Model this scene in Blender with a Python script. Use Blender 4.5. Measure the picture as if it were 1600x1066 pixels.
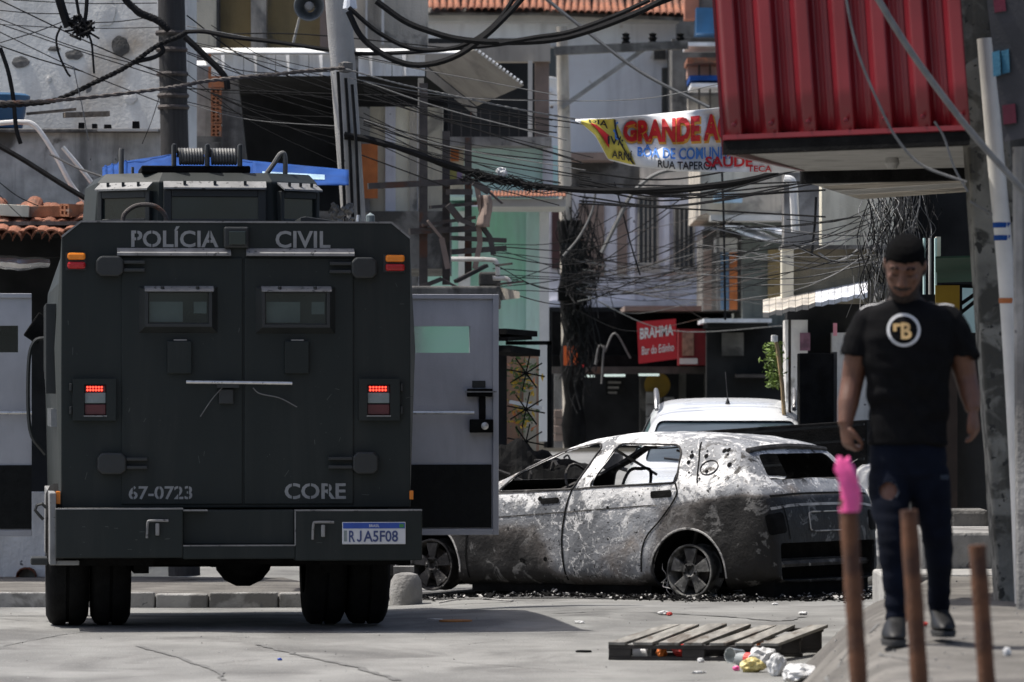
import bpy, bmesh, math, random
from mathutils import Vector, Matrix, Euler, noise as mnoise
from mathutils.bvhtree import BVHTree
R = math.radians
random.seed(7)
for o in list(bpy.data.objects): bpy.data.objects.remove(o)
SC = bpy.context.scene
COL = SC.collection

# ------------------------------------------------------------------ camera, sky, sun, exposure
CAM_H = 1.53
FPX = 8000.0            # focal length in photograph pixels (1600 wide)
HOR = 620.0             # horizon row in the photograph
cam_d = bpy.data.cameras.new('camera')
cam_d.sensor_width = 36.0
cam_d.lens = FPX / 1600.0 * 36.0
cam_d.shift_y = (HOR - 533.0) / 1600.0
cam_d.clip_start = 0.5
cam_d.clip_end = 500.0
cam_d.dof.use_dof = True
cam_d.dof.focus_distance = 36.5
cam_d.dof.aperture_fstop = 5.0
cam = bpy.data.objects.new('camera', cam_d)
COL.objects.link(cam)
cam.location = (0, 0, CAM_H)
cam.rotation_euler = (R(90), 0, 0)
SC.camera = cam

SUN_TO = Vector((-0.47, 0.13, 1.0)).normalized()
world = bpy.data.worlds.new('World')
SC.world = world
world.use_nodes = True
wn = world.node_tree
wn.nodes.clear()
w_out = wn.nodes.new('ShaderNodeOutputWorld')
w_bg = wn.nodes.new('ShaderNodeBackground')
w_sky = wn.nodes.new('ShaderNodeTexSky')
w_sky.sky_type = 'NISHITA'
w_sky.sun_disc = False
w_sky.sun_elevation = math.asin(SUN_TO.z)
w_sky.sun_rotation = math.atan2(SUN_TO.x, SUN_TO.y)
w_sky.dust_density = 3.5
w_sky.air_density = 0.8
w_sky.ozone_density = 0.6
w_bg.inputs['Strength'].default_value = 0.13
wn.links.new(w_sky.outputs[0], w_bg.inputs[0])
wn.links.new(w_bg.outputs[0], w_out.inputs[0])
sun_d = bpy.data.lights.new('sun', 'SUN')
sun_d.energy = 4.0
sun_d.angle = R(0.53)
sun_d.color = (1.0, 0.96, 0.90)
sun = bpy.data.objects.new('sun', sun_d)
COL.objects.link(sun)
sun.rotation_euler = SUN_TO.to_track_quat('Z', 'Y').to_euler()
SC.view_settings.view_transform = 'Standard'
SC.view_settings.look = 'None'
SC.view_settings.exposure = 0.38
SC.view_settings.gamma = 1.0
SC.view_settings.use_curve_mapping = False

# ------------------------------------------------------------------ helpers
def P(px, py, Y):
    """photograph pixel at distance Y -> world point"""
    return Vector(((px - 800.0) * Y / FPX, Y, CAM_H - (py - HOR) * Y / FPX))

def lerp(a, b, t): return a + (b - a) * t
def sstep(a, b, x):
    t = max(0.0, min(1.0, (x - a) / (b - a)))
    return t * t * (3 - 2 * t)
def interp(tab, x):
    if x <= tab[0][0]: return tab[0][1]
    for (x0, y0), (x1, y1) in zip(tab, tab[1:]):
        if x <= x1: return y0 + (y1 - y0) * (x - x0) / (x1 - x0)
    return tab[-1][1]
def spline(pts, n=8):
    pts = [Vector(p) for p in pts]
    if len(pts) < 3: return pts
    out = []
    q = [pts[0] * 2 - pts[1]] + pts + [pts[-1] * 2 - pts[-2]]
    for i in range(1, len(q) - 2):
        a, b, c, d = q[i - 1], q[i], q[i + 1], q[i + 2]
        for k in range(n):
            t = k / n
            out.append(0.5 * ((2 * b) + (c - a) * t + (2 * a - 5 * b + 4 * c - d) * t * t + (3 * b - a - 3 * c + d) * t ** 3))
    out.append(pts[-1])
    return out

def tag(o, label=None, cat=None, group=None, kind=None):
    if label: o['label'] = label
    if cat: o['category'] = cat
    if group: o['group'] = group
    if kind: o['kind'] = kind
    return o

def thing(name, label, cat, loc=(0, 0, 0), rotz=0.0, group=None):
    o = bpy.data.objects.new(name, None)
    o.empty_display_size = 0.2
    COL.objects.link(o)
    o.location = loc
    o.rotation_euler = (0, 0, rotz)
    return tag(o, label, cat, group)

def root_of(o):
    while o.parent: o = o.parent
    return o

def link_mesh(name, me, m=None, parent=None, world=False):
    o = bpy.data.objects.new(name, me)
    COL.objects.link(o)
    if m is not None and len(me.materials) == 0: me.materials.append(m)
    if parent is not None:
        o.parent = parent
        if world:
            off = root_of(parent).location
            me.transform(Matrix.Translation(-Vector(off)))
    return o

class MB:
    def __init__(self): self.v = []; self.f = []
    def add(self, vs, fs):
        b = len(self.v)
        self.v += [tuple(v) for v in vs]
        self.f += [tuple(i + b for i in f) for f in fs]
        return self
    def hexa(self, p):      # 8 points: bottom 4 ccw, top 4 ccw
        return self.add(p, [(0, 3, 2, 1), (4, 5, 6, 7), (0, 1, 5, 4), (1, 2, 6, 5), (2, 3, 7, 6), (3, 0, 4, 7)])
    def box(self, x0, x1, y0, y1, z0, z1):
        x0, x1 = min(x0, x1), max(x0, x1); y0, y1 = min(y0, y1), max(y0, y1); z0, z1 = min(z0, z1), max(z0, z1)
        return self.hexa([(x0, y0, z0), (x1, y0, z0), (x1, y1, z0), (x0, y1, z0), (x0, y0, z1), (x1, y0, z1), (x1, y1, z1), (x0, y1, z1)])
    def obox(self, c, s, rot=None):
        c = Vector(c); h = Vector(s) / 2
        pts = [Vector((sx * h.x, sy * h.y, sz * h.z)) for sz in (-1, 1) for sx, sy in ((-1, -1), (1, -1), (1, 1), (-1, 1))]
        if rot is not None:
            m = rot if isinstance(rot, Matrix) else Euler(rot).to_matrix()
            pts = [m @ p for p in pts]
        return self.hexa([c + p for p in pts])
    def pbox(self, px0, px1, py0, py1, Y, d):
        """box whose front covers a photograph rectangle at distance Y, d deep"""
        a = P(px0, py1, Y); b = P(px1, py0, Y)
        return self.box(a.x, b.x, Y, Y + d, a.z, b.z)
    def bar(self, p, q, w, h=None, up=(0, 0, 1)):
        p, q = Vector(p), Vector(q); h = h or w
        d = (q - p).normalized(); u = Vector(up)
        if abs(d.dot(u)) > .97: u = Vector((0, 1, 0))
        s = d.cross(u).normalized(); u = s.cross(d).normalized()
        s *= w / 2; u *= h / 2
        return self.hexa([p - s - u, p + s - u, q + s - u, q - s - u, p - s + u, p + s + u, q + s + u, q - s + u])
    def tube(self, pts, r, n=6, caps=True, closed=False):
        pts = [Vector(p) for p in pts]; m = len(pts)
        rs = r if isinstance(r, (list, tuple)) else [r] * m
        b = len(self.v); up = None
        for i, p in enumerate(pts):
            if closed: d = pts[(i + 1) % m] - pts[i - 1]
            else: d = pts[min(i + 1, m - 1)] - pts[max(i - 1, 0)]
            if d.length < 1e-9: d = Vector((0, 0, 1))
            d.normalize()
            if up is None:
                up = Vector((0, 0, 1)) if abs(d.z) < .9 else Vector((0, 1, 0))
            s = d.cross(up)
            if s.length < 1e-4: s = d.cross(Vector((1, 0.3, 0)))
            s.normalize(); up = s.cross(d).normalized()
            for k in range(n):
                a = 2 * math.pi * k / n
                self.v.append(tuple(p + s * (rs[i] * math.cos(a)) + up * (rs[i] * math.sin(a))))
        for i in range(m if closed else m - 1):
            i2 = (i + 1) % m
            for k in range(n):
                k2 = (k + 1) % n
                self.f.append((b + i * n + k, b + i * n + k2, b + i2 * n + k2, b + i2 * n + k))
        if caps and not closed:
            self.f.append(tuple(b + k for k in range(n))[::-1])
            self.f.append(tuple(b + (m - 1) * n + k for k in range(n)))
        return self
    def prism(self, poly, axis, a, c):
        """2-D polygon extruded along an axis ('x': poly is y,z; 'y': x,z; 'z': x,y)"""
        def mk(u, v, w): return {'x': (w, u, v), 'y': (u, w, v), 'z': (u, v, w)}[axis]
        n = len(poly)
        vs = [mk(u, v, a) for u, v in poly] + [mk(u, v, c) for u, v in poly]
        fs = [tuple(range(n))[::-1], tuple(range(n, 2 * n))] + [(i, (i + 1) % n, n + (i + 1) % n, n + i) for i in range(n)]
        return self.add(vs, fs)
    def lathe(self, prof, c, axis='z', n=24):
        """profile (radius, along) turned about an axis through c"""
        c = Vector(c); b = len(self.v); m = len(prof)
        for r, h in prof:
            for k in range(n):
                a = 2 * math.pi * k / n
                u, v = r * math.cos(a), r * math.sin(a)
                p = {'z': (u, v, h), 'y': (u, h, v), 'x': (h, u, v)}[axis]
                self.v.append(tuple(c + Vector(p)))
        for i in range(m - 1):
            for k in range(n):
                k2 = (k + 1) % n
                self.f.append((b + i * n + k, b + i * n + k2, b + (i + 1) * n + k2, b + (i + 1) * n + k))
        return self
    def grid(self, fn, nu, nv):
        b = len(self.v)
        for j in range(nv + 1):
            for i in range(nu + 1): self.v.append(tuple(fn(i / nu, j / nv)))
        for j in range(nv):
            for i in range(nu):
                a = b + j * (nu + 1) + i
                self.f.append((a, a + 1, a + nu + 2, a + nu + 1))
        return self
    def rings(self, rs, n=20, caps=True, pw=2.0):
        """horizontal (super)elliptic rings: (cx, cy, cz, rx, ry)"""
        b = len(self.v)
        for cx, cy, cz, rx, ry in rs:
            for k in range(n):
                a = 2 * math.pi * k / n
                ca, sa = math.cos(a), math.sin(a)
                e = 2.0 / pw
                self.v.append((cx + rx * math.copysign(abs(ca) ** e, ca), cy + ry * math.copysign(abs(sa) ** e, sa), cz))
        for i in range(len(rs) - 1):
            for k in range(n):
                k2 = (k + 1) % n
                self.f.append((b + i * n + k, b + i * n + k2, b + (i + 1) * n + k2, b + (i + 1) * n + k))
        if caps:
            self.f.append(tuple(b + k for k in range(n))[::-1])
            self.f.append(tuple(b + (len(rs) - 1) * n + k for k in range(n)))
        return self
    def xf(self, m):
        self.v = [tuple(m @ Vector(v)) for v in self.v]; return self
    def mesh(self, name, fix=True):
        me = bpy.data.meshes.new(name)
        me.from_pydata(self.v, [], self.f)
        if fix:
            bm = bmesh.new(); bm.from_mesh(me)
            bmesh.ops.recalc_face_normals(bm, faces=bm.faces)
            bm.to_mesh(me); bm.free()
        me.update()
        return me
    def build(self, name, m, parent=None, world=False, smooth=False, bevel=0.0, fix=True, ang=35):
        me = self.mesh(name, fix)
        o = link_mesh(name, me, m, parent, world)
        if smooth:
            me.polygons.foreach_set('use_smooth', [True] * len(me.polygons))
            me.set_sharp_from_angle(angle=R(ang))
        if bevel > 0:
            md = o.modifiers.new('bevel', 'BEVEL'); md.width = bevel; md.segments = 2
            md.limit_method = 'ANGLE'; md.angle_limit = R(40)
        return o

def evaluated(o, name):
    """mesh of an object with its modifiers applied; the object is removed"""
    dg = bpy.context.evaluated_depsgraph_get()
    me = bpy.data.meshes.new_from_object(o.evaluated_get(dg))
    me.name = name
    old = o.data
    bpy.data.objects.remove(o)
    if old.users == 0: bpy.data.meshes.remove(old)
    return me

def copy_thing(o, parent=None):
    c = o.copy(); COL.objects.link(c); c.parent = parent
    for ch in list(o.children): copy_thing(ch, c)
    return c

def text2d(s, w, h, bold=0.0, slots=()):
    """lettering fitted into a w x h box: (verts2d, faces); slots: indices of letters with a stencil gap"""
    cu = bpy.data.curves.new('t', 'FONT'); cu.body = s; cu.offset = bold; cu.resolution_u = 3
    o = bpy.data.objects.new('t', cu); COL.objects.link(o)
    dg = bpy.context.evaluated_depsgraph_get(); dg.update()
    me = bpy.data.meshes.new_from_object(o.evaluated_get(dg))
    bpy.data.objects.remove(o); bpy.data.curves.remove(cu)
    bm = bmesh.new(); bm.from_mesh(me); bpy.data.meshes.remove(me)
    bmesh.ops.remove_doubles(bm, verts=bm.verts, dist=1e-5)
    if slots:
        seen = set(); isl = []
        for v in bm.verts:
            if v in seen: continue
            st = [v]; comp = set()
            while st:
                q = st.pop()
                if q in comp: continue
                comp.add(q); st += [e.other_vert(q) for e in q.link_edges]
            seen |= comp
            xs = [q.co.x for q in comp]; ys = [q.co.y for q in comp]
            if max(ys) - min(ys) > .35: isl.append((min(xs), max(xs), comp))
        isl.sort(key=lambda t: t[0])
        cuts = [((a + b) / 2) for i, (a, b, c) in enumerate(isl) if i in slots]
        for cx in cuts:
            for dx in (-.025, .025):
                bmesh.ops.bisect_plane(bm, geom=bm.verts[:] + bm.edges[:] + bm.faces[:], plane_co=(cx + dx, 0, 0), plane_no=(1, 0, 0))
            dead = [f for f in bm.faces if abs(f.calc_center_median().x - cx) < .024]
            bmesh.ops.delete(bm, geom=dead, context='FACES')
    bmesh.ops.triangulate(bm, faces=bm.faces)
    bm.verts.ensure_lookup_table(); bm.verts.index_update()
    vs = [(v.co.x, v.co.y) for v in bm.verts]; fs = [tuple(v.index for v in f.verts) for f in bm.faces]
    bm.free()
    x0 = min(v[0] for v in vs); x1 = max(v[0] for v in vs); y0 = min(v[1] for v in vs); y1 = max(v[1] for v in vs)
    vs = [((x - x0) / (x1 - x0) * w, (y - y0) / (y1 - y0) * h) for x, y in vs]
    return vs, fs

def lettering(name, s, w, h, fn, m, parent, world=False, bold=0.0, slots=()):
    vs, fs = text2d(s, w, h, bold, slots)
    mb = MB(); mb.add([fn(u, v) for u, v in vs], fs)
    return mb.build(name, m, parent, world, fix=False)

# ------------------------------------------------------------------ materials
MATS = {}
def mat(name, col, rough=.7, metal=0.0, var=.22, scale=5.0, bump=.12, bscale=70.0, second=None, s_at=.58, s_soft=.05, s_scale=2.0,
        streak=None, k_amt=.6, spots=None, sp_at=.66, sp_scale=30.0, spec=.5, emit=None, e_str=1.0, coat=0.0, alpha=None, trans=0.0, stretch=(1, 1, 1)):
    if name in MATS: return MATS[name]
    m = bpy.data.materials.new(name); m.use_nodes = True
    nt = m.node_tree; N = nt.nodes; L = nt.links
    b = N['Principled BSDF']
    b.inputs['Roughness'].default_value = rough
    b.inputs['Metallic'].default_value = metal
    b.inputs['Specular IOR Level'].default_value = spec
    b.inputs['Coat Weight'].default_value = coat
    tc = N.new('ShaderNodeTexCoord')
    mp = N.new('ShaderNodeMapping'); mp.inputs['Scale'].default_value = stretch
    L.new(tc.outputs['Object'], mp.inputs['Vector'])
    def nz(sc, det=6, dist=0.0, vec=None, ro=.55):
        n = N.new('ShaderNodeTexNoise'); n.inputs['Scale'].default_value = sc; n.inputs['Detail'].default_value = det
        n.inputs['Roughness'].default_value = ro; n.inputs['Distortion'].default_value = dist
        L.new(vec or mp.outputs[0], n.inputs['Vector']); return n.outputs['Fac']
    def ramp(src, a, c):
        r = N.new('ShaderNodeMapRange'); r.inputs['From Min'].default_value = a; r.inputs['From Max'].default_value = c
        r.interpolation_type = 'SMOOTHSTEP'
        L.new(src, r.inputs['Value']); return r.outputs[0]
    def mix(fac, c1, c2):
        x = N.new('ShaderNodeMix'); x.data_type = 'RGBA'
        if isinstance(fac, float): x.inputs[0].default_value = fac
        else: L.new(fac, x.inputs[0])
        for i, c in ((6, c1), (7, c2)):
            if hasattr(c, 'links'): L.new(c, x.inputs[i])
            else: x.inputs[i].default_value = (*c, 1)
        return x.outputs[2]
    col = tuple(col)
    base = nz(scale, 8)
    c = mix(ramp(base, .3, .7), tuple(max(0, k * (1 - var)) for k in col), tuple(min(1, k * (1 + var)) for k in col))
    if second: c = mix(ramp(nz(s_scale, 9, .6), s_at - s_soft, s_at + s_soft), c, second)
    if streak:
        mp2 = N.new('ShaderNodeMapping'); mp2.inputs['Scale'].default_value = (2.6, 2.6, .28)
        L.new(tc.outputs['Object'], mp2.inputs['Vector'])
        r = ramp(nz(1.6, 8, .4, mp2.outputs[0], .65), .46, .72)
        mu = N.new('ShaderNodeMath'); mu.operation = 'MULTIPLY'; mu.inputs[1].default_value = k_amt
        L.new(r, mu.inputs[0]); c = mix(mu.outputs[0], c, streak)
    if spots: c = mix(ramp(nz(sp_scale, 3, 0, None, .5), sp_at, sp_at + .03), c, spots)
    L.new(c, b.inputs['Base Color'])
    if bump > 0:
        bp = N.new('ShaderNodeBump'); bp.inputs['Strength'].default_value = min(1, bump * 2); bp.inputs['Distance'].default_value = .01
        L.new(nz(bscale, 6), bp.inputs['Height']); L.new(bp.outputs[0], b.inputs['Normal'])
    rr = N.new('ShaderNodeMapRange'); rr.inputs['To Min'].default_value = max(.02, rough - .12); rr.inputs['To Max'].default_value = min(1, rough + .12)
    L.new(base, rr.inputs['Value']); L.new(rr.outputs[0], b.inputs['Roughness'])
    if emit:
        b.inputs['Emission Color'].default_value = (*emit, 1); b.inputs['Emission Strength'].default_value = e_str
    if trans: b.inputs['Transmission Weight'].default_value = trans
    if alpha is not None: b.inputs['Alpha'].default_value = alpha
    MATS[name] = m
    return m
# ------------------------------------------------------------------ material palette
m_road = mat('road_concrete', (.212, .212, .202), .9, var=.22, scale=1.3, bump=.35, bscale=55, second=(.125, .124, .119), s_at=.585, s_soft=.10, s_scale=1.1, streak=(.16, .155, .148), k_amt=.5, spots=(.30, .30, .29), sp_at=.66, sp_scale=70, spec=.2, stretch=(1, .55, 1))
m_walk = mat('pavement_concrete', (.145, .137, .124), .9, var=.28, scale=2.2, bump=.5, bscale=30, second=(.105, .098, .09), s_at=.54, s_soft=.07, s_scale=1.4, spots=(.07, .068, .064), sp_at=.66, sp_scale=22, spec=.2)
m_kerb = mat('kerb_stone', (.33, .325, .31), .85, var=.18, scale=4, bump=.4, bscale=40, second=(.18, .175, .165), s_at=.56, s_scale=3, spots=(.15, .15, .15), sp_at=.68, sp_scale=18)
m_conc = mat('rough_concrete', (.27, .265, .255), .92, var=.25, scale=3, bump=.5, bscale=35, second=(.15, .145, .14), s_at=.56, s_soft=.08, s_scale=1.6, streak=(.06, .06, .058), k_amt=.7, spots=(.10, .10, .1), sp_at=.67, sp_scale=16)
m_concdk = mat('grimy_concrete', (.16, .155, .145), .92, var=.3, scale=3, bump=.6, bscale=30, second=(.06, .058, .054), s_at=.53, s_soft=.06, s_scale=2.2, streak=(.03, .03, .03), k_amt=.7)
m_black = mat('soot_black', (.009, .009, .009), .95, spec=.08, var=.4, scale=8, bump=.3)
m_dark = mat('dark_interior', (.02, .021, .022), .9, spec=.15, var=.4, scale=2, bump=.1)  # near-black tone carries the shade of open rooms and recesses
m_wire = mat('cable_rubber', (.014, .014, .0145), .85, var=.3, spec=.15, scale=12, bump=.1)
m_wirel = mat('cable_grey', (.15, .15, .145), .6, var=.2, scale=12, bump=.1)
m_wirew = mat('hose_white', (.72, .71, .68), .5, var=.1, scale=8, bump=.05)
m_rustred = mat('rusty_iron', (.115, .047, .021), .82, var=.35, scale=9, bump=.5, bscale=90, second=(.06, .024, .013), s_at=.55, s_soft=.08, s_scale=6, streak=(.20, .085, .03), k_amt=.5)
m_wood = mat('weathered_wood', (.20, .165, .13), .85, var=.3, scale=4, bump=.4, bscale=50, stretch=(6, 1, 6), second=(.10, .085, .07), s_at=.6, s_scale=2)
m_steel = mat('old_steel', (.075, .065, .06), .7, .3, var=.35, scale=6, bump=.3, second=(.11, .05, .03), s_at=.6, s_scale=3)
m_white = mat('white_paint', (.74, .74, .72), .6, var=.08, scale=3, bump=.1, second=(.55, .54, .5), s_at=.62, s_scale=2)
m_pvc = mat('white_pipe', (.62, .60, .56), .5, var=.1, scale=4, bump=.05, streak=(.25, .2, .15), k_amt=.5)

# ------------------------------------------------------------------ road
def road_z(x, y):
    left = -.13 * sstep(34.2, 40.0, y)
    right = -.05 * sstep(35.0, 40.0, y)
    t = sstep(-1.6, .6, x)
    z = lerp(left, right, t)
    z += -.06 * sstep(42, 50, y)
    z += .012 * (mnoise.noise(Vector((x * .6, y * .35, 0))) ) * sstep(24, 30, y)
    return z
def axis(bps):
    out = []
    for (a, s), (b, _) in zip(bps, bps[1:]):
        n = max(1, round((b - a) / s)); out += [a + (b - a) * i / n for i in range(n)]
    return out + [bps[-1][0]]
def ground_grid(xs, ys, zf):
    mb = MB(); nx = len(xs)
    for y in ys:
        for x in xs: mb.v.append((x, y, zf(x, y)))
    for j in range(len(ys) - 1):
        for i in range(nx - 1):
            a = j * nx + i; mb.f.append((a, a + 1, a + nx + 1, a + nx))
    return mb
xs = axis([(-90, 20), (-8, 1), (-5, .25), (5, .25), (8, 1), (90, 1)])
xs = axis([(-90, 20), (-8, .5), (8, 20), (90, 1)])
ys = axis([(-40, 10), (16, 1), (24, .3), (46, 1), (60, 6), (150, 1)])
tag(ground_grid(xs, ys, road_z).build('road', m_road, smooth=True, fix=False), 'pale dusty concrete street surface', 'road', kind='structure')

# raised pavement on the right with a broken ramped edge
def edge_x(y): return interp([(5, .62), (16, .86), (20.5, 1.05), (25, 1.36), (29, 1.68), (31, 2.02), (34, 2.5), (38, 3.3)], y)
def walk_z(x, y):
    e = edge_x(y) + .06 * mnoise.noise(Vector((y * 1.7, 3.1, 0))) + .035 * mnoise.noise(Vector((y * 6, 9, 0)))
    top = .44 + .02 * mnoise.noise(Vector((x * .9, y * .6, 4))) + .012 * mnoise.noise(Vector((x * 3, y * 2.0, 1)))
    top -= .06 * sstep(26, 32, y)
    t = sstep(-.20, .50, x - e)
    return lerp(-.05, top, t)
xs2 = axis([(.3, .05), (3.4, .4), (9, 1)])
ys2 = axis([(4, 2), (18, .12), (36, .2), (38, 1)])
tag(ground_grid(xs2, ys2, walk_z).build('sidewalk_right', m_walk, smooth=True, fix=False), 'raised worn concrete pavement with ramped edge', 'sidewalk', kind='structure')

# left pavement slab behind the kerb
mb = MB()
poly = [(-12, 40.42), (-1.02, 40.42), (-1.2, 40.9), (-2.0, 44.6), (-12, 46.5)]
mb.prism(poly, 'z', -.3, -.045)
tag(mb.build('sidewalk_left', m_walk), 'low concrete pavement behind the kerb stones', 'sidewalk', kind='structure')

# kerb stones: each a stone of its own
kerb = thing('kerb', 'row of pale kerb stones running behind the armoured truck', 'kerb', (-3, 40.3, -.13))
random.seed(11)
x = -7.4
for i in range(12):
    w = random.choice((.42, .55, .62, .7))
    if x + w > -1.0: w = -1.0 - x
    if w < .1: break
    mb = MB()
    h = -.012 + random.uniform(-.012, .008)
    mb.hexa([(x + .006, 40.3, -.4), (x + w - .006, 40.3, -.4), (x + w - .006, 40.416, -.4), (x + .006, 40.416, -.4),
             (x + .006, 40.315, h), (x + w - .006, 40.315, h + random.uniform(-.006, .006)), (x + w - .006, 40.416, h), (x + .006, 40.416, h)])
    mb.build('stone', m_kerb, kerb, True, bevel=.012)
    x += w
# rounded end stone of the kerb by the truck's right wheel
mb = MB()
c = P(634, 925, 40.25)
mb.lathe([(0, -.13), (.125, -.13), (.13, .0), (.12, .1), (.09, .15), (.04, .165), (0, .167)], (c.x, 40.36, -.02), 'z', 18)
mb.box(c.x - .1, c.x + .06, 40.36, 40.6, -.2, .19)
tag(mb.build('kerb_end_stone', m_conc, smooth=True), 'rounded concrete stone stump right of the truck wheels', 'stone')
# ------------------------------------------------------------------ armoured police truck (local: x right, y forward, z up; origin at the rear on the ground)
m_truck = mat('truck_paint', (.0165, .0215, .0205), .55, var=.10, scale=2.0, bump=.05, bscale=160, streak=(.030, .034, .032), k_amt=.6, spots=(.04, .042, .04), sp_at=.735, sp_scale=26, spec=.25)
m_trim = mat('truck_trim', (.019, .022, .022), .5, var=.15, scale=4, bump=.08)
m_edge = mat('truck_lit_edge', (.22, .22, .215), .6, var=.2, scale=8, bump=.1, spots=(.08, .08, .08), sp_at=.62, sp_scale=30)  # pale grey puts sunlight on truck edges; hooks and skirt share it
m_tyre = mat('tyre_rubber', (.009, .009, .009), .9, spec=.12, var=.3, scale=10, bump=.3)
m_rimg = mat('rim_grey', (.12, .12, .115), .6, .3, var=.2, scale=8)
m_letter = mat('stencil_grey', (.26, .27, .27), .7, var=.12, scale=20, bump=.05)
m_glassd = mat('armoured_glass', (.02, .03, .028), .08, var=.2, scale=2, bump=0, spec=.8)
m_glassp = mat('inner_glass', (.06, .085, .08), .15, var=.15, scale=3, bump=0, spec=.6)
m_amber = mat('amber_lens', (.85, .25, .02), .25, var=.08, scale=10, bump=.05)
m_red = mat('red_lens', (.42, .012, .015), .25, var=.1, scale=10, bump=.05)
m_redd = mat('dark_red_lens', (.10, .02, .022), .35, var=.1, scale=10, bump=.05)
m_clear = mat('clear_lens', (.20, .24, .24), .25, var=.1, scale=10, bump=.05)
m_led = mat('lit_led', (.9, .05, .03), .3, var=.05, bump=0, emit=(1, .04, .02), e_str=4.0)
m_door = mat('door_grey', (.42, .425, .45), .6, var=.10, scale=2.5, bump=.05, streak=(.3, .3, .315), k_amt=.5, spots=(.4, .4, .42), sp_at=.76, sp_scale=14)
m_tread = mat('tread_black', (.010, .011, .011), .55, spec=.15, var=.2, scale=20, bump=.1)
m_chrome = mat('worn_chrome', (.62, .62, .60), .3, .7, var=.15, scale=20, bump=.05)
m_plate = mat('plate_white', (.60, .61, .63), .5, var=.05, scale=10, bump=.02)
m_pblue = mat('plate_blue', (.02, .07, .35), .5, var=.08, scale=10, bump=.02)
m_ptext = mat('plate_letter', (.04, .06, .17), .5, var=.1, scale=10, bump=0)

YAW = math.atan2(.56, 5.4)
truck = thing('armoured_truck', 'dark green-grey armoured police truck seen from behind, POLÍCIA CIVIL on its rear', 'truck', (-1.80, 33.6, 0), YAW)
def tx(px): return (px - 371.0) / 238.0
def tz(py): return (985.0 - py) / 238.0
def tb(mb, px0, px1, py0, py1, y0, y1): return mb.box(tx(px0), tx(px1), y0, y1, tz(py1), tz(py0))
def loft(mb, secs):
    """closed sections (lists of points of equal length) joined, ends capped"""
    n = len(secs[0]); b = len(mb.v)
    for s in secs: mb.v += [tuple(p) for p in s]
    for i in range(len(secs) - 1):
        for k in range(n):
            k2 = (k + 1) % n
            mb.f.append((b + i * n + k, b + i * n + k2, b + (i + 1) * n + k2, b + (i + 1) * n + k))
    mb.f.append(tuple(b + k for k in range(n))[::-1]); mb.f.append(tuple(b + (len(secs) - 1) * n + k for k in range(n)))
    return mb
# hull: angular armoured body
def hsec(y, top, roofw, shoulder_z, wid, low):
    return [(-wid, y, low), (-wid - .02, y, 1.78), (-wid, y, shoulder_z), (-roofw, y, top), (roofw, y, top), (wid, y, shoulder_z), (wid + .02, y, 1.78), (wid, y, low)]
zt, zs = tz(348), tz(373)
mb = MB()
s0 = [(tx(96), 0, .80), (tx(96), 0, 1.78), (tx(97), 0, zs), (tx(127), 0, zt), (tx(612), 0, zt), (tx(641), 0, zs), (tx(642), 0, 1.78), (tx(642), 0, .80)]
s0b = [(x * 1.0, .035, z) for x, y, z in s0]
s1 = [(-1.155, .25, .80), (-1.19, .25, 1.85), (-1.165, .25, 2.28), (-1.03, .25, zt), (1.03, .25, zt), (1.165, .25, 2.28), (1.19, .25, 1.85), (1.155, .25, .80)]
s2 = [(x * 1.02, 4.1, z) for x, y, z in s1]
s3 = [(-1.18, 4.75, .80), (-1.2, 4.75, 1.7), (-1.14, 4.75, 1.86), (-.95, 4.75, 1.95), (.95, 4.75, 1.95), (1.14, 4.75, 1.86), (1.2, 4.75, 1.7), (1.18, 4.75, .80)]
s4 = [(-1.1, 5.95, .72), (-1.12, 5.95, 1.3), (-1.05, 5.95, 1.5), (-.85, 5.95, 1.6), (.85, 5.95, 1.6), (1.05, 5.95, 1.5), (1.12, 5.95, 1.3), (1.1, 5.95, .72)]
loft(mb, [s0, s0b, s1, s2, s3, s4])
body = mb.build('body', m_truck, truck, bevel=.008)
# seams, top rim coloured as sunlit
mb = MB()
for a, b_ in (((127, 348), (612, 348)), ((97, 372), (127, 348)), ((612, 348), (641, 372))):
    p = Vector((tx(a[0]), -.002, tz(a[1]))); q = Vector((tx(b_[0]), -.002, tz(b_[1])))
    mb.bar(p, q, .012, .012)
mb.build('lit_rim', m_edge, body)
for (a, b_) in ((190, 378.5), (381.5, 552)):
    mb = MB(); tb(mb, a, b_, 404, 789, -.014, .01)
    d = mb.build('rear_door', m_truck, truck, bevel=.006)
# header ledge (rain gutter) under the lettering
for a, b_ in ((183, 360), (384, 553)):
    mb = MB()
    mb.prism([(-.0, tz(389)), (-.012, tz(390)), (-.055, tz(397)), (-.055, tz(401)), (0, tz(401))], 'x', tx(a), tx(b_))
    mb.build('gutter', m_edge, body)
# hinges
def hinge(px0, px1, arm0, arm1, py0, py1):
    mb = MB(); w = tx(px1) - tx(px0); h = tz(py0) - tz(py1); c = .03
    x0, x1, z0, z1 = tx(px0), tx(px1), tz(py1), tz(py0)
    mb.prism([(x0 + c, z0), (x1 - c, z0), (x1, z0 + c), (x1, z1 - c), (x1 - c, z1), (x0 + c, z1), (x0, z1 - c), (x0, z0 + c)], 'y', -.075, 0)
    o = mb.build('hinge', m_trim, truck, bevel=.012)
    for k in (.30, .68):
        mb = MB(); zc = lerp(py0, py1, k)
        tb(mb, arm0, arm1, zc - 2.6, zc + 2.6, -.06, -.012); mb.build('hinge_arm', m_trim, o, bevel=.004)
hinge(150, 193, 193, 226, 402, 434); hinge(548, 588, 514, 548, 403, 436)
hinge(152, 197, 197, 230, 708, 742); hinge(550, 590, 512, 550, 707, 742)
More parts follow.
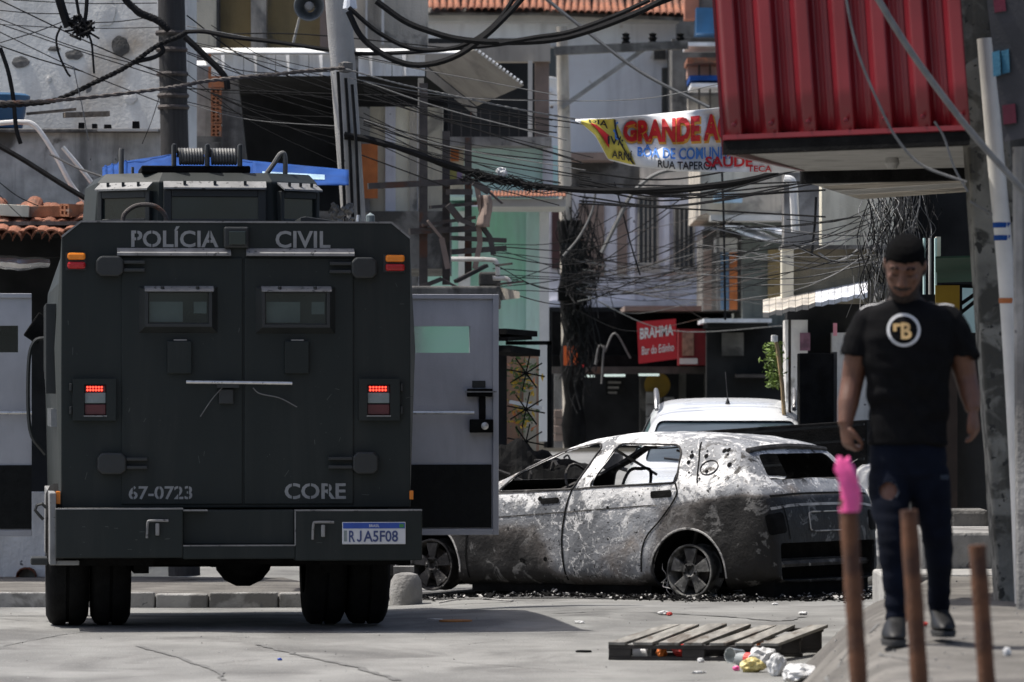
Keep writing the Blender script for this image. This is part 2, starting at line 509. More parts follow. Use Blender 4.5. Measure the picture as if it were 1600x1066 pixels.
# marker lamps
for x0, x1, y0 in ((106, 134, 397), (602, 632, 399)):
    mb = MB(); tb(mb, x0 - 3, x1 + 1, y0 - 1, y0 + 27, -.012, .004)
    br = mb.build('lamp_bracket', m_trim, truck)
    for dy, mm in ((0, m_amber), (14, m_red)):
        mb = MB(); tb(mb, x0, x1, y0 + dy, y0 + dy + 11, -.045, -.010); mb.build('marker_lamp', mm, truck, bevel=.014)
# rear windows with hoods coloured as sunlit
for (x0, x1, y0, y1) in ((216, 340, 449, 522), (398, 524, 449, 523)):
    X0, X1, Z0, Z1 = tx(x0), tx(x1), tz(y1), tz(y0); i = .058
    mb = MB()
    f = lambda d, k: [(X0 + k, d, Z0 + k), (X1 - k, d, Z0 + k), (X1 - k, d, Z1 - k * .62), (X0 + k, d, Z1 - k * .62)]
    o_, a_, b2, c2 = f(-.010, 0), f(-.075, .042), f(-.075, .062), f(-.03, .068)
    base = len(mb.v)
    for ring in (o_, a_, b2, c2): mb.v += ring
    for r in range(3):
        for k in range(4):
            k2 = (k + 1) % 4; mb.f.append((base + r * 4 + k, base + r * 4 + k2, base + (r + 1) * 4 + k2, base + (r + 1) * 4 + k))
    fr = mb.build('window_frame', m_trim, truck)
    mb = MB(); mb.prism([(-.088, Z1 - .034), (-.088, Z1 - .028), (-.012, Z1 + .004), (-.012, Z1 - .002)], 'x', X0 + .04, X1 - .03)
    mb.build('hood', m_edge, fr)
    mb = MB(); mb.box(X0 + .066, X1 - .066, -.032, -.022, Z0 + .066, Z1 - .04); mb.build('pane', m_glassd, fr)
    mb = MB(); mb.box(X0 + .072, X0 + .072 + (X1 - X0) * .42, -.036, -.032, Z0 + .074, Z1 - .10); mb.build('inner_pane', m_glassp, fr)
    mb = MB(); mb.box(X1 - .16, X1 - .075, -.036, -.032, Z0 + .13, Z1 - .10); mb.build('inner_pane', m_glassp, fr)
    for bx in (.3, .74):
        mb = MB(); mb.lathe([(0, -.01), (.012, -.01), (.012, .012), (0, .012)], (lerp(X0, X1, bx), -.06, Z1 - .012), 'z', 8); mb.build('bolt', m_trim, fr)
# vent boxes, latch box
for x0, x1 in ((261, 299), (444, 482)):
    mb = MB(); tb(mb, x0, x1, 534, 585, -.05, -.012); v = mb.build('vent_box', m_truck, truck, bevel=.006)
    mb = MB(); tb(mb, x0 + 10, x1 - 8, 531.5, 533.5, -.045, -.012); mb.build('latch', m_edge, v)
# crossbar handle
mb = MB(); mb.tube([(tx(290), -.075, tz(598)), (tx(380), -.075, tz(599)), (tx(455), -.075, tz(600))], .011, 8)
hb = mb.build('crossbar', m_chrome, truck, smooth=True)
mb = MB(); tb(mb, 338, 372, 601, 607, -.08, -.012); mb.build('bar_bracket', m_trim, hb)
mb = MB(); tb(mb, 341, 364, 609, 632, -.05, -.012); mb.build('latch_box', m_trim, truck, bevel=.005)
mb = MB(); mb.tube(spline([(tx(346), -.06, tz(607)), (tx(330), -.06, tz(625)), (tx(312), -.055, tz(652))]), .0035, 5); mb.build('loose_wire', m_wirel, truck)
mb = MB(); mb.tube(spline([(tx(394), -.06, tz(607)), (tx(405), -.06, tz(616)), (tx(436), -.055, tz(623)), (tx(463), -.055, tz(637))]), .004, 5); mb.build('loose_wire', m_wirel, truck)
# tail lamps
for x0, x1, l0, l1 in ((114, 181, 132, 166), (560, 624, 573, 609)):
    X0, X1, Z0, Z1 = tx(x0), tx(x1), tz(658), tz(593); lx0, lx1, lz0, lz1 = tx(l0), tx(l1), tz(650), tz(602)
    mb = MB()
    mb.box(X0, lx0, -.05, 0, Z0, Z1); mb.box(lx1, X1, -.05, 0, Z0, Z1); mb.box(lx0, lx1, -.05, 0, lz1, Z1); mb.box(lx0, lx1, -.05, 0, Z0, lz0)
    fr = mb.build('tail_lamp', m_truck, truck)
    for a, b_, mm in ((614.5, 631, m_clear), (633, 649, m_redd), (603, 613.5, m_redd)):
        mb = MB(); tb(mb, l0 + .6, l1 - .6, a, b_, -.03, -.008); mb.build('lens', mm, fr, bevel=.004)
    for r in range(2):
        for k in range(6):
            mb = MB(); cx, cz = tx(lerp(l0 + 5, l1 - 7, k / 5)), tz(606 + 4.6 * r)
            mb.lathe([(0, -.036), (.006, -.035), (.0075, -.029)], (cx, 0, cz), 'y', 6); mb.build('led', m_led, fr)
    mb = MB(); tb(mb, l0 - 1, l1 + 1, 650, 652, -.056, -.04); mb.build('lower_lip', m_edge, fr)
    for zz in (606, 642):
        mb = MB(); tb(mb, x0 - 5 if x0 < 300 else x1 + 1, x0 - 1 if x0 < 300 else x1 + 5, zz - 6, zz + 6, -.04, -.0); mb.build('clip', m_trim, fr, bevel=.005)
# lettering
def on_rear(px0, py1, y): return lambda u, v: (tx(px0) + u, y, tz(py1) + v)
lettering('lettering', 'POLÍCIA', (341 - 205) / 238, 33 / 238, on_rear(205, 388, -.004), m_letter, truck, bold=.02, slots=(0, 1, 6))
lettering('lettering', 'CIVIL', (516 - 430) / 238, 27 / 238, on_rear(430, 388.5, -.004), m_letter, truck, bold=.02)
lettering('lettering', '67-0723', 99 / 238, 21 / 238, on_rear(201, 781, -.018), m_letter, truck, bold=.018, slots=(0, 2, 4, 5))
lettering('lettering', 'CORE', 96 / 238, 25 / 238, on_rear(444, 781, -.018), m_letter, truck, bold=.022, slots=(0, 1, 2))
# rear camera
mb = MB(); tb(mb, 349, 388, 356, 389, -.05, -.002); cb = mb.build('camera_box', m_trim, truck, bevel=.012)
mb = MB(); tb(mb, 357, 383, 363, 384, -.075, -.05); mb.build('camera_lens', m_glassd, cb, bevel=.004)
# bumper
mb = MB()
mb.box(tx(87), tx(284), -.20, .10, tz(871), tz(795)); mb.box(tx(458), tx(656), -.20, .10, tz(876), tz(798))
mb.box(tx(284), tx(458), -.12, .10, tz(851), tz(797)); mb.box(tx(284), tx(458), -.20, .10, tz(873), tz(852.5))
bump = mb.build('bumper', m_truck, truck, bevel=.008)
for a, b_, y in ((87, 284, 793.6), (458, 656, 796.6), (284.5, 322, 796.2)):
    mb = MB(); tb(mb, a, b_, y, y + 2.2, -.203, -.10); mb.build('lit_edge_strip', m_edge, bump)  # pale strips stand in for sunlit bumper edges
mb = MB(); tb(mb, 284, 458, 851.2, 853, -.203, -.12); mb.build('lit_edge_strip', m_edge, bump)
mb = MB(); tb(mb, 457, 459, 799, 852, -.204, -.19); mb.build('lit_edge_strip', m_edge, bump)
for x0, zz in ((228, 812), (485, 815)):
    mb = MB(); mb.tube(spline([(tx(x0), -.215, tz(zz + 28)), (tx(x0 + 1), -.222, tz(zz + 5)), (tx(x0 + 6), -.225, tz(zz + 1)), (tx(x0 + 33), -.222, tz(zz + 1))], 4), .0085, 6)
    k = mb.build('tow_hook', m_edge, bump, smooth=True)
    mb = MB(); tb(mb, x0 + 13, x0 + 19, zz + 5, zz + 24, -.235, -.2); mb.build('hook_tongue', m_edge, bump, bevel=.006)
# licence plate
mb = MB(); tb(mb, 531, 630, 816, 850.5, -.212, -.2); pl = mb.build('licence_plate', m_plate, truck, bevel=.004)
mb = MB(); tb(mb, 532.2, 628.8, 817, 826, -.2145, -.211); mb.build('plate_band', m_pblue, pl)
pz0, ph = 846.8, 17.6
lettering('plate_lettering', 'R', 9.5 / 238, ph / 238, on_rear(541.5, pz0, -.2155), m_ptext, pl, bold=.02)
mb = MB(); jx = lambda a: tx(553.5 + a); jz = lambda b_: tz(pz0 - b_)
mb.prism([(jx(5), jz(ph)), (jx(7.6), jz(ph)), (jx(7.6), jz(4)), (jx(6.6), jz(1.2)), (jx(4.2), jz(0)), (jx(1.6), jz(.6)), (jx(0), jz(3.4)), (jx(1.8), jz(4.8)), (jx(3.0), jz(2.8)), (jx(4.4), jz(2.8)), (jx(5), jz(4.4))], 'y', -.2165, -.2125); mb.build('plate_lettering', m_ptext, pl)
lettering('plate_lettering', 'A5F08', 54 / 238, ph / 238, on_rear(564, pz0, -.2155), m_ptext, pl, bold=.02)
lettering('plate_lettering', 'BRASIL', 16 / 238, 4.2 / 238, on_rear(573, 823.8, -.2165), m_plate, pl, bold=.01)
mb = MB(); tb(mb, 620, 627, 819, 824.5, -.217, -.2145); mb.build('plate_flag', mat('flag_green', (.05, .22, .06), .5, var=.1), pl)
mb = MB(); tb(mb, 533.5, 538.5, 829, 846, -.214, -.2115); mb.build('plate_mark', m_clear, pl)
# side skirt and lamp on the left
mb = MB(); mb.box(tx(78), tx(88), -.12, 2.6, tz(882), tz(770)); mb.box(tx(78), tx(124), -.10, .3, tz(882.5), tz(875))
mb.build('side_skirt', m_edge, truck, bevel=.006)
mb = MB(); mb.tube([(tx(70), .5, tz(815)), (tx(62), .5, tz(806)), (tx(57), .5, tz(800)), (tx(60), .5, tz(792)), (tx(68), .5, tz(790)), (tx(76), .5, tz(797))], .012, 6); mb.build('tow_eye', m_trim, truck)
mb = MB(); tb(mb, 88, 95, 768, 788, -.03, .02); mb.build('side_lamp', m_amber, truck, bevel=.004)
mb = MB(); tb(mb, 640, 646, 768, 782, -.02, .03); mb.build('side_lamp', m_amber, truck, bevel=.004)
mb = MB(); tb(mb, 50, 80, 874, 886, .4, .7); mb.build('step', m_trim, truck, bevel=.01)
# side armour strips, gun ports, mirror on the left flank
for i in range(4):
    mb = MB(); mb.box(-1.24 - .008, -1.18, .55 + i * .34, .62 + i * .34, 1.55 + .05 * i, 2.15); mb.build('side_rib', m_trim, truck, bevel=.004)
for i in range(4):
    mb = MB(); mb.box(-1.215, -1.17, .5 + .5 * i, .62 + .5 * i, 1.33 - .0 * i, 1.45); mb.build('side_marking', m_letter, truck)
mb = MB(); mb.tube(spline([(-1.2, 2.9, 1.95), (-1.30, 2.9, 1.92), (-1.34, 2.9, 1.75), (-1.33, 2.9, 1.3), (-1.22, 2.9, 1.12)], 5), .016, 6); mb.build('grab_rail', m_trim, truck, smooth=True)
mb = MB(); mb.obox((-1.27, 3.2, 2.02), (.12, .06, .2), (0, .6, 0)); mb.build('mirror', m_black, truck, bevel=.01)
# chassis, axle, exhaust
mb = MB()
mb.box(-.46, -.30, .1, 5.6, .48, .66); mb.box(.30, .46, .1, 5.6, .48, .66); mb.box(-1.0, 1.0, .10, 4.2, .58, .80)
mb.box(-.95, .95, .3, .62, .42, .8)
ch = mb.build('chassis', m_black, truck)
for y in (.82, 4.65):
    mb = MB(); mb.tube([(-.95, y, .46), (.95, y, .46)], .075, 10); mb.lathe([(0, -.22), (.12, -.2), (.19, -.08), (.2, .05), (.15, .2), (0, .24)], (.08, y, .45), 'y', 14)
    mb.build('axle', m_black, truck, smooth=True)
for sx in (-1, 1):
    mb = MB(); mb.box(sx * .62 - .05, sx * .62 + .05, .35, 1.4, .36, .42); mb.build('leaf_spring', m_black, truck)
# wheels
def truck_wheel(cx, cy, w, rad):
    prof = [(rad * .55, -w / 2), (rad * .86, -w / 2 - .004), (rad * .96, -w / 2 + .02), (rad, -w / 2 + .05), (rad, -.012), (rad - .018, -.008), (rad - .018, .008), (rad, .012), (rad, w / 2 - .05), (rad * .96, w / 2 - .02), (rad * .86, w / 2 + .004), (rad * .55, w / 2)]
    mb = MB(); mb.lathe(prof, (cx, cy, rad), 'x', 40)
    t = mb.build('wheel', m_tyre, truck, smooth=True)
    mb = MB(); s = -1 if cx < 0 else 1
    mb.lathe([(rad * .55, s * w * .42), (rad * .5, s * w * .30), (rad * .3, s * w * .12), (rad * .17, s * w * .2), (rad * .15, s * w * .48), (0, s * w * .5)], (cx, cy, rad), 'x', 24)
    mb.build('rim', m_rimg, t, smooth=True)
for px0, px1 in ((84, 149), (153, 214), (486, 549), (553, 616)):
    truck_wheel(tx((px0 + px1) / 2) * 1.02 - .012, .82, (px1 - px0) / 238 * 1.0, .475)
truck_wheel(-.98, 4.65, .30, .475); truck_wheel(.98, 4.65, .30, .475)
for sx in (-1, 1):
    mb = MB(); mb.box(sx * 1.14, sx * .55, .12, .135, .42, .74); mb.build('mud_flap', m_tyre, truck)
# turret: faceted cupola with hooded windows (front facet faces the rear)
ty0 = 1.35
def ux(px): return tx(px) * 1.045
zb, z1_, z2_ = zt - .01, tz(282) + .045, tz(268) + .05
oct_ = [(165, .32), (262, 0), (443, 0), (520, .30), (535, 1.35), (150, 1.35)]
mb = MB()
lo = [(ux(p), ty0 + d, zb) for p, d in oct_]; hi = [(ux(lerp(p, 350, .03)), ty0 + d + .02, z1_) for p, d in oct_]; tp = [(ux(lerp(p, 350, .10)), ty0 + d * .9 + .12, z2_) for p, d in oct_]
loft(mb, [lo, hi, tp])
tur = mb.build('turret', m_truck, truck, bevel=.01)
def facet(i, a0, a1, h0, h1):
    """framed window on turret facet i"""
    p0, p1 = Vector(lo[i]), Vector(lo[i + 1]); d = (p1 - p0); n = Vector((d.y, -d.x, 0)).normalized()
    def q(a, h, o): return p0 + d * a + Vector((0, 0, h)) + n * o
    H = z1_ - zb
    mb = MB()
    for (b0, b1, c0, c1) in ((a0, a1, h1, h1 + .05), (a0, a1, h0 - .05, h0), (a0 - .07, a0, h0 - .05, h1 + .05), (a1, a1 + .07, h0 - .05, h1 + .05)):
        mb.hexa([q(b0, c0, -.02), q(b1, c0, -.02), q(b1, c0, .03), q(b0, c0, .03), q(b0, c1, -.02), q(b1, c1, -.02), q(b1, c1, .03), q(b0, c1, .03)])
    fr = mb.build('turret_window', m_trim, truck, bevel=.005)
    mb = MB(); mb.hexa([q(a0, h0, -.0), q(a1, h0, -.0), q(a1, h0, .008), q(a0, h0, .008), q(a0, h1, 0), q(a1, h1, 0), q(a1, h1, .008), q(a0, h1, .008)]); mb.build('pane', m_glassd, fr)
    t0 = h1 + .052
    mb = MB(); mb.hexa([q(a0 - .07, t0, .06), q(a1 + .07, t0, .06), q(a1 + .07, t0 + .045, -.01), q(a0 - .07, t0 + .045, -.01), q(a0 - .07, t0 + .012, .06), q(a1 + .07, t0 + .012, .06), q(a1 + .07, t0 + .057, -.01), q(a0 - .07, t0 + .057, -.01)])
    mb.build('hood', m_edge, fr)
    for k in (.15, .5, .85):
        mb = MB(); mb.obox(q(lerp(a0, a1, k), t0 + .045, .03), (.02, .02, .025)); mb.build('bolt', m_trim, fr)
facet(1, .12, .86, .075, .225); facet(0, .16, .84, .08, .22); facet(2, .16, .84, .08, .22)
# roof gear
mb = MB(); mb.box(ux(238), ux(408), ty0 + .15, ty0 + .9, z2_, z2_ + .05); hatch = mb.build('hatch', m_black, truck, bevel=.01)
for a, b_ in ((296, 335), (346, 386)):
    pts = []
    for k in range(12 * 9 + 1):
        t = k / (12 * 9); an = t * 9 * 2 * math.pi
        pts.append((ux(lerp(a, b_, t)), ty0 + .2 + .05 * math.cos(an), z2_ + .115 + .05 * math.sin(an)))
    mb = MB(); mb.tube(pts, .011, 5); mb.build('spring', m_rimg, truck, smooth=True)
for px in (289, 341, 392):
    mb = MB(); mb.box(ux(px) - .014, ux(px) + .014, ty0 + .12, ty0 + .3, z2_ + .04, z2_ + .2); mb.build('spring_bracket', m_trim, truck, bevel=.01)
mb = MB(); mb.tube([(ux(208), ty0 + .35, z2_ - .08), (ux(208), ty0 + .35, z2_ + .16), (ux(209), ty0 + .35, z2_ + .175)], .018, 8); mb.build('tube_post', m_rimg, truck, smooth=True)
mb = MB(); mb.tube([(ux(226), ty0 + .4, z2_ - .05), (ux(226), ty0 + .4, z2_ + .05)], .01, 6); mb.build('tube_post', m_rimg, truck, smooth=True)
mb = MB(); mb.tube(spline([(ux(428), ty0 + .3, z2_ - .04), (ux(446), ty0 + .3, z2_ + .07), (ux(457), ty0 + .3, z2_ + .14), (ux(464), ty0 + .3, z2_ + .12), (ux(464), ty0 + .3, z2_ - .06)], 5), .017, 8); mb.build('grab_handle', m_rimg, truck, smooth=True)
mb = MB(); mb.tube(spline([(ux(203), .55, zt), (ux(206), .55, zt + .07), (ux(224), .55, zt + .125), (ux(250), .55, zt + .125), (ux(266), .55, zt + .07), (ux(271), .55, zt)], 6), .015, 8); mb.build('roof_hoop', m_steel, truck, smooth=True)
mb = MB(); mb.prism([(ux(472), zt), (ux(556), zt), (ux(556), zt + .01), (ux(480), zt + .055), (ux(472), zt + .05)], 'y', .5, 1.1); mb.build('roof_box', m_trim, truck, bevel=.006)
mb = MB(); mb.lathe([(0, -.03), (.03, -.03), (.03, .03), (0, .05)], (tx(586), .4, zt + .03), 'z', 10); mb.build('roof_beacon', m_clear, truck)
mb = MB(); mb.lathe([(0, 0), (.018, 0), (.012, .06), (0, .06)], (tx(565), .3, zt), 'z', 8); mb.build('antenna_mount', m_chrome, truck)
# windscreen, headlamps (front of the truck)
mb = MB(); mb.hexa([(-.85, 4.12, 2.05), (.85, 4.12, 2.05), (.85, 4.5, 2.05), (-.85, 4.5, 2.05), (-.8, 4.10, 2.45), (.8, 4.10, 2.45), (.8, 4.25, 2.45), (-.8, 4.25, 2.45)]); mb.build('windscreen', m_glassd, truck)
for sx in (-1, 1):
    mb = MB(); mb.lathe([(0, .08), (.08, .06), (.1, 0)], (sx * .8, 5.93, 1.12), 'y', 16); mb.build('headlamp', m_clear, truck)
# open cab doors
def cab_door(x0, x1, s):
    """x0 hinge side, x1 free edge; window opening near the middle, glazed"""
    y0, y1, zb_, zt_ = 4.74, 4.83, .49, 2.30
    wx0, wx1 = (x0 + s * .10, x1 - s * .215); wz0, wz1 = 1.86, 2.06
    mb = MB()
    for a, b_, c, d in ((x0, x1, zb_, wz0), (x0, x1, wz1, zt_), (x0, wx0, wz0, wz1), (wx1, x1, wz0, wz1)): mb.box(a, b_, y0, y1, c, d)
    d_ = mb.build('cab_door', m_door, truck)
    mb = MB()
    for a, b_, c, e in ((x1 - s * .045, x1 - s * .001, zb_, zt_), (x0, x1 - s * .045, zt_ - .035, zt_), (x0, x1 - s * .045, zb_, zb_ + .045)): mb.box(a, b_, y0 - .018, y0 - .001, c, e)
    mb.build('door_rim', m_door, d_, bevel=.004)
    mb = MB(); mb.box(wx0, wx1, y0 + .05, y0 + .06, wz0, wz1)
    g = mat('door_glass', (.75, .86, .83), .03, var=.02, bump=0, trans=1.0, spec=.4); mb.build('pane', g, d_)
    mb = MB(); mb.box(x0, x1 - s * .055, y0 - .012, y0 - .002, zb_ + .055, zb_ + .53)
    tr = mb.build('tread_panel', m_tread, d_)
    for r in range(6):
        for c in range(9):
            cx = lerp(min(x0, x1) + .1, max(x0, x1) - .12, c / 8); cz = zb_ + .09 + r * .08
            if not (min(x0, x1 - s * .06) < cx < max(x0, x1 - s * .06)): continue
            mb = MB(); mb.obox((cx, y0 - .013, cz), (.045, .005, .011), (0, R(45 if (r + c) % 2 else -45), 0)); mb.build('tread_bar', m_tread, tr)
    mb = MB(); mb.tube([(x0, y0 - .05, 1.41), (x1 - s * .19, y0 - .05, 1.41)], .014, 8); gr = mb.build('grab_rail', m_chrome, d_, smooth=True)
    mb = MB(); mb.box(x1 - s * .24, x1 - s * .05, y0 - .05, y0 - .001, 1.53, 1.59); mb.box(x1 - s * .15, x1 - s * .10, y0 - .03, y0 - .001, 1.36, 1.53); mb.box(x1 - s * .22, x1 - s * .045, y0 - .06, y0 - .001, 1.26, 1.36)
    la = mb.build('latch', m_black, d_, bevel=.006)
    mb = MB(); mb.box(x1 - s * .26, x1 - s * .02, y0 - .06, y0 - .045, 1.562, 1.572); mb.build('latch_lever', m_edge, la)
    mb = MB(); mb.lathe([(0, -.075), (.028, -.07), (.03, -.055)], (x1 - s * .11, y0, 1.31), 'y', 12); mb.build('latch_bolt', m_chrome, la)
    mb = MB(); mb.box(x1 - s * .20, x1 - s * .10, y0 - .006, y0 - .001, 1.60, 1.65); mb.build('door_label', m_trim, d_)
cab_door(1.215, 2.20, 1)
cab_door(-1.30, -2.28, -1)

# scuffs and specks on the rear plates
random.seed(301); mb = MB()
for k in range(70):
    px, py = random.uniform(105, 640), random.uniform(410, 785); L_ = random.choice((.004, .006, .008, .03, .05)); a = random.uniform(-.5, .5) + (0 if random.random() < .5 else 1.4)
    if any(x0 - 6 < px < x1 + 6 and y0 - 6 < py < y1 + 6 for x0, x1, y0, y1 in ((214, 342, 445, 525), (396, 526, 445, 525), (110, 186, 588, 662), (555, 628, 588, 662), (255, 304, 528, 590), (440, 486, 528, 590), (286, 462, 590, 640), (145, 232, 400, 436), (508, 592, 400, 440), (146, 232, 704, 746), (508, 594, 704, 746))): continue
    yy = -.0165 if 190 < px < 552 else -.0035
    c = Vector((tx(px), yy, tz(py))); d = Vector((math.cos(a), 0, math.sin(a))) * L_ / 2; n_ = Vector((-math.sin(a), 0, math.cos(a))) * .0016
    mb.add([c - d - n_, c + d - n_, c + d + n_, c - d + n_], [(0, 1, 2, 3)])
for k in range(40):
    px, py = random.uniform(92, 652), random.uniform(800, 868)
    if 284 < px < 458 or 525 < px < 634: continue
    L_ = random.uniform(.004, .04); c = Vector((tx(px), -.2015, tz(py))); mb.add([c + Vector((-L_ / 2, 0, -.0016)), c + Vector((L_ / 2, 0, -.001)), c + Vector((L_ / 2, 0, .0016)), c + Vector((-L_ / 2, 0, .001))], [(0, 1, 2, 3)])
mb.build('scuff_marks', mat('scuff', (.075, .08, .077), .7, var=.3), truck, fix=False)['kind'] = 'stuff'
# ------------------------------------------------------------------ car bodies: lofted shells with cut openings
def car_loft(T, name, inset=0.0):
    mb = MB(); secs = []
    for u in T['stations']:
        zt = interp(T['top'], u) - inset; zb = min(interp(T['belt'], u), zt - .03); w = interp(T['w'], u) - inset; yr = min(interp(T['yr'], u), w - .04); zl = interp(T['low'], u) + inset
        zm = lerp(zl, zb, .45)
        half = [(0, zl), (.62 * w, zl), (.93 * w, zl + .02), (w, lerp(zl, zb, .16)), (1.0 * w, zm), (.985 * w, lerp(zl, zb, .68)), (.972 * w, lerp(zl, zb, .86)), (.95 * w, zb),
                (lerp(.95 * w, yr, .45), lerp(zb, zt, .45)), (lerp(.95 * w, yr, .86), lerp(zb, zt, .80)), (yr - .05, lerp(zb, zt, .955)), (yr * .55, zt - .004), (0, zt)]
        um = (T['stations'][0] + T['stations'][-1]) / 2; ux_ = um + (u - um) * (1 - inset / 1.9)
        sec = [(ux_, y, z) for y, z in half] + [(ux_, -y, z) for y, z in half[-2:0:-1]]
        secs.append(sec)
    loft(mb, secs)
    o = mb.build(name, None, smooth=True, ang=180)
    s = o.modifiers.new('s', 'SUBSURF'); s.levels = s.render_levels = 2
    return o
def cutter(prisms):
    mb = MB()
    for args in prisms: mb.prism(*args)
    return mb.build('cutter', None)
def cut_shell(T, cuts, mats, thick=.02):
    o = car_loft(T, 'shell')
    full = evaluated(o, 'full'); full.materials.clear(); full.materials.append(mats[0]); full.materials.append(mats[1])
    o = bpy.data.objects.new('shell', full); COL.objects.link(o)
    k = car_loft(T, 'inner', thick); im = evaluated(k, 'inner'); im.materials.clear(); im.materials.append(mats[1]); k = bpy.data.objects.new('inner', im); COL.objects.link(k)
    b = o.modifiers.new('b', 'BOOLEAN'); b.operation = 'DIFFERENCE'; b.object = k; b.solver = 'EXACT'; b.material_mode = 'TRANSFER'
    cs = [k]
    for c in cuts:
        k = cutter(c); k.data.materials.clear(); k.data.materials.append(mats[1]); cs.append(k)
        b = o.modifiers.new('b', 'BOOLEAN'); b.operation = 'DIFFERENCE'; b.object = k; b.solver = 'EXACT'; b.material_mode = 'TRANSFER'
    bpy.context.view_layer.update()
    dg = bpy.context.evaluated_depsgraph_get()
    me = bpy.data.meshes.new_from_object(o.evaluated_get(dg))
    keep = full.copy()
    bpy.data.objects.remove(o)
    for k in cs: bpy.data.objects.remove(k)
    me.polygons.foreach_set('use_smooth', [True] * len(me.polygons)); me.set_sharp_from_angle(angle=R(38))
    bm = bmesh.new(); bm.from_mesh(keep); tree = BVHTree.FromBMesh(bm); bm.free()
    return me, tree
def rnd_poly(pts, r, n=4):
    out = []; m = len(pts)
    for i in range(m):
        a, b, c = Vector(pts[i - 1]), Vector(pts[i]), Vector(pts[(i + 1) % m])
        p = b + (a - b).normalized() * min(r, (a - b).length * .45); q = b + (c - b).normalized() * min(r, (c - b).length * .45)
        for k in range(n + 1):
            t = k / n; out.append(tuple((1 - t) ** 2 * p + 2 * t * (1 - t) * b + t * t * q))
    return out
def circle(cx, cz, r, n=28): return [(cx + r * math.cos(2 * math.pi * k / n), cz + r * math.sin(2 * math.pi * k / n)) for k in range(n)]

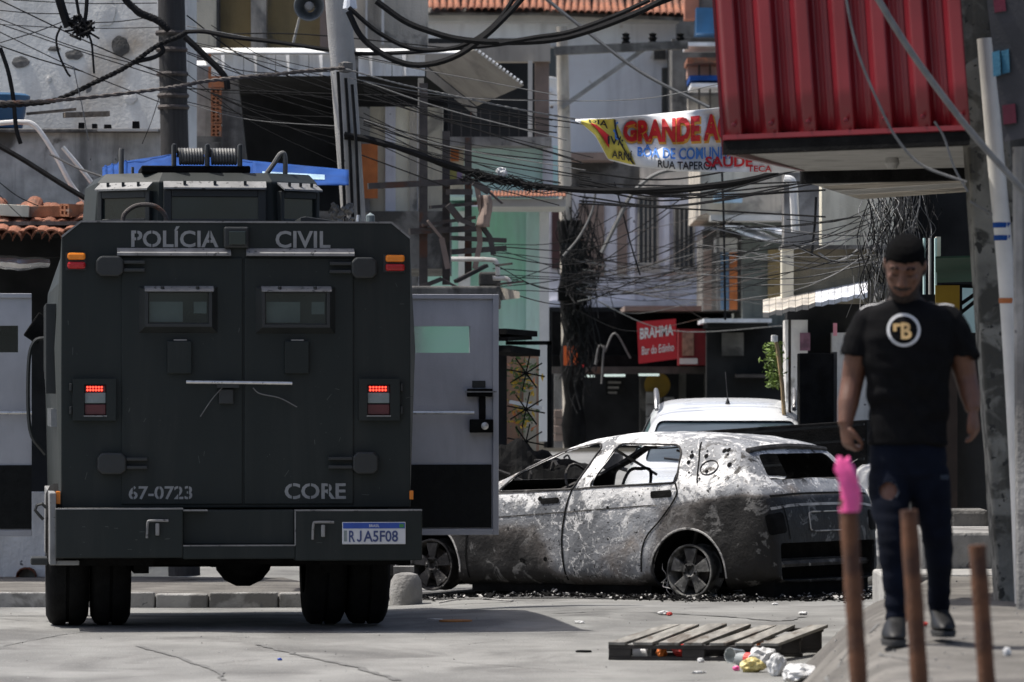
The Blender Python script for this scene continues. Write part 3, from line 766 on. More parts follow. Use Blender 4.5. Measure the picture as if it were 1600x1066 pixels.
# ---- burnt paint
def burnt_material():
    m = bpy.data.materials.new('burnt_sheet_metal'); m.use_nodes = True
    nt = m.node_tree; N = nt.nodes; L = nt.links; b = N['Principled BSDF']
    tc = N.new('ShaderNodeTexCoord'); V = tc.outputs['Object']
    sep = N.new('ShaderNodeSeparateXYZ'); L.new(V, sep.inputs[0])
    def nz(sc, det=8, dist=0.0, ro=.6, off=0):
        mp = N.new('ShaderNodeMapping'); mp.inputs['Location'].default_value = (off, off * .7, off * 1.3); L.new(V, mp.inputs[0])
        n = N.new('ShaderNodeTexNoise'); n.inputs['Scale'].default_value = sc; n.inputs['Detail'].default_value = det; n.inputs['Roughness'].default_value = ro; n.inputs['Distortion'].default_value = dist
        L.new(mp.outputs[0], n.inputs['Vector']); return n.outputs['Fac']
    def mr(src, a, c, lo=0., hi=1.):
        r = N.new('ShaderNodeMapRange'); r.interpolation_type = 'SMOOTHSTEP'
        for k, v in (('From Min', a), ('From Max', c), ('To Min', lo), ('To Max', hi)): r.inputs[k].default_value = v
        L.new(src, r.inputs['Value']); return r.outputs[0]
    def mt(op, a, c):
        x = N.new('ShaderNodeMath'); x.operation = op
        for i, q in ((0, a), (1, c)):
            if hasattr(q, 'links'): L.new(q, x.inputs[i])
            else: x.inputs[i].default_value = q
        return x.outputs[0]
    def mix(f, c1, c2):
        x = N.new('ShaderNodeMix'); x.data_type = 'RGBA'; L.new(f, x.inputs[0])
        for i, c in ((6, c1), (7, c2)):
            if hasattr(c, 'links'): L.new(c, x.inputs[i])
            else: x.inputs[i].default_value = (*c, 1)
        return x.outputs[2]
    X, Z = sep.outputs[0], sep.outputs[2]
    # bare blue-grey steel, soft gradients
    c = mix(mr(nz(1.5, 3), .35, .65), (.15, .156, .165), (.32, .33, .345))
    c = mix(mr(nz(2.0, 6, .5, .6, 5), .54, .78, 0., .75), c, (.22, .165, .115))
    # white ash crust: strongest along the door tops and roof, broken and ragged
    n1 = nz(2.3, 12, .9, .66, 2)
    up = mr(Z, .45, .90, -.075, .05)
    mid = mt('MULTIPLY', mr(X, .0, .4), mr(X, 2.3, 1.5))
    ash = mt('ADD', n1, mt('ADD', up, mt('MULTIPLY', mid, .045)))
    ash = mt('ADD', ash, mr(Z, 1.18, 1.27, 0., -.075)); ash = mt('ADD', ash, mr(X, .05, -.35, 0., -.05))
    c = mix(mr(ash, .525, .60, 0., .75), c, (.50, .495, .48))
    nf = nz(11, 10, .6, .7, 9)
    crust = mt('ADD', mt('MULTIPLY', ash, .62), mt('MULTIPLY', nf, .38))
    c = mix(mr(crust, .535, .55), c, (.74, .735, .72))
    # curled paint rims
    ring = mt('ABSOLUTE', mt('SUBTRACT', nz(1.9, 12, 1.1, .62, 17), .50), 0.0)
    c = mix(mt('MULTIPLY', mr(ring, .011, .004), mr(nf, .42, .50)), c, (.70, .69, .67))
    # brown heat bloom over the rear wing, darker low on the front door, soot over the tail
    n2 = nz(2.0, 10, .6, .62, 14)
    low_front = mt('MULTIPLY', mr(X, 1.05, 1.75), mr(Z, .70, .40))
    tail = mt('MULTIPLY', mr(X, .10, -.45), mr(Z, .86, .74))
    arch = mt('MULTIPLY', mr(X, .62, .15), mr(Z, .86, .66))
    sill = mr(Z, .24, .10)
    s = mt('ADD', mt('MULTIPLY', n2, .7), mt('MULTIPLY', low_front, .42)); s = mt('ADD', s, mt('MULTIPLY', tail, .38)); s = mt('ADD', s, mt('MULTIPLY', arch, .30)); s = mt('ADD', s, mt('MULTIPLY', sill, .25))
    c = mix(mr(s, .42, .62, 0., .8), c, (.085, .068, .054))
    c = mix(mr(s, .52, .78), c, (.014, .013, .012))
    gr = nz(5, 12, .8, .68, 21)
    c = mix(mt('MULTIPLY', mr(s, .55, .70), mr(gr, .555, .60, 0., .55)), c, (.24, .235, .225))
    # soot round the window openings, pitting and specks
    edge = mt('MULTIPLY', mr(Z, .86, .93), mr(Z, 1.26, 1.16))
    c = mix(mt('MULTIPLY', edge, mr(nz(7, 8, .5, .65, 51), .56, .62)), c, (.03, .027, .024))
    c = mix(mr(nz(46, 4, 0, .6, 3), .62, .66), c, (.014, .013, .012))
    c = mix(mt('MULTIPLY', mr(nz(30, 6, .2, .65, 61), .60, .64), mr(s, .6, .45)), c, (.66, .65, .63))
    c = mix(mr(nz(18, 6, .3, .65, 31), .63, .66), c, (.016, .014, .012))
    c = mix(mr(nz(3.7, 6, .4, .6, 40), .74, .78), c, (.36, .12, .03))
    L.new(c, b.inputs['Base Color'])
    b.inputs['Roughness'].default_value = .62; b.inputs['Metallic'].default_value = .12; b.inputs['Specular IOR Level'].default_value = .4
    bp = N.new('ShaderNodeBump'); bp.inputs['Strength'].default_value = 1.0; bp.inputs['Distance'].default_value = .016
    h = mt('ADD', nz(6, 8, .4, .6, 2), mt('MULTIPLY', ash, .6)); h = mt('ADD', h, mt('MULTIPLY', nz(40, 5, 0, .6, 8), .25))
    L.new(h, bp.inputs['Height']); L.new(bp.outputs[0], b.inputs['Normal'])
    return m
m_burnt = burnt_material()
m_sootin = mat('sooty_inside', (.02, .019, .018), .9, var=.5, scale=9, bump=.4, second=(.11, .105, .1), s_at=.64, s_soft=.04, s_scale=7)
m_char = mat('charred_metal', (.045, .042, .040), .85, var=.6, scale=7, bump=.6, bscale=40, second=(.20, .19, .175), s_at=.62, s_soft=.04, s_scale=6, spots=(.4, .39, .37), sp_at=.70, sp_scale=20)
m_ashy = mat('ashy_bar', (.42, .41, .39), .8, var=.4, scale=8, bump=.4, second=(.05, .05, .05), s_at=.58, s_scale=7)

BT = dict(
    stations=[-.76, -.745, -.71, -.66, -.60, -.52, -.42, -.33, -.2, 0, .3, .6, .9, 1.15, 1.35, 1.6, 1.85, 2.02, 2.12, 2.4, 2.7, 2.95, 3.1, 3.2, 3.22],
    top=[(-.76, .40), (-.745, .62), (-.71, .745), (-.66, .835), (-.60, .895), (-.52, .985), (-.42, 1.11), (-.33, 1.20), (-.2, 1.235), (0, 1.262), (.3, 1.29), (.7, 1.302), (1.0, 1.285), (1.2, 1.25), (1.45, 1.165), (1.75, 1.02), (2.0, .89), (2.1, .865), (2.5, .80), (2.9, .72), (3.1, .60), (3.22, .42)],
    belt=[(-.76, .38), (-.70, .72), (-.6, .86), (-.4, .895), (0, .90), (1.0, .85), (1.9, .795), (2.2, .78), (2.9, .66), (3.22, .4)],
    w=[(-.76, .70), (-.71, .775), (-.6, .825), (-.3, .862), (0, .87), (2.5, .87), (2.9, .82), (3.1, .74), (3.22, .60)],
    yr=[(-.76, .60), (-.5, .60), (-.2, .585), (1.2, .585), (1.9, .64), (2.2, .70), (3.22, .5)],
    low=[(-.76, .13), (-.4, .06), (2.6, .04), (3.22, .11)])
W1 = rnd_poly([(1.86, .815), (1.745, .965), (1.36, 1.135), (1.02, 1.20), (.985, 1.16), (1.13, .845)], .035)
W2 = rnd_poly([(.955, .86), (.80, 1.195), (.26, 1.19), (.19, 1.14), (.15, .905)], .045)
arches = [(circle(0, .20, .335), 'y', .42, 1.2), (circle(0, .20, .335), 'y', -1.2, -.42), (circle(2.55, .20, .335), 'y', .42, 1.2), (circle(2.55, .20, .335), 'y', -1.2, -.42)]
cuts = [
    [(W1, 'y', -1.3, 1.3), (W2, 'y', -1.3, 1.3)],
    arches,
    [(rnd_poly([(-.56, .925), (.56, .925), (.47, 1.125), (-.47, 1.125)], .05), 'x', -1.2, -.15),
     (rnd_poly([(-.66, .15), (.66, .15), (.69, .44), (-.69, .44)], .04), 'x', -1.2, -.45)],
    [(rnd_poly([(-.62, .90), (.62, .90), (.52, 1.19), (-.52, 1.19)], .06), 'x', 1.22, 2.6)],
]
me, burnt_tree = cut_shell(BT, cuts, (m_burnt, m_sootin))
burnt = thing('burnt_car', 'burnt-out grey hatchback with ash-white doors and no windows', 'car', (1.877, 40.615, road_z(1.9, 40.6) + .005), R(144))
bshell = link_mesh('body', me, m_burnt, burnt)
for v in me.vertices:      # warped, dented sheet metal
    q = v.co; k = .020 * mnoise.noise(q * 2.6) + .008 * mnoise.noise(q * 8 + Vector((3, 1, 5))); v.co = q + Vector((0, math.copysign(k, q.y) if abs(q.y) > .3 else 0, k * .8 if q.z > .9 else 0))
bmw = bmesh.new(); bmw.from_mesh(me); burnt_tree = BVHTree.FromBMesh(bmw); bmw.free()
def side(u, z, off=.004):
    h = burnt_tree.ray_cast(Vector((u, 3, z)), Vector((0, -1, 0)))
    p = h[0] if h[0] else Vector((u, .8, z)); n = h[1] if h[0] else Vector((0, 1, 0))
    return p + (n if n.y > 0 else -n) * off
def back(y, z, off=.004):
    h = burnt_tree.ray_cast(Vector((-3, y, z)), Vector((1, 0, 0)))
    p = h[0] if h[0] else Vector((-.7, y, z)); n = h[1] if h[0] else Vector((-1, 0, 0))
    return p + (n if n.x < 0 else -n) * off
def strip(pts, w, fn, name, m, parent, n=6, off=.004):
    q = spline([(a, b, 0) for a, b in pts], n); mb = MB(); L_ = []
    for i, p in enumerate(q):
        d = (q[min(i + 1, len(q) - 1)] - q[max(i - 1, 0)]); d.normalize(); s = Vector((-d.y, d.x, 0)) * w / 2
        L_.append((fn(p.x + s.x, p.y + s.y, off), fn(p.x - s.x, p.y - s.y, off)))
    for (a, b), (c, d) in zip(L_, L_[1:]): mb.add([a, b, d, c], [(0, 1, 2, 3)])
    return mb.build(name, m, parent, fix=False)
def patch(poly, fn, name, m, parent, off=.005):
    """filled polygon laid on the body as a fine fan"""
    cx = sum(p[0] for p in poly) / len(poly); cy = sum(p[1] for p in poly) / len(poly); n = len(poly); mb = MB(); K = 5
    for k in range(1, K + 1):
        for p in poly: mb.v.append(tuple(fn(lerp(cx, p[0], k / K), lerp(cy, p[1], k / K), off)))
    mb.v.append(tuple(fn(cx, cy, off))); c = len(mb.v) - 1
    for i in range(n): mb.f.append((c, i, (i + 1) % n))
    for k in range(K - 1):
        for i in range(n):
            i2 = (i + 1) % n; mb.f.append((k * n + i, (k + 1) * n + i, (k + 1) * n + i2, k * n + i2))
    return mb.build(name, m, parent, fix=False)
strip([(1.13, .845), (1.17, .70), (1.20, .45), (1.16, .12)], .016, side, 'door_seam', m_black, bshell)
strip([(.145, .90), (.12, .80), (.25, .62), (.40, .45), (.44, .2)], .014, side, 'door_seam', m_black, bshell)
strip([(2.05, .80), (2.12, .6), (2.14, .3), (2.12, .12)], .014, side, 'door_seam', m_black, bshell)
strip([(.06, 1.215), (.0, 1.08), (-.05, .93), (-.06, .90)], .012, side, 'panel_seam', m_black, bshell)
strip([(1.9, .795), (1.13, .838), (.95, .852), (.15, .898)], .014, side, 'sill_seam', m_char, bshell)
strip([(1.95, .60), (1.2, .655), (.5, .71), (.3, .72)], .010, side, 'crease_line', m_char, bshell, off=.003)
patch(rnd_poly([(1.24, .73), (1.42, .715), (1.43, .76), (1.25, .775)], .02), side, 'door_handle', m_black, bshell)
patch(rnd_poly([(.16, .79), (.36, .775), (.37, .83), (.17, .845)], .02), side, 'door_handle', m_black, bshell)
mb = MB(); mb.tube([side(-.12 + .075 * math.cos(a * .35), 1.02 + .055 * math.sin(a * .35), .004) for a in range(18)], .005, 5, closed=True); mb.build('filler_ring', m_char, bshell)
for W in (W1, W2):
    mb = MB(); pts = [side(lerp(sum(p[0] for p in W) / len(W), u, 1.03), lerp(sum(p[1] for p in W) / len(W), z, 1.03), .002) for u, z in W]
    mb.tube(pts, .009, 5, closed=True); mb.build('window_seal', m_char, bshell)
random.seed(5)
for k in range(22):       # burnt-through holes in the quarter panel and doors
    u, z = random.uniform(-.3, .1), random.uniform(.93, 1.17)
    if k > 12: u, z = random.uniform(.3, 1.8), random.uniform(.25, .8)
    patch(circle(u, z, random.uniform(.006, .02), 9), side, 'burn_hole', m_black, bshell)
# wheel-arch lips
for u in (0, 2.55):
    mb = MB(); mb.tube([side(u + .345 * math.cos(a), .20 + .345 * math.sin(a), -.004) for a in [R(k) for k in range(-6, 187, 8)]], .010, 6); mb.build('arch_lip', m_ashy, burnt, smooth=True)
    for sy in (-1, 1):
        mb = MB(); arc = [(u + .36 * math.cos(R(k)), .20 + .36 * math.sin(R(k))) for k in range(0, 181, 15)]
        mb.add([(x, sy * .44, z) for x, z in arc] + [(x, sy * .80, z) for x, z in arc], [(i, i + 1, 13 + i + 1, 13 + i) for i in range(12)] + [tuple(range(13))]); mb.build('wheel_well', m_black, burnt, fix=False)
# tail: lamp cavities, plate recess, creases, bumper beam
patch(rnd_poly([(.60, .52), (.78, .50), (.79, .66), (.62, .68)], .03), back, 'lamp_cavity', m_black, bshell, off=.006)
patch(rnd_poly([(-.60, .52), (-.78, .50), (-.79, .66), (-.62, .68)], .03), back, 'lamp_cavity', m_black, bshell, off=.006)
strip([(.74, .705), (.4, .73), (-.4, .73), (-.74, .705)], .020, back, 'tailgate_crease', m_ashy, bshell)
strip([(.70, .80), (.3, .815), (-.3, .815), (-.70, .80)], .016, back, 'tailgate_gap', m_black, bshell)
strip([(.6, .74), (.58, .6), (.56, .47)], .012, back, 'tailgate_gap', m_black, bshell)
mb = MB(); mb.tube([back(.0 + .26 * cx, .60 + .075 * cz, .004) for cx, cz in rnd_poly([(-1, -1), (1, -1), (1, 1), (-1, 1)], .3)], .006, 5, closed=True); mb.build('plate_recess', m_ashy, bshell)
mb = MB(); mb.tube([(-.66, .70, .27), (-.70, .3, .275), (-.70, -.3, .275), (-.66, -.70, .27)], .028, 6); mb.box(-.62, -.56, -.6, .6, .25, .31)
mb.build('bumper_beam', m_char, burnt)
mb = MB(); mb.box(-.55, -.5, -.68, .68, .10, .5); mb.build('rear_panel', m_black, burnt)
strip([(-.60, 1.0), (-.5, 1.08)], .004, back, 'hatch_stay', m_ashy, bshell)
# left rear corner panel hanging loose
mb = MB(); mb.grid(lambda s, t: Vector((-.50 - .14 * s, .80 + .03 * math.sin(3 * s) - .02 * s, .30 + .30 * t)) + Vector((.02 * math.sin(7 * t), .012 * math.sin(9 * s + 5 * t), 0)), 8, 8)
o = mb.build('bumper_bracket', m_burnt, burnt, smooth=True, fix=False); sm = o.modifiers.new('t', 'SOLIDIFY'); sm.thickness = .006
# roof spoiler edge
mb = MB(); mb.tube([(-.36, y, 1.185 - .10 * abs(y) ** 2) for y in (-.56, -.35, -.15, 0, .15, .35, .56)], .022, 6); mb.build('spoiler_edge', m_char, burnt, smooth=True)
# interior: floor, dash beam, seat frames, roof bows
mb = MB(); mb.box(-.45, 2.0, -.7, .7, .16, .20); mb.box(.40, 2.15, -.72, .78, .015, .155); mb.box(-.70, -.40, -.66, .70, .02, .155); mb.box(-.45, -.1, -.68, .68, .2, .5); mb.box(1.9, 2.0, -.68, .68, .2, .72); mb.build('floor_pan', m_black, burnt)
mb = MB(); mb.tube([(1.72, -.68, .74), (1.72, .68, .76)], .03, 7); mb.tube(spline([(1.72, .38, .75), (1.5, .38, .84), (1.4, .38, .88)]), .018, 6)
mb.tube([(1.38 + .05 * math.cos(a * .4), .38 + .17 * math.sin(a * .4), .88 + .15 * math.cos(a * .4)) for a in range(16)], .011, 5, closed=True); mb.build('dash_beam', m_char, burnt)
for cy in (-.36, .36):
    mb = MB(); mb.tube(spline([(.95, cy - .2, .35), (.85, cy - .2, .8), (.80, cy - .15, .98), (.79, cy, 1.0), (.80, cy + .15, .98), (.85, cy + .2, .8), (.95, cy + .2, .35)], 4), .014, 6)
    for k in range(6): mb.tube([(.93 - .025 * k, cy - .19, .42 + .085 * k), (.93 - .025 * k, cy + .19, .42 + .085 * k)], .004, 4)
    mb.tube([(.95, cy - .2, .36), (1.4, cy - .2, .36), (1.4, cy + .2, .36), (.95, cy + .2, .36)], .014, 5); mb.build('seat_frame', m_char, burnt)
mb = MB(); mb.tube(spline([(.12, -.6, .4), (.0, -.58, .86), (0, 0, .9), (0, .58, .86), (.12, .6, .4)], 5), .014, 6); mb.build('seat_frame', m_char, burnt)
mb = MB(); mb.tube(spline([(.72, .56, 1.19), (.5, .1, 1.22), (.35, -.5, 1.17)], 5), .012, 5); mb.tube(spline([(-.1, .56, 1.12), (.0, 0, 1.2), (0, -.56, 1.12)], 5), .013, 5)
mb.tube([(1.0, .5, 1.18), (.78, .15, .95)], .012, 5); mb.tube([(.35, .5, 1.15), (.05, .05, .98)], .010, 5); mb.build('roof_bow', m_ashy, burnt)
# tattered headliner hanging
mb = MB(); mb.tube(spline([(.8, .57, 1.19), (.6, .56, 1.165), (.35, .56, 1.17), (.22, .57, 1.185)], 5), .006, 5); mb.build('roof_wire', m_char, burnt)
# wheels on bare rims
def burnt_wheel(u, y, s, camber=0.0, name='wheel', mm=m_char):
    r = .212; mb = MB(); c = (u, y, r)
    mb.lathe([(r * .80, -s * .10), (r * .97, -s * .10), (r, -s * .085), (r * .9, -s * .05), (r * .87, 0), (r * .9, s * .06), (r, s * .085), (r * .99, s * .10), (r * .93, s * .10), (r * .86, s * .06), (r * .82, 0), (r * .8, -s * .10)], c, 'y', 40)
    w = mb.build(name, mm, burnt, smooth=True, ang=30)
    mb = MB()
    for k in range(5):
        a = R(90 + 72 * k)
        def q(rr, da, d): return (u + rr * math.cos(a + da), y + s * d, r + rr * math.sin(a + da))
        mb.hexa([q(.04, -.55, .05), q(.187, -.30, .055), q(.187, .30, .055), q(.04, .55, .05), q(.04, -.55, .085), q(.187, -.33, .088), q(.187, .33, .088), q(.04, .55, .085)])
        mb.build('spoke', mm, w, bevel=.006); mb = MB()
    mb.lathe([(.062, s * .04), (.066, s * .09), (.045, s * .094), (.03, s * .08), (.028, s * .06), (0, s * .06)], c, 'y', 20); mb.build('hub', mm, w, smooth=True)
    for k in range(5):
        a = R(54 + 72 * k); mb = MB(); mb.lathe([(.0, s * .1), (.009, s * .1), (.010, s * .085)], (u + .05 * math.cos(a), y, r + .05 * math.sin(a)), 'y', 8); mb.build('lug_nut', m_black, w)
    mb = MB(); mb.lathe([(.11, 0), (.13, s * .0), (.13, s * .015), (.11, s * .015)], (u, y, r), 'y', 24); mb.lathe([(0, s * .004), (.12, s * .004)], (u, y, r), 'y', 24); mb.build('brake_disc', m_steel, w)
burnt_wheel(0, .745, 1, mm=mat('ashy_rim', (.15, .148, .14), .7, .2, var=.5, scale=9, bump=.3, second=(.035, .034, .033), s_at=.55, s_scale=5, spots=(.4, .4, .38), sp_at=.69, sp_scale=18))
burnt_wheel(2.55, .70, 1); burnt_wheel(0, -.745, -1); burnt_wheel(2.55, -.745, -1)
# burnt tyre wire coils hanging on the left rear wheel
mb = MB(); random.seed(3)
for k in range(16):
    a0 = random.uniform(3.5, 5.4); pts = []
    for j in range(9):
        a = a0 + j * .16; rr = .22 + random.uniform(0, .05); pts.append((rr * math.cos(a), .72 + random.uniform(-.10, .14), max(.012, .20 + rr * math.sin(a))))
    mb.tube(pts, .003, 4)
mb.build('tyre_wire', m_ashy, burnt)

# debris under and round the wreck
def debris(name, label, pts, n, smin, smax, m, seed, zoff=0.0):
    random.seed(seed); mb = MB()
    for k in range(n):
        t = random.random(); i = min(int(t * (len(pts) - 1)), len(pts) - 2); f = t * (len(pts) - 1) - i
        x = lerp(pts[i][0], pts[i + 1][0], f) + random.gauss(0, pts[i][2]); y = lerp(pts[i][1], pts[i + 1][1], f) + random.gauss(0, pts[i][3])
        s = random.uniform(smin, smax) * (1 if random.random() < .9 else 1.8)
        mb.obox((x, y, road_z(x, y) + s * .2 + abs(random.gauss(0, zoff))), (s * random.uniform(.5, 2), s * random.uniform(.4, 1.3), s * random.uniform(.15, .6)), (random.uniform(-.6, .6), random.uniform(-.6, .6), random.uniform(0, 3)))
    return tag(mb.build(name, m, fix=False), label, 'debris', kind='stuff')
fl = Vector((math.cos(R(144)), math.sin(R(144)))); lf = Vector((-math.sin(R(144)), math.cos(R(144)))); rc = Vector((1.877, 40.615))
def cw(u, y): p = rc + fl * u + lf * y; return p.x, p.y
line = [(*cw(-.9, .2), .3, .3), (*cw(-.5, .8), .2, .2), (*cw(.1, .92), .16, .14), (*cw(.4, .85), .2, .16), (*cw(1.4, .82), .3, .16), (*cw(2.7, .85), .3, .2)]
debris('ash_debris', 'black ash and charred crumbs along the foot of the burnt car', line, 3200, .005, .022, m_black, 21, .012)
debris('ash_flakes', 'pale ash flakes scattered along the foot of the burnt car', line, 700, .005, .02, m_ashy, 22, .016)
debris('ash_debris', 'charred crumbs heaped behind the burnt tailgate', [(*cw(-.95, .6), .12, .1), (*cw(-1.0, -.3), .15, .15), (*cw(-.9, -1.1), .2, .2)], 1500, .005, .025, m_black, 23, .014)
debris('ash_flakes', 'pale ash flakes behind the burnt tailgate', [(*cw(-.95, .6), .12, .1), (*cw(-1.0, -.3), .15, .15), (*cw(-.9, -1.1), .2, .2)], 260, .005, .024, m_ashy, 24, .016)
# soot stain sheet under the wreck
mb = MB(); pts = []
for k in range(48):
    a = 2 * math.pi * k / 48; rr = 1 + .10 * mnoise.noise(Vector((math.cos(a) * 2, math.sin(a) * 2, 5))) + .06 * mnoise.noise(Vector((math.cos(a) * 7, math.sin(a) * 7, 5)))
    x, y = cw(1.15 + 2.35 * rr * math.cos(a), 1.25 * rr * math.sin(a)); pts.append((x, y))
cx, cy = cw(1.15, 0)
for k in (0, .33, .66, 1):
    for x, y in pts: xx, yy = lerp(cx, x, k), lerp(cy, y, k); mb.v.append((xx, yy, road_z(xx, yy) + .006))
for r in range(3):
    for k in range(48): k2 = (k + 1) % 48; mb.f.append((r * 48 + k, r * 48 + k2, (r + 1) * 48 + k2, (r + 1) * 48 + k))
tag(mb.build('soot_stain', mat('soot_ground', (.045, .044, .043), .9, var=.4, scale=6, bump=.3, second=(.14, .14, .135), s_at=.58, s_scale=3), fix=False), 'black soot stain on the ground beneath the burnt car', 'stain', kind='structure')
# trim strip lying on the ground before the front wheel
mb = MB(); pts = spline([P(686, 944, 40.9 - 1.0), P(720, 940, 39.9), P(760, 941, 39.8), P(800, 944, 39.7)], 5)
pts = [Vector((p.x, p.y, road_z(p.x, p.y) + .02 + .02 * math.sin(i * .25))) for i, p in enumerate(pts)]
for a, b_ in zip(pts, pts[1:]): mb.bar(a, b_, .06, .012)
tag(mb.build('trim_strip', m_ashy), 'bent pale trim strip on the ground before the burnt car front wheel', 'strip')

# ------------------------------------------------------------------ white SUV facing us behind the wreck
m_wcar = mat('white_car_paint', (.68, .70, .72), .3, var=.03, scale=2, bump=0, coat=.5)
m_cglass = mat('car_glass', (.05, .07, .085), .06, var=.1, scale=2, bump=0, spec=1.0)
m_plast = mat('black_plastic', (.025, .025, .026), .55, var=.2, scale=8)
m_rail = mat('grey_rail', (.22, .22, .225), .4, .4, var=.1)
WT = dict(
    stations=[-.86, -.84, -.80, -.74, -.66, -.55, -.40, -.2, .1, .5, .85, 1.1, 1.25, 1.40, 1.6, 1.85, 2.05, 2.15, 2.4, 2.8, 3.15, 3.32, 3.40, 3.43],
    top=[(-.86, .7), (-.80, 1.0), (-.74, 1.12), (-.66, 1.30), (-.55, 1.46), (-.4, 1.545), (-.2, 1.585), (.2, 1.61), (.6, 1.605), (.85, 1.58), (1.1, 1.525), (1.25, 1.475), (1.40, 1.40), (1.85, 1.12), (2.05, 1.02), (2.15, 1.0), (2.6, .96), (3.0, .90), (3.3, .78), (3.43, .55)],
    belt=[(-.86, .66), (-.7, .98), (0, 1.0), (1.8, .96), (2.2, .94), (3.2, .78), (3.43, .5)],
    w=[(-.86, .74), (-.7, .85), (0, .90), (2.6, .90), (3.1, .85), (3.35, .74), (3.43, .66)],
    yr=[(-.86, .62), (-.5, .62), (0, .62), (1.2, .62), (2.0, .72), (3.43, .6)],
    low=[(-.86, .34), (-.3, .24), (2.9, .24), (3.43, .30)])
wc = [[(rnd_poly([(1.78, 1.02), (1.30, 1.36), (.75, 1.46), (.72, 1.03)], .04), 'y', -1.3, 1.3), (rnd_poly([(.64, 1.03), (.64, 1.46), (-.1, 1.46), (-.35, 1.05)], .04), 'y', -1.3, 1.3)],
      [(circle(0, .33, .37), 'y', .45, 1.2), (circle(0, .33, .37), 'y', -1.2, -.45), (circle(2.67, .33, .37), 'y', .45, 1.2), (circle(2.67, .33, .37), 'y', -1.2, -.45)],
      [(rnd_poly([(-.70, 1.055), (.70, 1.055), (.585, 1.405), (-.585, 1.405)], .05), 'x', 1.15, 2.6), (rnd_poly([(-.6, 1.1), (.6, 1.1), (.52, 1.42), (-.52, 1.42)], .05), 'x', -1.3, -.4)]]
me, w_tree = cut_shell(WT, wc, (m_wcar, m_plast), .03)
suv = thing('white_suv', 'white SUV with roof rails parked behind the burnt car', 'car', (1.90, 45.75, road_z(1.9, 45) - .01), R(-92))
link_mesh('body', me, m_wcar, suv)
o = car_loft(WT, 'glass', .022); gm = evaluated(o, 'glass'); gm.polygons.foreach_set('use_smooth', [True] * len(gm.polygons)); link_mesh('glass', gm, m_cglass, suv)
for sy in (-1, 1):
    mb = MB(); mb.tube(spline([(1.08, sy * .60, 1.50), (.95, sy * .605, 1.60), (.6, sy * .61, 1.665), (0, sy * .61, 1.665), (-.35, sy * .605, 1.62), (-.48, sy * .60, 1.52)], 5), .02, 8); mb.build('roof_rail', m_rail, suv, smooth=True)
    mb = MB(); mb.rings([(1.72, sy * .98, z, .07 * k, .10 * k) for z, k in ((.98, .5), (1.0, .95), (1.06, 1.0), (1.12, .95), (1.14, .5))], 14); mb.tube([(1.72, sy * .98, 1.02), (1.75, sy * .85, .98)], .02, 6); mb.build('mirror', m_plast, suv, smooth=True)
    mb = MB(); mb.tube(spline([(2.10, sy * .15 + .2, 1.035), (2.02, sy * .15 - .1, 1.055), (1.96, sy * .15 - .38, 1.085)], 4), .011, 5); mb.build('wiper', m_plast, suv)
    mb = MB(); mb.rings([(3.30, sy * .66, z, .07 * k, .14 * k) for z, k in ((.64, .7), (.68, 1), (.74, 1), (.77, .7))], 14); mb.build('headlamp', m_clear, suv, smooth=True)
    for u in (0, 2.67):
        mb = MB(); mb.lathe([(.2, -.1), (.31, -.11), (.33, -.08), (.33, .08), (.31, .11), (.2, .1)], (u, sy * .76, .33), 'y', 28); w = mb.build('wheel', m_tyre, suv, smooth=True)
        mb = MB(); mb.lathe([(.2, sy * .09), (.19, sy * .05), (.08, sy * .07), (0, sy * .08)], (u, sy * .76, .33), 'y', 20); mb.build('rim', m_rimg, w, smooth=True)
mb = MB(); mb.box(3.30, 3.44, -.46, .46, .58, .74); mb.build('grille', m_plast, suv, bevel=.02)
mb = MB(); mb.lathe([(.022, 0), (.016, .025), (.006, .05), (0, .05)], (.98, .02, 1.548), 'z', 10); an = mb.build('antenna', m_plast, suv, smooth=True)
mb = MB(); mb.tube([(.98, .02, 1.59), (.90, .0, 1.83)], .0035, 5); mb.build('antenna_rod', m_plast, an)
mb = MB(); mb.tube([(2.3, -.1, 1.03), (2.28, -.16, 1.05), (2.3, -.25, 1.05)], .015, 6); mb.build('washer_nozzle', m_plast, suv)
# ------------------------------------------------------------------ houses round the street
m_stucco = mat('grey_stucco', (.68, .68, .65), .92, var=.15, scale=1.5, bump=.35, bscale=30, second=(.33, .27, .20), s_at=.56, s_soft=.12, s_scale=.55, streak=(.33, .33, .315), k_amt=.5, spots=(.14, .14, .14), sp_at=.71, sp_scale=6)
m_roughw = mat('rough_render', (.42, .42, .405), .95, var=.28, scale=4, bump=.7, bscale=22, second=(.10, .095, .085), s_at=.58, s_soft=.06, s_scale=2.2, streak=(.05, .05, .048), k_amt=.6, spots=(.05, .05, .05), sp_at=.69, sp_scale=12)
m_ochre = mat('ochre_wall', (0.378, 0.280, 0.133), .9, var=.18, scale=2, bump=.3, second=(.16, .14, .11), s_at=.6, s_scale=1.2, streak=(.09, .075, .05), k_amt=.6)
m_beige = mat('beige_render', (.56, .51, .40), .9, var=.18, scale=2, bump=.3, streak=(.14, .13, .11), k_amt=.7, second=(.26, .24, .2), s_at=.6, s_scale=1.5)
m_cream = mat('cream_wall', (.74, .70, .57), .9, var=.12, scale=2, bump=.2, streak=(.3, .27, .2), k_amt=.6)
m_blueg = mat('bluegrey_wall', (.70, .745, .79), .9, var=.10, scale=1.2, bump=.2, second=(.62, .62, .65), s_at=.53, s_soft=.1, s_scale=.5, streak=(.36, .37, .4), k_amt=.5, spots=(.5, .5, .5), sp_at=.72, sp_scale=5)
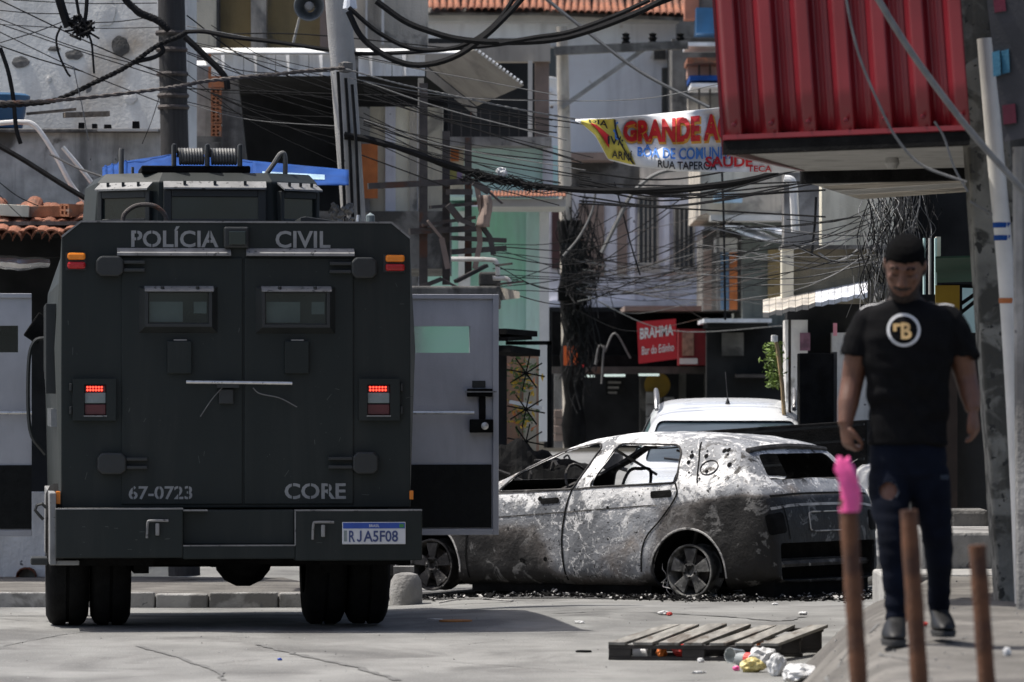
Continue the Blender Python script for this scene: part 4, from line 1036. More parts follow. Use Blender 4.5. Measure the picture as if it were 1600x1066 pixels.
m_lav = mat('lavender_wall', (.74, .74, .79), .9, var=.10, scale=1.5, bump=.2, second=(.45, .44, .47), s_at=.58, s_soft=.1, s_scale=.8, streak=(.3, .29, .31), k_amt=.55, spots=(.14, .14, .14), sp_at=.71, sp_scale=7)
m_turq = mat('turquoise_wall', (.60, .82, .78), .85, var=.08, scale=2, bump=.15, streak=(.4, .5, .47), k_amt=.5)
m_green = mat('mint_wall', (.36, .80, .54), .85, var=.1, scale=2, bump=.15, second=(.5, .72, .66), s_at=.5, s_soft=.2, s_scale=.9, streak=(.34, .5, .42), k_amt=.5)
m_pealw = mat('peeling_whitewash', (.66, .65, .62), .9, var=.12, scale=2.5, bump=.5, bscale=25, second=(.28, .27, .25), s_at=.60, s_soft=.04, s_scale=2.5, streak=(.3, .29, .27), k_amt=.6, spots=(.12, .12, .12), sp_at=.70, sp_scale=9)
m_greyg = mat('greygreen_wall', (0.169, 0.189, 0.176), .9, var=.2, scale=1.5, bump=.25, streak=(.06, .065, .06), k_amt=.7)
m_tan = mat('tan_concrete', (.50, .455, .385), .9, var=.22, scale=2, bump=.4, streak=(.12, .11, .1), k_amt=.7, second=(.2, .19, .17), s_at=.57, s_scale=1.4)
m_brownp = mat('brown_panel', (0.240, 0.180, 0.150), .8, var=.2, scale=3, bump=.2)
m_tile = mat('clay_tile', (.26, .10, .055), .85, var=.35, scale=7, bump=.4, second=(.13, .075, .05), s_at=.57, s_soft=.06, s_scale=5)
m_brick = mat('clay_brick', (.42, .17, .085), .88, var=.2, scale=9, bump=.4, second=(.30, .2, .15), s_at=.6, s_scale=6)
m_corr = mat('zinc_sheet', (.78, .80, .83), .55, .25, var=.12, scale=3, bump=.05, streak=(.24, .24, .26), k_amt=.6)
m_corrb = mat('beige_sheet', (0.351, 0.325, 0.286), .7, var=.15, scale=3, bump=.1, streak=(.14, .13, .12), k_amt=.6)
m_orange = mat('orange_board', (.45, .14, .04), .8, var=.25, scale=4, bump=.2, streak=(.2, .08, .03), k_amt=.6)
m_tank = mat('blue_plastic', (.02, .10, .22), .45, var=.15, scale=3, bump=.05, streak=(.05, .1, .16), k_amt=.6)
m_tarp = mat('blue_tarp', (.010, .055, .22), .8, spec=.2, var=.2, scale=5, bump=.15)
m_tarpl = mat('pale_blue_tarp', (.35, .50, .62), .5, var=.15, scale=5, bump=.1)
m_wframe = mat('window_frame_dark', (.06, .055, .05), .7, var=.2, scale=6)
m_sill = mat('pale_sill', (.5, .49, .46), .8, var=.12, scale=4)
m_foil = mat('silver_foil', (.72, .73, .74), .25, .85, var=.1, scale=6, bump=.3, bscale=12)
m_pane = mat('dark_pane', (.035, .042, .05), .12, var=.2, scale=2, bump=0, spec=.8)

def house(name, label, px, py, Y, cat='house'):
    return thing(name, label, cat, P(px, py, Y))
def wallp(root, name, px0, px1, py0, py1, Y, d, m, bevel=0.0):
    mb = MB(); mb.pbox(px0, px1, py0, py1, Y, d); return mb.build(name, m, root, True, bevel=bevel)
def window(root, px0, px1, py0, py1, Y, mf=None, mp=None, bars=2, sill=True, wall_m=None):
    """framed, recessed looking window standing just proud of a wall at Y"""
    mf = mf or m_wframe; t = 3.0
    mb = MB()
    for a, b, c, d in ((px0, px0 + t, py0, py1), (px1 - t, px1, py0, py1), (px0 + t, px1 - t, py0, py0 + t), (px0 + t, px1 - t, py1 - t, py1)): mb.pbox(a, b, c, d, Y - .05, .09)
    w = mb.build('window', mf, root, True)
    mb = MB(); mb.pbox(px0 + t, px1 - t, py0 + t, py1 - t, Y - .012, .03); mb.build('pane', mp or m_pane, w, True)
    for k in range(1, bars + 1):
        x = lerp(px0 + t, px1 - t, k / (bars + 1)); mb = MB(); mb.pbox(x - .8, x + .8, py0 + t, py1 - t, Y - .035, .02); mb.build('glazing_bar', mf, w, True)
    if sill: mb = MB(); mb.pbox(px0 - 3, px1 + 3, py1 + .1, py1 + 4, Y - .10, .16); mb.build('sill', m_sill, w, True)
    return w
def corrugated(px0, py0, px1, py1, Y, pitch=.2, depth=.035, slope=None):
    """trapezoid sheet facing the camera between pixel corners"""
    a = P(px0, py1, Y); b = P(px1, py0, Y); mb = MB(); n = max(1, int((b.x - a.x) / pitch)); prof = []
    for k in range(n + 1):
        x = a.x + (b.x - a.x) * k / n; w = (b.x - a.x) / n
        for f, d in ((0, 0), (.3, 0), (.42, depth), (.70, depth), (.82, 0)):
            if k < n: prof.append((x + f * w, Y - d))
    prof.append((b.x, Y))
    for (x0, y0), (x1, y1) in zip(prof, prof[1:]): mb.add([(x0, y0, a.z), (x1, y1, a.z), (x1, y1, b.z), (x0, y0, b.z)], [(0, 1, 2, 3)])
    return mb
def sheet_build(mb, name, m, root, th=.003):
    o = mb.build(name, m, root, True, fix=False); md = o.modifiers.new('t', 'SOLIDIFY'); md.thickness = th; return o

# ---- A: weathered stucco house, upper left
A = house('stucco_house', 'large weathered grey stucco house wall behind the dark pole', 100, 500, 47)
wallp(A, 'wall', -420, 300, -320, 900, 47, .35, m_stucco)
random.seed(4)
for cx, cy, rx, ry, mm in ((197, 75, 15, 16, m_concdk), (25, 95, 15, 9, m_concdk), (118, 86, 14, 8, m_concdk), (214, 155, 12, 9, m_pealw), (74, 123, 4, 5, m_pealw), (170, 20, 18, 22, m_stucco), (83, 76, 10, 4, m_concdk)):
    mb = MB(); n = 22; ring = []
    for k in range(n):
        a = 2 * math.pi * k / n; q = 1 + .25 * mnoise.noise(Vector((math.cos(a) * 1.7 + cx, math.sin(a) * 1.7, cy)))
        ring.append(P(cx + rx * q * math.cos(a), cy + ry * q * math.sin(a), 46.99))
    c = P(cx, cy, 46.984)
    mb.add([c] + ring + [p + Vector((0, .03, 0)) for p in ring], [(0, 1 + (k + 1) % n, 1 + k) for k in range(n)] + [(1 + k, 1 + (k + 1) % n, 1 + n + (k + 1) % n, 1 + n + k) for k in range(n)])
    mb.build('plaster_patch', mm, A, True)
wallp(A, 'corner_trim', 290, 303, -300, 110, 46.9, .2, m_pealw)
A.rotation_euler.z = R(-20)

# ---- low rough wall with ledge
B = house('ledge_wall', 'rough grey rendered wall with white ledge, left of the truck turret', 60, 330, 45.6, 'wall')
wallp(B, 'wall', -300, 252, 207, 345, 45.6, 1.2, m_roughw)
wallp(B, 'coping', -300, 252, 201, 207, 45.5, 1.3, m_concdk, .01)
wallp(B, 'ledge', 152, 246, 201.5, 205, 45.4, .09, m_sill)  # pale strip puts the sunlit ledge edge into colour
for px, w, h in ((123, 9, 9), (144, 8, 7), (163, 11, 6), (207, 11, 11)):
    t = thing('dark_block', {123: 'small dark block on the wall ledge, leftmost of four', 144: 'small dark block on the wall ledge, second from left', 163: 'low dark block on the wall ledge, third from left', 207: 'tallest dark block on the wall ledge beside the pole'}[px], 'block', P(px + w / 2, 201, 45.7), group='dark blocks on the ledge')
    mb = MB(); c = P(px + w / 2, 201, 45.7); mb.hexa([c + Vector((sx * w / 2 * .0057, sy * .05, 0)) for sx, sy in ((-1, -1), (1, -1), (1, 1), (-1, 1))] + [c + Vector((sx * w / 2 * .0052, sy * .045, h * .0057)) for sx, sy in ((-1, -1), (1, -1), (1, 1), (-1, 1))]); mb.build('block', m_black, t, True)
for lab, (x0, y0, x1, y1, w) in (('grey plank lying on the wall ledge below the stucco house', (100, 180, 170, 178, .045)), ('thin dark plank leaning above the ledge plank', (42, 178, 118, 171, .022))):
    mb = MB(); mb.bar(P(x0, y0, 46.2), P(x1, y1, 46.3), .12, w); tag(mb.build('plank', m_wood), lab, 'plank')
# blue tank
t = thing('water_tank', 'blue plastic water tank at the left edge on the wall', 'tank', P(0, 207, 45.9))
c = P(-10, 201, 46.0); mb = MB(); mb.lathe([(0, 0), (.26, 0), (.30, .22), (0, .23)], c, 'z', 28); mb.build('tank_body', m_tank, t, True, smooth=True)
mb = MB(); mb.lathe([(0, .22), (.325, .22), (.33, .29), (.29, .31), (0, .33)], c, 'z', 28); mb.build('tank_lid', m_tank, t, True, smooth=True)
# ---- shop with tiled eave, far left
C = house('tiled_shop', 'dark open shop under a clay tile eave beside the truck', 40, 900, 44.6, 'shop')
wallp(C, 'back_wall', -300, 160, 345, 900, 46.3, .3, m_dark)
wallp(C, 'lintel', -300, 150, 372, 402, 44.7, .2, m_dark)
wallp(C, 'side_post', 118, 150, 400, 905, 44.7, .25, m_concdk)
wallp(C, 'counter', -300, 120, 770, 905, 44.8, .5, m_pealw)
wallp(C, 'roof_deck', -300, 150, 346, 352, 44.0, 2.2, m_concdk)
def tile_mesh(r=.085, L_=.42):
    mb = MB(); n = 7
    def f(s, t):
        a = math.pi * s; rr = r * (1 - .15 * t); return Vector((rr * math.cos(a), t * L_, rr * math.sin(a) * .9))
    mb.grid(f, n, 1); mb.grid(lambda s, t: f(s, t) * 1 - Vector((0, 0, .016)), n, 1)
    b = 2 * (n + 1)
    mb.add([f(k / n, 0) for k in range(n + 1)] + [f(k / n, 0) - Vector((0, 0, .016)) for k in range(n + 1)], [(k, k + 1, n + 2 + k, n + 1 + k) for k in range(n)])
    return mb.mesh('tile', fix=False)
tile_me = tile_mesh(); tile_me.materials.append(m_tile)
random.seed(9)
for row in range(3):
    for k in range(20):
        o = bpy.data.objects.new('tile', tile_me); COL.objects.link(o); o.parent = C
        p = P(-150 + k * 30.5 * .5 + (7 if row % 2 else 0), 372 - row * 14, 43.9 + row * .32)
        if p.x > P(140, 0, 44).x: continue
        o.location = p - C.location + Vector((random.uniform(-.015, .015), random.uniform(-.03, .03), random.uniform(-.02, .03))); o.rotation_euler = (R(14) + random.uniform(-.06, .1), random.uniform(-.1, .1), random.uniform(-.12, .12)); o.scale = (1, 1, 1)
mb = MB(); q = spline([P(-30, 412, 44.3), P(5, 410, 44.3), P(35, 412, 44.3), P(76, 411, 44.4)], 6); random.seed(2)
mb.tube([p + Vector((0, 0, random.uniform(-.008, .008))) for p in q], [.05 * (.5 + .5 * math.sin(math.pi * i / (len(q) - 1))) + .012 for i in range(len(q))], 9); tag(mb.build('rolled_foil', m_foil, smooth=True), 'crumpled silver foil roll hanging under the tile eave', 'foil')
# bricks on the roof deck
mb = MB(); c0 = P(22, 330, 44.3); mb.obox(c0, (.27, .3, .10), (0, .05, .05)); tag(mb.build('plywood_board', m_cream, bevel=.004), 'pale board block lying on the tile roof', 'board')
mb = MB(); mb.obox(P(75, 331, 44.35), (.31, .18, .10), (0, -.02, 0)); tag(mb.build('clay_block', m_brick, bevel=.006), 'solid reddish clay block lying on the tile roof', 'brick')
def hollow_brick(name, root, m, s=(.19, .19, .14), nx=2, nz=3):
    """hollow clay brick, holes along y"""
    mb = MB(); w, d, h = s; t = .018
    xs_ = [-w / 2 + (w - t) * k / nx for k in range(nx + 1)]; zs_ = [-h / 2 + (h - t) * k / nz for k in range(nz + 1)]
    for x in xs_: mb.box(x, x + t, -d / 2, d / 2, -h / 2, h / 2)
    for z in zs_:
        for a, b in zip(xs_, xs_[1:]): mb.box(a + t, b, -d / 2, d / 2, z, z + t)
    for a, b in zip(xs_, xs_[1:]):
        for c, e in zip(zs_, zs_[1:]): mb.box(a + t, b, 0, .01, c + t, e)
    return mb.build(name, m, root)
o = hollow_brick('hollow_brick', None, m_brick, (.11, .2, .11), 2, 2); o.location = P(113, 329, 44.3); o.rotation_euler = (0, .05, R(-38)); tag(o, 'hollow clay brick with open holes on the tile roof beside the turret', 'brick')

# ---- D: ochre house with flat roof terrace (behind the poles)
D = house('terrace_house', 'ochre house with zinc-clad terrace and dark open room behind the poles', 460, 400, 50)
wallp(D, 'wall', 296, 545, -320, 78, 52.5, .4, m_ochre)
for x0, x1, mm in ((300, 338, m_beige), (392, 416, m_tan), (338, 342, m_concdk), (500, 522, m_brownp)): wallp(D, 'pilaster', x0, x1, -320, 78, 52.2, .28, mm)
wallp(D, 'side_wall', 545, 668, -320, 78, 52.0, .5, m_tan)
for x0, x1 in ((571, 574), (596, 600)): wallp(D, 'drain_pipe', x0, x1, -300, 70, 51.85, .1, m_pvc)
wallp(D, 'left_wall', 296, 345, 78, 420, 50.3, .3, m_roughw)
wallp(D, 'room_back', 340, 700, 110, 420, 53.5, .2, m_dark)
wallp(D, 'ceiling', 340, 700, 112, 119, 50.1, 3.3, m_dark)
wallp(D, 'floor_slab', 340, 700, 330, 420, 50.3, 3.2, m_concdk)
mb = MB(); a = [P(347, 118, 50.0), P(370, 118, 50.0), P(394, 345, 50.0), P(347, 345, 50.0)]; mb.hexa([a[3], a[2], a[2] + Vector((0, .3, 0)), a[3] + Vector((0, .3, 0)), a[0], a[1], a[1] + Vector((0, .3, 0)), a[0] + Vector((0, .3, 0))]); mb.build('buttress', m_conc, D, True)
for k, (x0, x1) in enumerate(((330, 380), (381, 430), (431, 482), (483, 533), (560, 612), (613, 664))):
    sheet_build(corrugated(x0, 86, x1, 119, 49.8, .19, .035), 'zinc_panel', m_corr, D)
for x0, x1, y0, y1 in ((315, 535, 75, 82), (302, 340, 95, 102), (556, 742, 76, 82)):
    mb = MB(); mb.hexa([P(x0, y1 + 2, 49.6), P(x1, y1 + 2, 49.6), P(x1, y1 + 2, 49.75), P(x0, y1 + 2, 49.75), P(x0, y1, 49.6), P(x1, y1, 49.6), P(x1, y0, 49.75), P(x0, y0, 49.75)]); mb.build('top_rail', m_white, D, True)  # white sloped top shaped to show as a sunlit line
wallp(D, 'rail_back', 330, 664, 83, 86, 49.83, .1, m_corrb)
# column of hollow bricks
z = P(0, 250, 50).z; bm_ = None
for k in range(6):
    o = hollow_brick('hollow_brick', D, m_brick, (.10, .15, .165), 2, 4)
    pz = P(338, 236 - 28 * k, 49.95); o.location = pz - D.location
    if k > 3: o.data = bm_; o.rotation_euler = (0, 0, R(90))
    bm_ = o.data
    mb = MB(); mb.pbox(329.5, 346.5, 222.5 - 28 * k, 225 - 28 * k, 49.9, .14)
    mb.build('mortar', m_sill, D, True)
# stepped stair behind the pole
for k in range(3): wallp(D, 'step', 290 + 16 * k, 345, 213 + 9 * k, 236, 49.2 - .25 * k, .25, m_concdk)
# cream wall and curtains under the terrace
for k, (x0, x1, mm) in enumerate(((560, 578, m_conc), (578, 602, m_beige), (602, 618, m_lav), (618, 640, m_cream), (640, 652, m_tan), (652, 668, m_lav), (668, 692, m_beige))): wallp(D, 'wall_panel', x0, x1, 167, 345, 50.6 + .03 * (k % 2), .3, mm)
wallp(D, 'orange_board', 565, 590, 225, 310, 50.4, .05, m_orange)
# awning of sheet over the balcony
mb = MB(); a = [P(666, 104, 49.62), P(745, 168, 49.62), P(745, 182, 49.62), P(666, 120, 49.62)]; mb.add([a[0], a[1], a[2], a[3]] + [p + Vector((0, .02, 0)) for p in a], [(0, 1, 2, 3), (7, 6, 5, 4), (0, 4, 5, 1), (3, 2, 6, 7)]); mb.build('awning_side', m_corrb, D, True)
mb = MB(); mb.hexa([P(742, 78, 48.2), P(818, 134, 48.2), P(745, 166, 49.6), P(666, 102, 49.6), P(742, 76, 48.2), P(818, 132, 48.2), P(745, 163, 49.6), P(666, 99, 49.6)]); mb.build('awning_roof', m_corrb, D, True)
q0, q1 = P(742, 76, 48.17), P(818, 132, 48.17)
for k in range(14):
    mb = MB(); p = q0.lerp(q1, k / 14); q = q0.lerp(q1, (k + .55) / 14); mb.tube([p, q], .017, 5); mb.build('awning_crimp', m_white, D, True)
for px in (657,): wallp(D, 'post', 653, 662, 122, 345, 49.7, .08, m_tan)

# ---- E: balcony house (dark balcony above turquoise wall)
E = house('turquoise_house', 'turquoise house with dark balcony, tiled eave and mint ground floor', 780, 620, 56)
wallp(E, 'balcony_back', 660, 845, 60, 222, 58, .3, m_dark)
wallp(E, 'balcony_slab', 664, 862, 214, 228, 55.6, 2.6, m_conc)
wallp(E, 'fascia', 640, 860, 68, 96, 55.7, .3, m_corrb)
wallp(E, 'balcony_column', 836, 858, 96, 214, 55.8, .4, m_brownp)
wallp(E, 'post', 825, 832, 95, 214, 55.6, .08, m_pvc)
for k in range(9): wallp(E, 'railing_bar', 690 + 15 * k, 691.5 + 15 * k, 172, 214, 55.65, .03, m_steel)
wallp(E, 'upper_wall', 662, 872, 228, 308, 56.2, 2.2, m_turq)
wallp(E, 'corner_pilaster', 848, 864, 228, 308, 56.1, .1, m_lav)
pm = wallp(E, 'painted_panel', 694, 725, 226, 296, 56.16, .04, m_beige)
wallp(pm, 'panel_figure', 704, 717, 232, 252, 56.14, .02, m_orange); wallp(pm, 'panel_figure', 700, 714, 262, 285, 56.14, .02, mat('olive_paint', (.25, .24, .08), .8)); wallp(pm, 'panel_figure', 714, 722, 268, 282, 56.14, .02, mat('violet_paint', (.22, .17, .3), .8))
wallp(E, 'eave_slab', 760, 884, 311, 323, 54.9, 1.6, m_sill)
for k in range(21):
    o = bpy.data.objects.new('tile', tile_me); COL.objects.link(o); o.parent = E; p = P(768 + k * 5.7, 309, 54.8); o.location = p - E.location; o.scale = (.24, .6, .3); o.rotation_euler = (R(16), 0, 0)
wallp(E, 'lower_wall', 660, 850, 323, 690, 57.2, 1.0, m_green)
wallp(E, 'corner_column', 843, 858, 323, 690, 56.6, .5, m_white)
wallp(E, 'mint_strip', 822, 843, 330, 690, 57.0, .15, m_turq)
wallp(E, 'doorway', 716, 735, 330, 480, 57.1, .08, m_white)

# ---- steel stair frame and slab in front of it
F = house('steel_scaffold', 'rusty steel stair frame standing on a concrete slab right of the truck roof', 700, 470, 47, 'scaffold')
for x0, x1, y0, y1 in ((655, 668, 130, 450), (691, 703, 205, 445), (726, 737, 215, 430)): wallp(F, 'post', x0, x1, y0, y1, 47.0 + (x0 - 655) * .004, .08, m_steel)
for (x0, y0, x1, y1, w) in ((575, 291, 745, 283, .055), (640, 362, 748, 357, .055), (700, 300, 735, 300, .05), (672, 324, 745, 318, .03), (705, 372, 790, 376, .04), (705, 394, 790, 388, .05), (660, 352, 742, 340, .03), (712, 440, 760, 415, .03)):
    mb = MB(); mb.bar(P(x0, y0, 46.95), P(x1, y1, 47.1), .07, w); mb.build('beam', m_steel, F, True)
random.seed(13)
for k, (x0, y0, x1, y1, x2, y2) in enumerate(((745, 290, 752, 330, 760, 352), (752, 352, 766, 372, 771, 398), (740, 285, 764, 300, 785, 318), (748, 350, 750, 380, 742, 420), (655, 450, 690, 436, 720, 452), (700, 320, 720, 345, 742, 352), (668, 345, 690, 372, 700, 420))):
    mb = MB(); mb.bar(P(x0, y0, 46.8), P(x1, y1, 46.82), .05, .02 + .02 * (k % 3)); mb.bar(P(x1, y1, 46.82), P(x2, y2, 46.8), .05, .02 + .015 * (k % 2)); mb.build('torn_strip', m_brownp if k % 3 == 0 else m_steel, F, True)
mb = MB(); mb.grid(lambda s, t: P(lerp(748, 766, s) + 2 * math.sin(5 * t), lerp(305, 355, t), 46.75 + .05 * math.sin(6 * s + 2 * t)), 8, 8); o = mb.build('rag', m_brownp, F, True, smooth=True, fix=False); o.modifiers.new('t', 'SOLIDIFY').thickness = .01
wallp(F, 'slab', 600, 782, 447, 478, 46.4, 2.0, m_concdk, .02)
wallp(F, 'parapet', 748, 782, 425, 447, 46.5, .6, m_concdk, .02)
mb = MB(); mb.hexa([P(778, 470, 46.5), P(812, 466, 46.3), P(812, 466, 47), P(778, 470, 47), P(778, 448, 46.5), P(812, 456, 46.3), P(812, 456, 47), P(778, 448, 47)]); mb.build('broken_edge', m_tan, F, True)
for lab, pts in (('white drain pipe', [(705, 405), (765, 406), (776, 412), (778, 430)]), ('w', [(770, 435), (792, 436), (797, 446)])):
    mb = MB(); mb.tube(spline([P(x, y, 46.4) for x, y in pts], 4), .022, 7); mb.build('drain_pipe', m_pvc, F, True, smooth=True)
for k, (x0, y0, x1, y1) in enumerate(((775, 415, 800, 412), (780, 444, 818, 440))):
    mb = MB(); mb.bar(P(x0, y0, 46.3), P(x1, y1, 46.2), .02, .018); mb.build('rebar', m_steel, F, True)
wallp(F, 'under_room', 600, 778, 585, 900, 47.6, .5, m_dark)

# ---- gate of bent bars with flowers behind, right of the truck door
G = house('iron_gate', 'dark iron gate with fan-shaped bars beside the open truck door', 820, 690, 45.5, 'gate')
wallp(G, 'gate_post', 855, 862, 533, 700, 45.5, .06, m_black); wallp(G, 'gate_rail', 790, 862, 533, 539, 45.5, .05, m_black)
for cx, cy in ((822, 583), (822, 640), (822, 690)):
    for k in range(8):
        a = k * math.pi / 4 + .2; mb = MB(); mb.tube([P(cx, cy, 45.53), P(cx + 30 * math.cos(a), cy + 28 * math.sin(a), 45.53)], .007, 5); mb.build('gate_bar', m_black, G, True)
for (x0, y0, x1, y1, w) in ((770, 518, 818, 522, .05), (770, 530, 808, 528, .035), (776, 545, 822, 552, .06)):
    mb = MB(); mb.bar(P(x0, y0, 45.2), P(x1, y1, 45.6), .3, w); mb.build('torn_awning', m_black, G, True)
wallp(G, 'door_leaf', 776, 792, 540, 700, 45.7, .1, m_dark)
H = house('pink_wall', 'pinkish wall strip behind the iron gate', 830, 690, 48, 'wall'); wallp(H, 'wall', 780, 842, 555, 720, 48.5, .3, mat('pink_render', (.42, .27, .2), .9, var=.15, scale=3, streak=(.2, .14, .1))); wallp(H, 'wall_strip', 818, 838, 560, 720, 48.4, .08, m_beige)
fl_ = thing('flowering_plant', 'yellow and green flowering bush behind the iron gate', 'plant', P(815, 690, 47.2))
mb = MB(); mb.tube(spline([P(815, 690, 47.2), P(812, 640, 47.2), P(818, 580, 47.2)], 4), .012, 5); mb.build('stem', m_wood, fl_, True)
random.seed(31)
lm = [mat('leaf_green', (.07, .13, .03), .6, var=.35, scale=9), mat('flower_yellow', (.62, .40, .03), .6, var=.2, scale=9), mat('flower_orange', (.6, .2, .08), .6, var=.2, scale=9)]
def leaf(mb, c, s):
    r = Euler((random.uniform(0, 6), random.uniform(0, 6), random.uniform(0, 6))).to_matrix(); w = s * .38
    mb.add([c + r @ Vector(v) for v in ((0, -s, 0), (w, -.2 * s, .1 * s), (0, s, 0), (-w, -.2 * s, .1 * s), (0, -.1 * s, -.06 * s))], [(0, 1, 4), (1, 2, 4), (2, 3, 4), (3, 0, 4)])
for mm, n, nm in ((lm[0], 150, 'foliage'), (lm[1], 60, 'blossom'), (lm[2], 26, 'blossom')):
    mb = MB()
    for k in range(n): leaf(mb, P(random.gauss(815, 11), random.choice((572, 590, 600, 640, 655)) + random.gauss(0, 11), 47.2 + random.uniform(-.2, .2)), random.uniform(.02, .045))
    mb.build(nm, mm, fl_, True, fix=False)['kind'] = 'stuff'
mb = MB(); mb.bar(P(797, 628, 46.8), P(848, 638, 46.7), .05, .03); tag(mb.build('white_bar', m_white), 'short white bar lying across the iron gate', 'bar')

# ---- blue-grey house with clay tile roof (top centre)
I = house('bluegrey_house', 'tall blue-grey house with clay tile roof at the top centre', 870, 620, 70)
wallp(I, 'wall', 655, 1056, 30, 640, 70, 5, m_blueg)
wallp(I, 'side_wall', 1056, 1090, 60, 640, 71.5, 4, m_blueg)
wallp(I, 'cornice', 650, 1062, 24, 34, 69.6, .5, m_sill)
mb = MB(); mb.hexa([P(664, 24, 69.4), P(845, 24, 69.4), P(845, 24, 75), P(664, 24, 75), P(664, 20, 69.4), P(845, 20, 69.4), P(845, -120, 75), P(664, -120, 75)]); mb.build('roof', m_concdk, I, True)
mb = MB(); mb.hexa([P(845, 24, 69.5), P(1090, 34, 69.3), P(1090, 34, 75), P(845, 24, 75), P(845, 18, 69.5), P(1090, 28, 69.3), P(1070, -120, 75), P(845, -120, 75)]); rf = mb.build('roof', m_concdk, I, True)
for k in range(40):
    o = bpy.data.objects.new('tile', tile_me); COL.objects.link(o); o.parent = I; t = k / 39; p = P(lerp(672, 1092, t), lerp(17, 23, max(0, (t - .42) / .58)) + (0 if t < .42 else 3), 69.25); o.location = p - I.location; o.scale = (.55, 1.6, .75); o.rotation_euler = (R(24) + random.uniform(-.04, .04), 0, random.uniform(-.05, .05))
    o = bpy.data.objects.new('tile', tile_me); COL.objects.link(o); o.parent = I; o.location = p - I.location + Vector((.045, .55, .22)); o.scale = (.55, 1.6, .75); o.rotation_euler = (R(24), 0, random.uniform(-.05, .05))
window(I, 845, 872, 72, 138, 70, m_sill, None, 0); window(I, 1034, 1056, 106, 176, 70, m_wframe, None, 2)
wallp(I, 'air_vent', 1022, 1040, 78, 92, 69.8, .2, m_concdk)
mb = MB(); mb.hexa([P(455 + 560, 92, 69.9), P(1040, 92, 69.9), P(1040, 92, 70), P(1015, 92, 70), P(1020, 80, 69.9), P(1036, 80, 69.9), P(1036, 80, 70), P(1020, 80, 70)]); mb.build('vent_sill', m_sill, I, True)
# dish
t = thing('satellite_dish', 'white satellite dish mounted beside the far utility pole', 'dish', P(861, 165, 66))
c = P(860, 143, 66); mb = MB(); mb.lathe([(.0, .05), (.08, .045), (.14, .03), (.19, 0)], c, 'y', 26); o = mb.build('dish_bowl', m_white, t, True, smooth=True); o.modifiers.new('t', 'SOLIDIFY').thickness = .01
mb = MB(); mb.tube([c + Vector((-.05, -.0, -.1)), c + Vector((-.06, -.25, .02))], .008, 5); mb.build('feed_arm', m_steel, t, True)
mb = MB(); mb.tube([c + Vector((0, .05, 0)), c + Vector((.02, .2, -.2))], .02, 6); mb.build('dish_mount', m_steel, t, True)

# ---- lavender house with tall windows above the bar
J = house('lavender_house', 'lavender grey house with tall windows above the bar', 1000, 620, 66)
wallp(J, 'wall', 858, 1100, 300, 486, 66, 4, m_lav)
wallp(J, 'upper_wall', 864, 1000, 246, 300, 66.4, 4, m_concdk); wallp(J, 'upper_wall', 1000, 1120, 262, 300, 66.3, 4, m_tan)
wallp(J, 'roof_edge', 860, 960, 238, 250, 65.6, 1, m_brownp)
for x0, x1, y0, y1 in ((904, 944, 318, 432), (964, 980, 318, 430)): wallp(J, 'brown_panel', x0, x1, y0, y1, 65.96, .05, m_brownp)
wallp(J, 'doorway', 862, 878, 322, 420, 65.95, .06, mat('maroon_door', (.06, .025, .025), .7))
window(J, 996, 1029, 306, 414, 66, m_tan, None, 3); window(J, 1052, 1086, 322, 420, 66, m_tan, None, 3)
for x0 in (984, 1038): wallp(J, 'pilaster', x0, x0 + 8, 300, 470, 65.93, .1, m_lav)
wallp(J, 'lower_wall', 858, 1100, 470, 500, 65.9, .3, m_lav)
# ---- bar on the ground floor
K = house('corner_bar', 'dark street bar with lit strips below the lavender house', 990, 690, 63, 'bar')
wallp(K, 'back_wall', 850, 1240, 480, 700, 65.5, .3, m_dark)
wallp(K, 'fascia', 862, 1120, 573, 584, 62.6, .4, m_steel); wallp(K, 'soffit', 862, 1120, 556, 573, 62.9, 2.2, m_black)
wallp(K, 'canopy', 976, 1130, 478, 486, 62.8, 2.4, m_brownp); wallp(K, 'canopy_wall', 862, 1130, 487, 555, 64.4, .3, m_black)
for x0, x1, mm in ((866, 880, m_conc), (900, 912, m_concdk), (1000, 1012, m_concdk), (1020, 1034, m_conc), (1062, 1072, m_concdk), (1102, 1120, m_concdk)): wallp(K, 'pillar', x0, x1, 584, 700, 63.4, .3, mm)
m_strip = mat('lit_strip', (.8, .9, .85), .4, var=.02, bump=0, emit=(.75, .9, .85), e_str=.55)
for x0, x1, y in ((906, 929, 588), (944, 977, 587), (998, 1030, 586)): wallp(K, 'light_strip', x0, x1, y - 2, y + 1.5, 62.7, .05, m_strip)
for k, (x0, y0, x1, y1) in enumerate(((930, 545, 945, 525), (945, 525, 985, 540), (940, 575, 944, 520))):
    mb = MB(); mb.tube(spline([P(x0, y0 + 25, 62.5), P(lerp(x0, x1, .4), y0 - 4, 62.5), P(x1, y1 + 20, 62.5)], 5), .012, 5); mb.build('loose_cable', m_wirel, K, True)
m_sred = mat('sign_red', (.52, .012, .02), .5, var=.08, scale=3, bump=.03)
m_swhite = mat('sign_white', (.75, .74, .72), .5, var=.05)
sg = thing('bar_sign', 'square red bar sign with white lettering tilted above the bar entrance', 'sign', P(1026, 562, 62))
def sp(px, py, o=0.0):
    """point on the tilted sign plane"""
    return P(px, py - (px - 1026) * .13, 62 - o)
mb = MB(); mb.hexa([sp(998, 565), sp(1058, 565), sp(1058, 565, -.08), sp(998, 565, -.08), sp(995, 499), sp(1056, 502), sp(1056, 502, -.08), sp(995, 499, -.08)]); mb.build('sign_board', m_sred, sg, True)
lettering('lettering', 'BRAHMA', 52, 17, lambda u, v: sp(1000 + u, 527 - v, .006), m_swhite, sg, True, bold=.03)
lettering('lettering', 'Bar do Edinho', 50, 13, lambda u, v: sp(1003 + u, 552 - v, .006), m_swhite, sg, True, bold=.01)
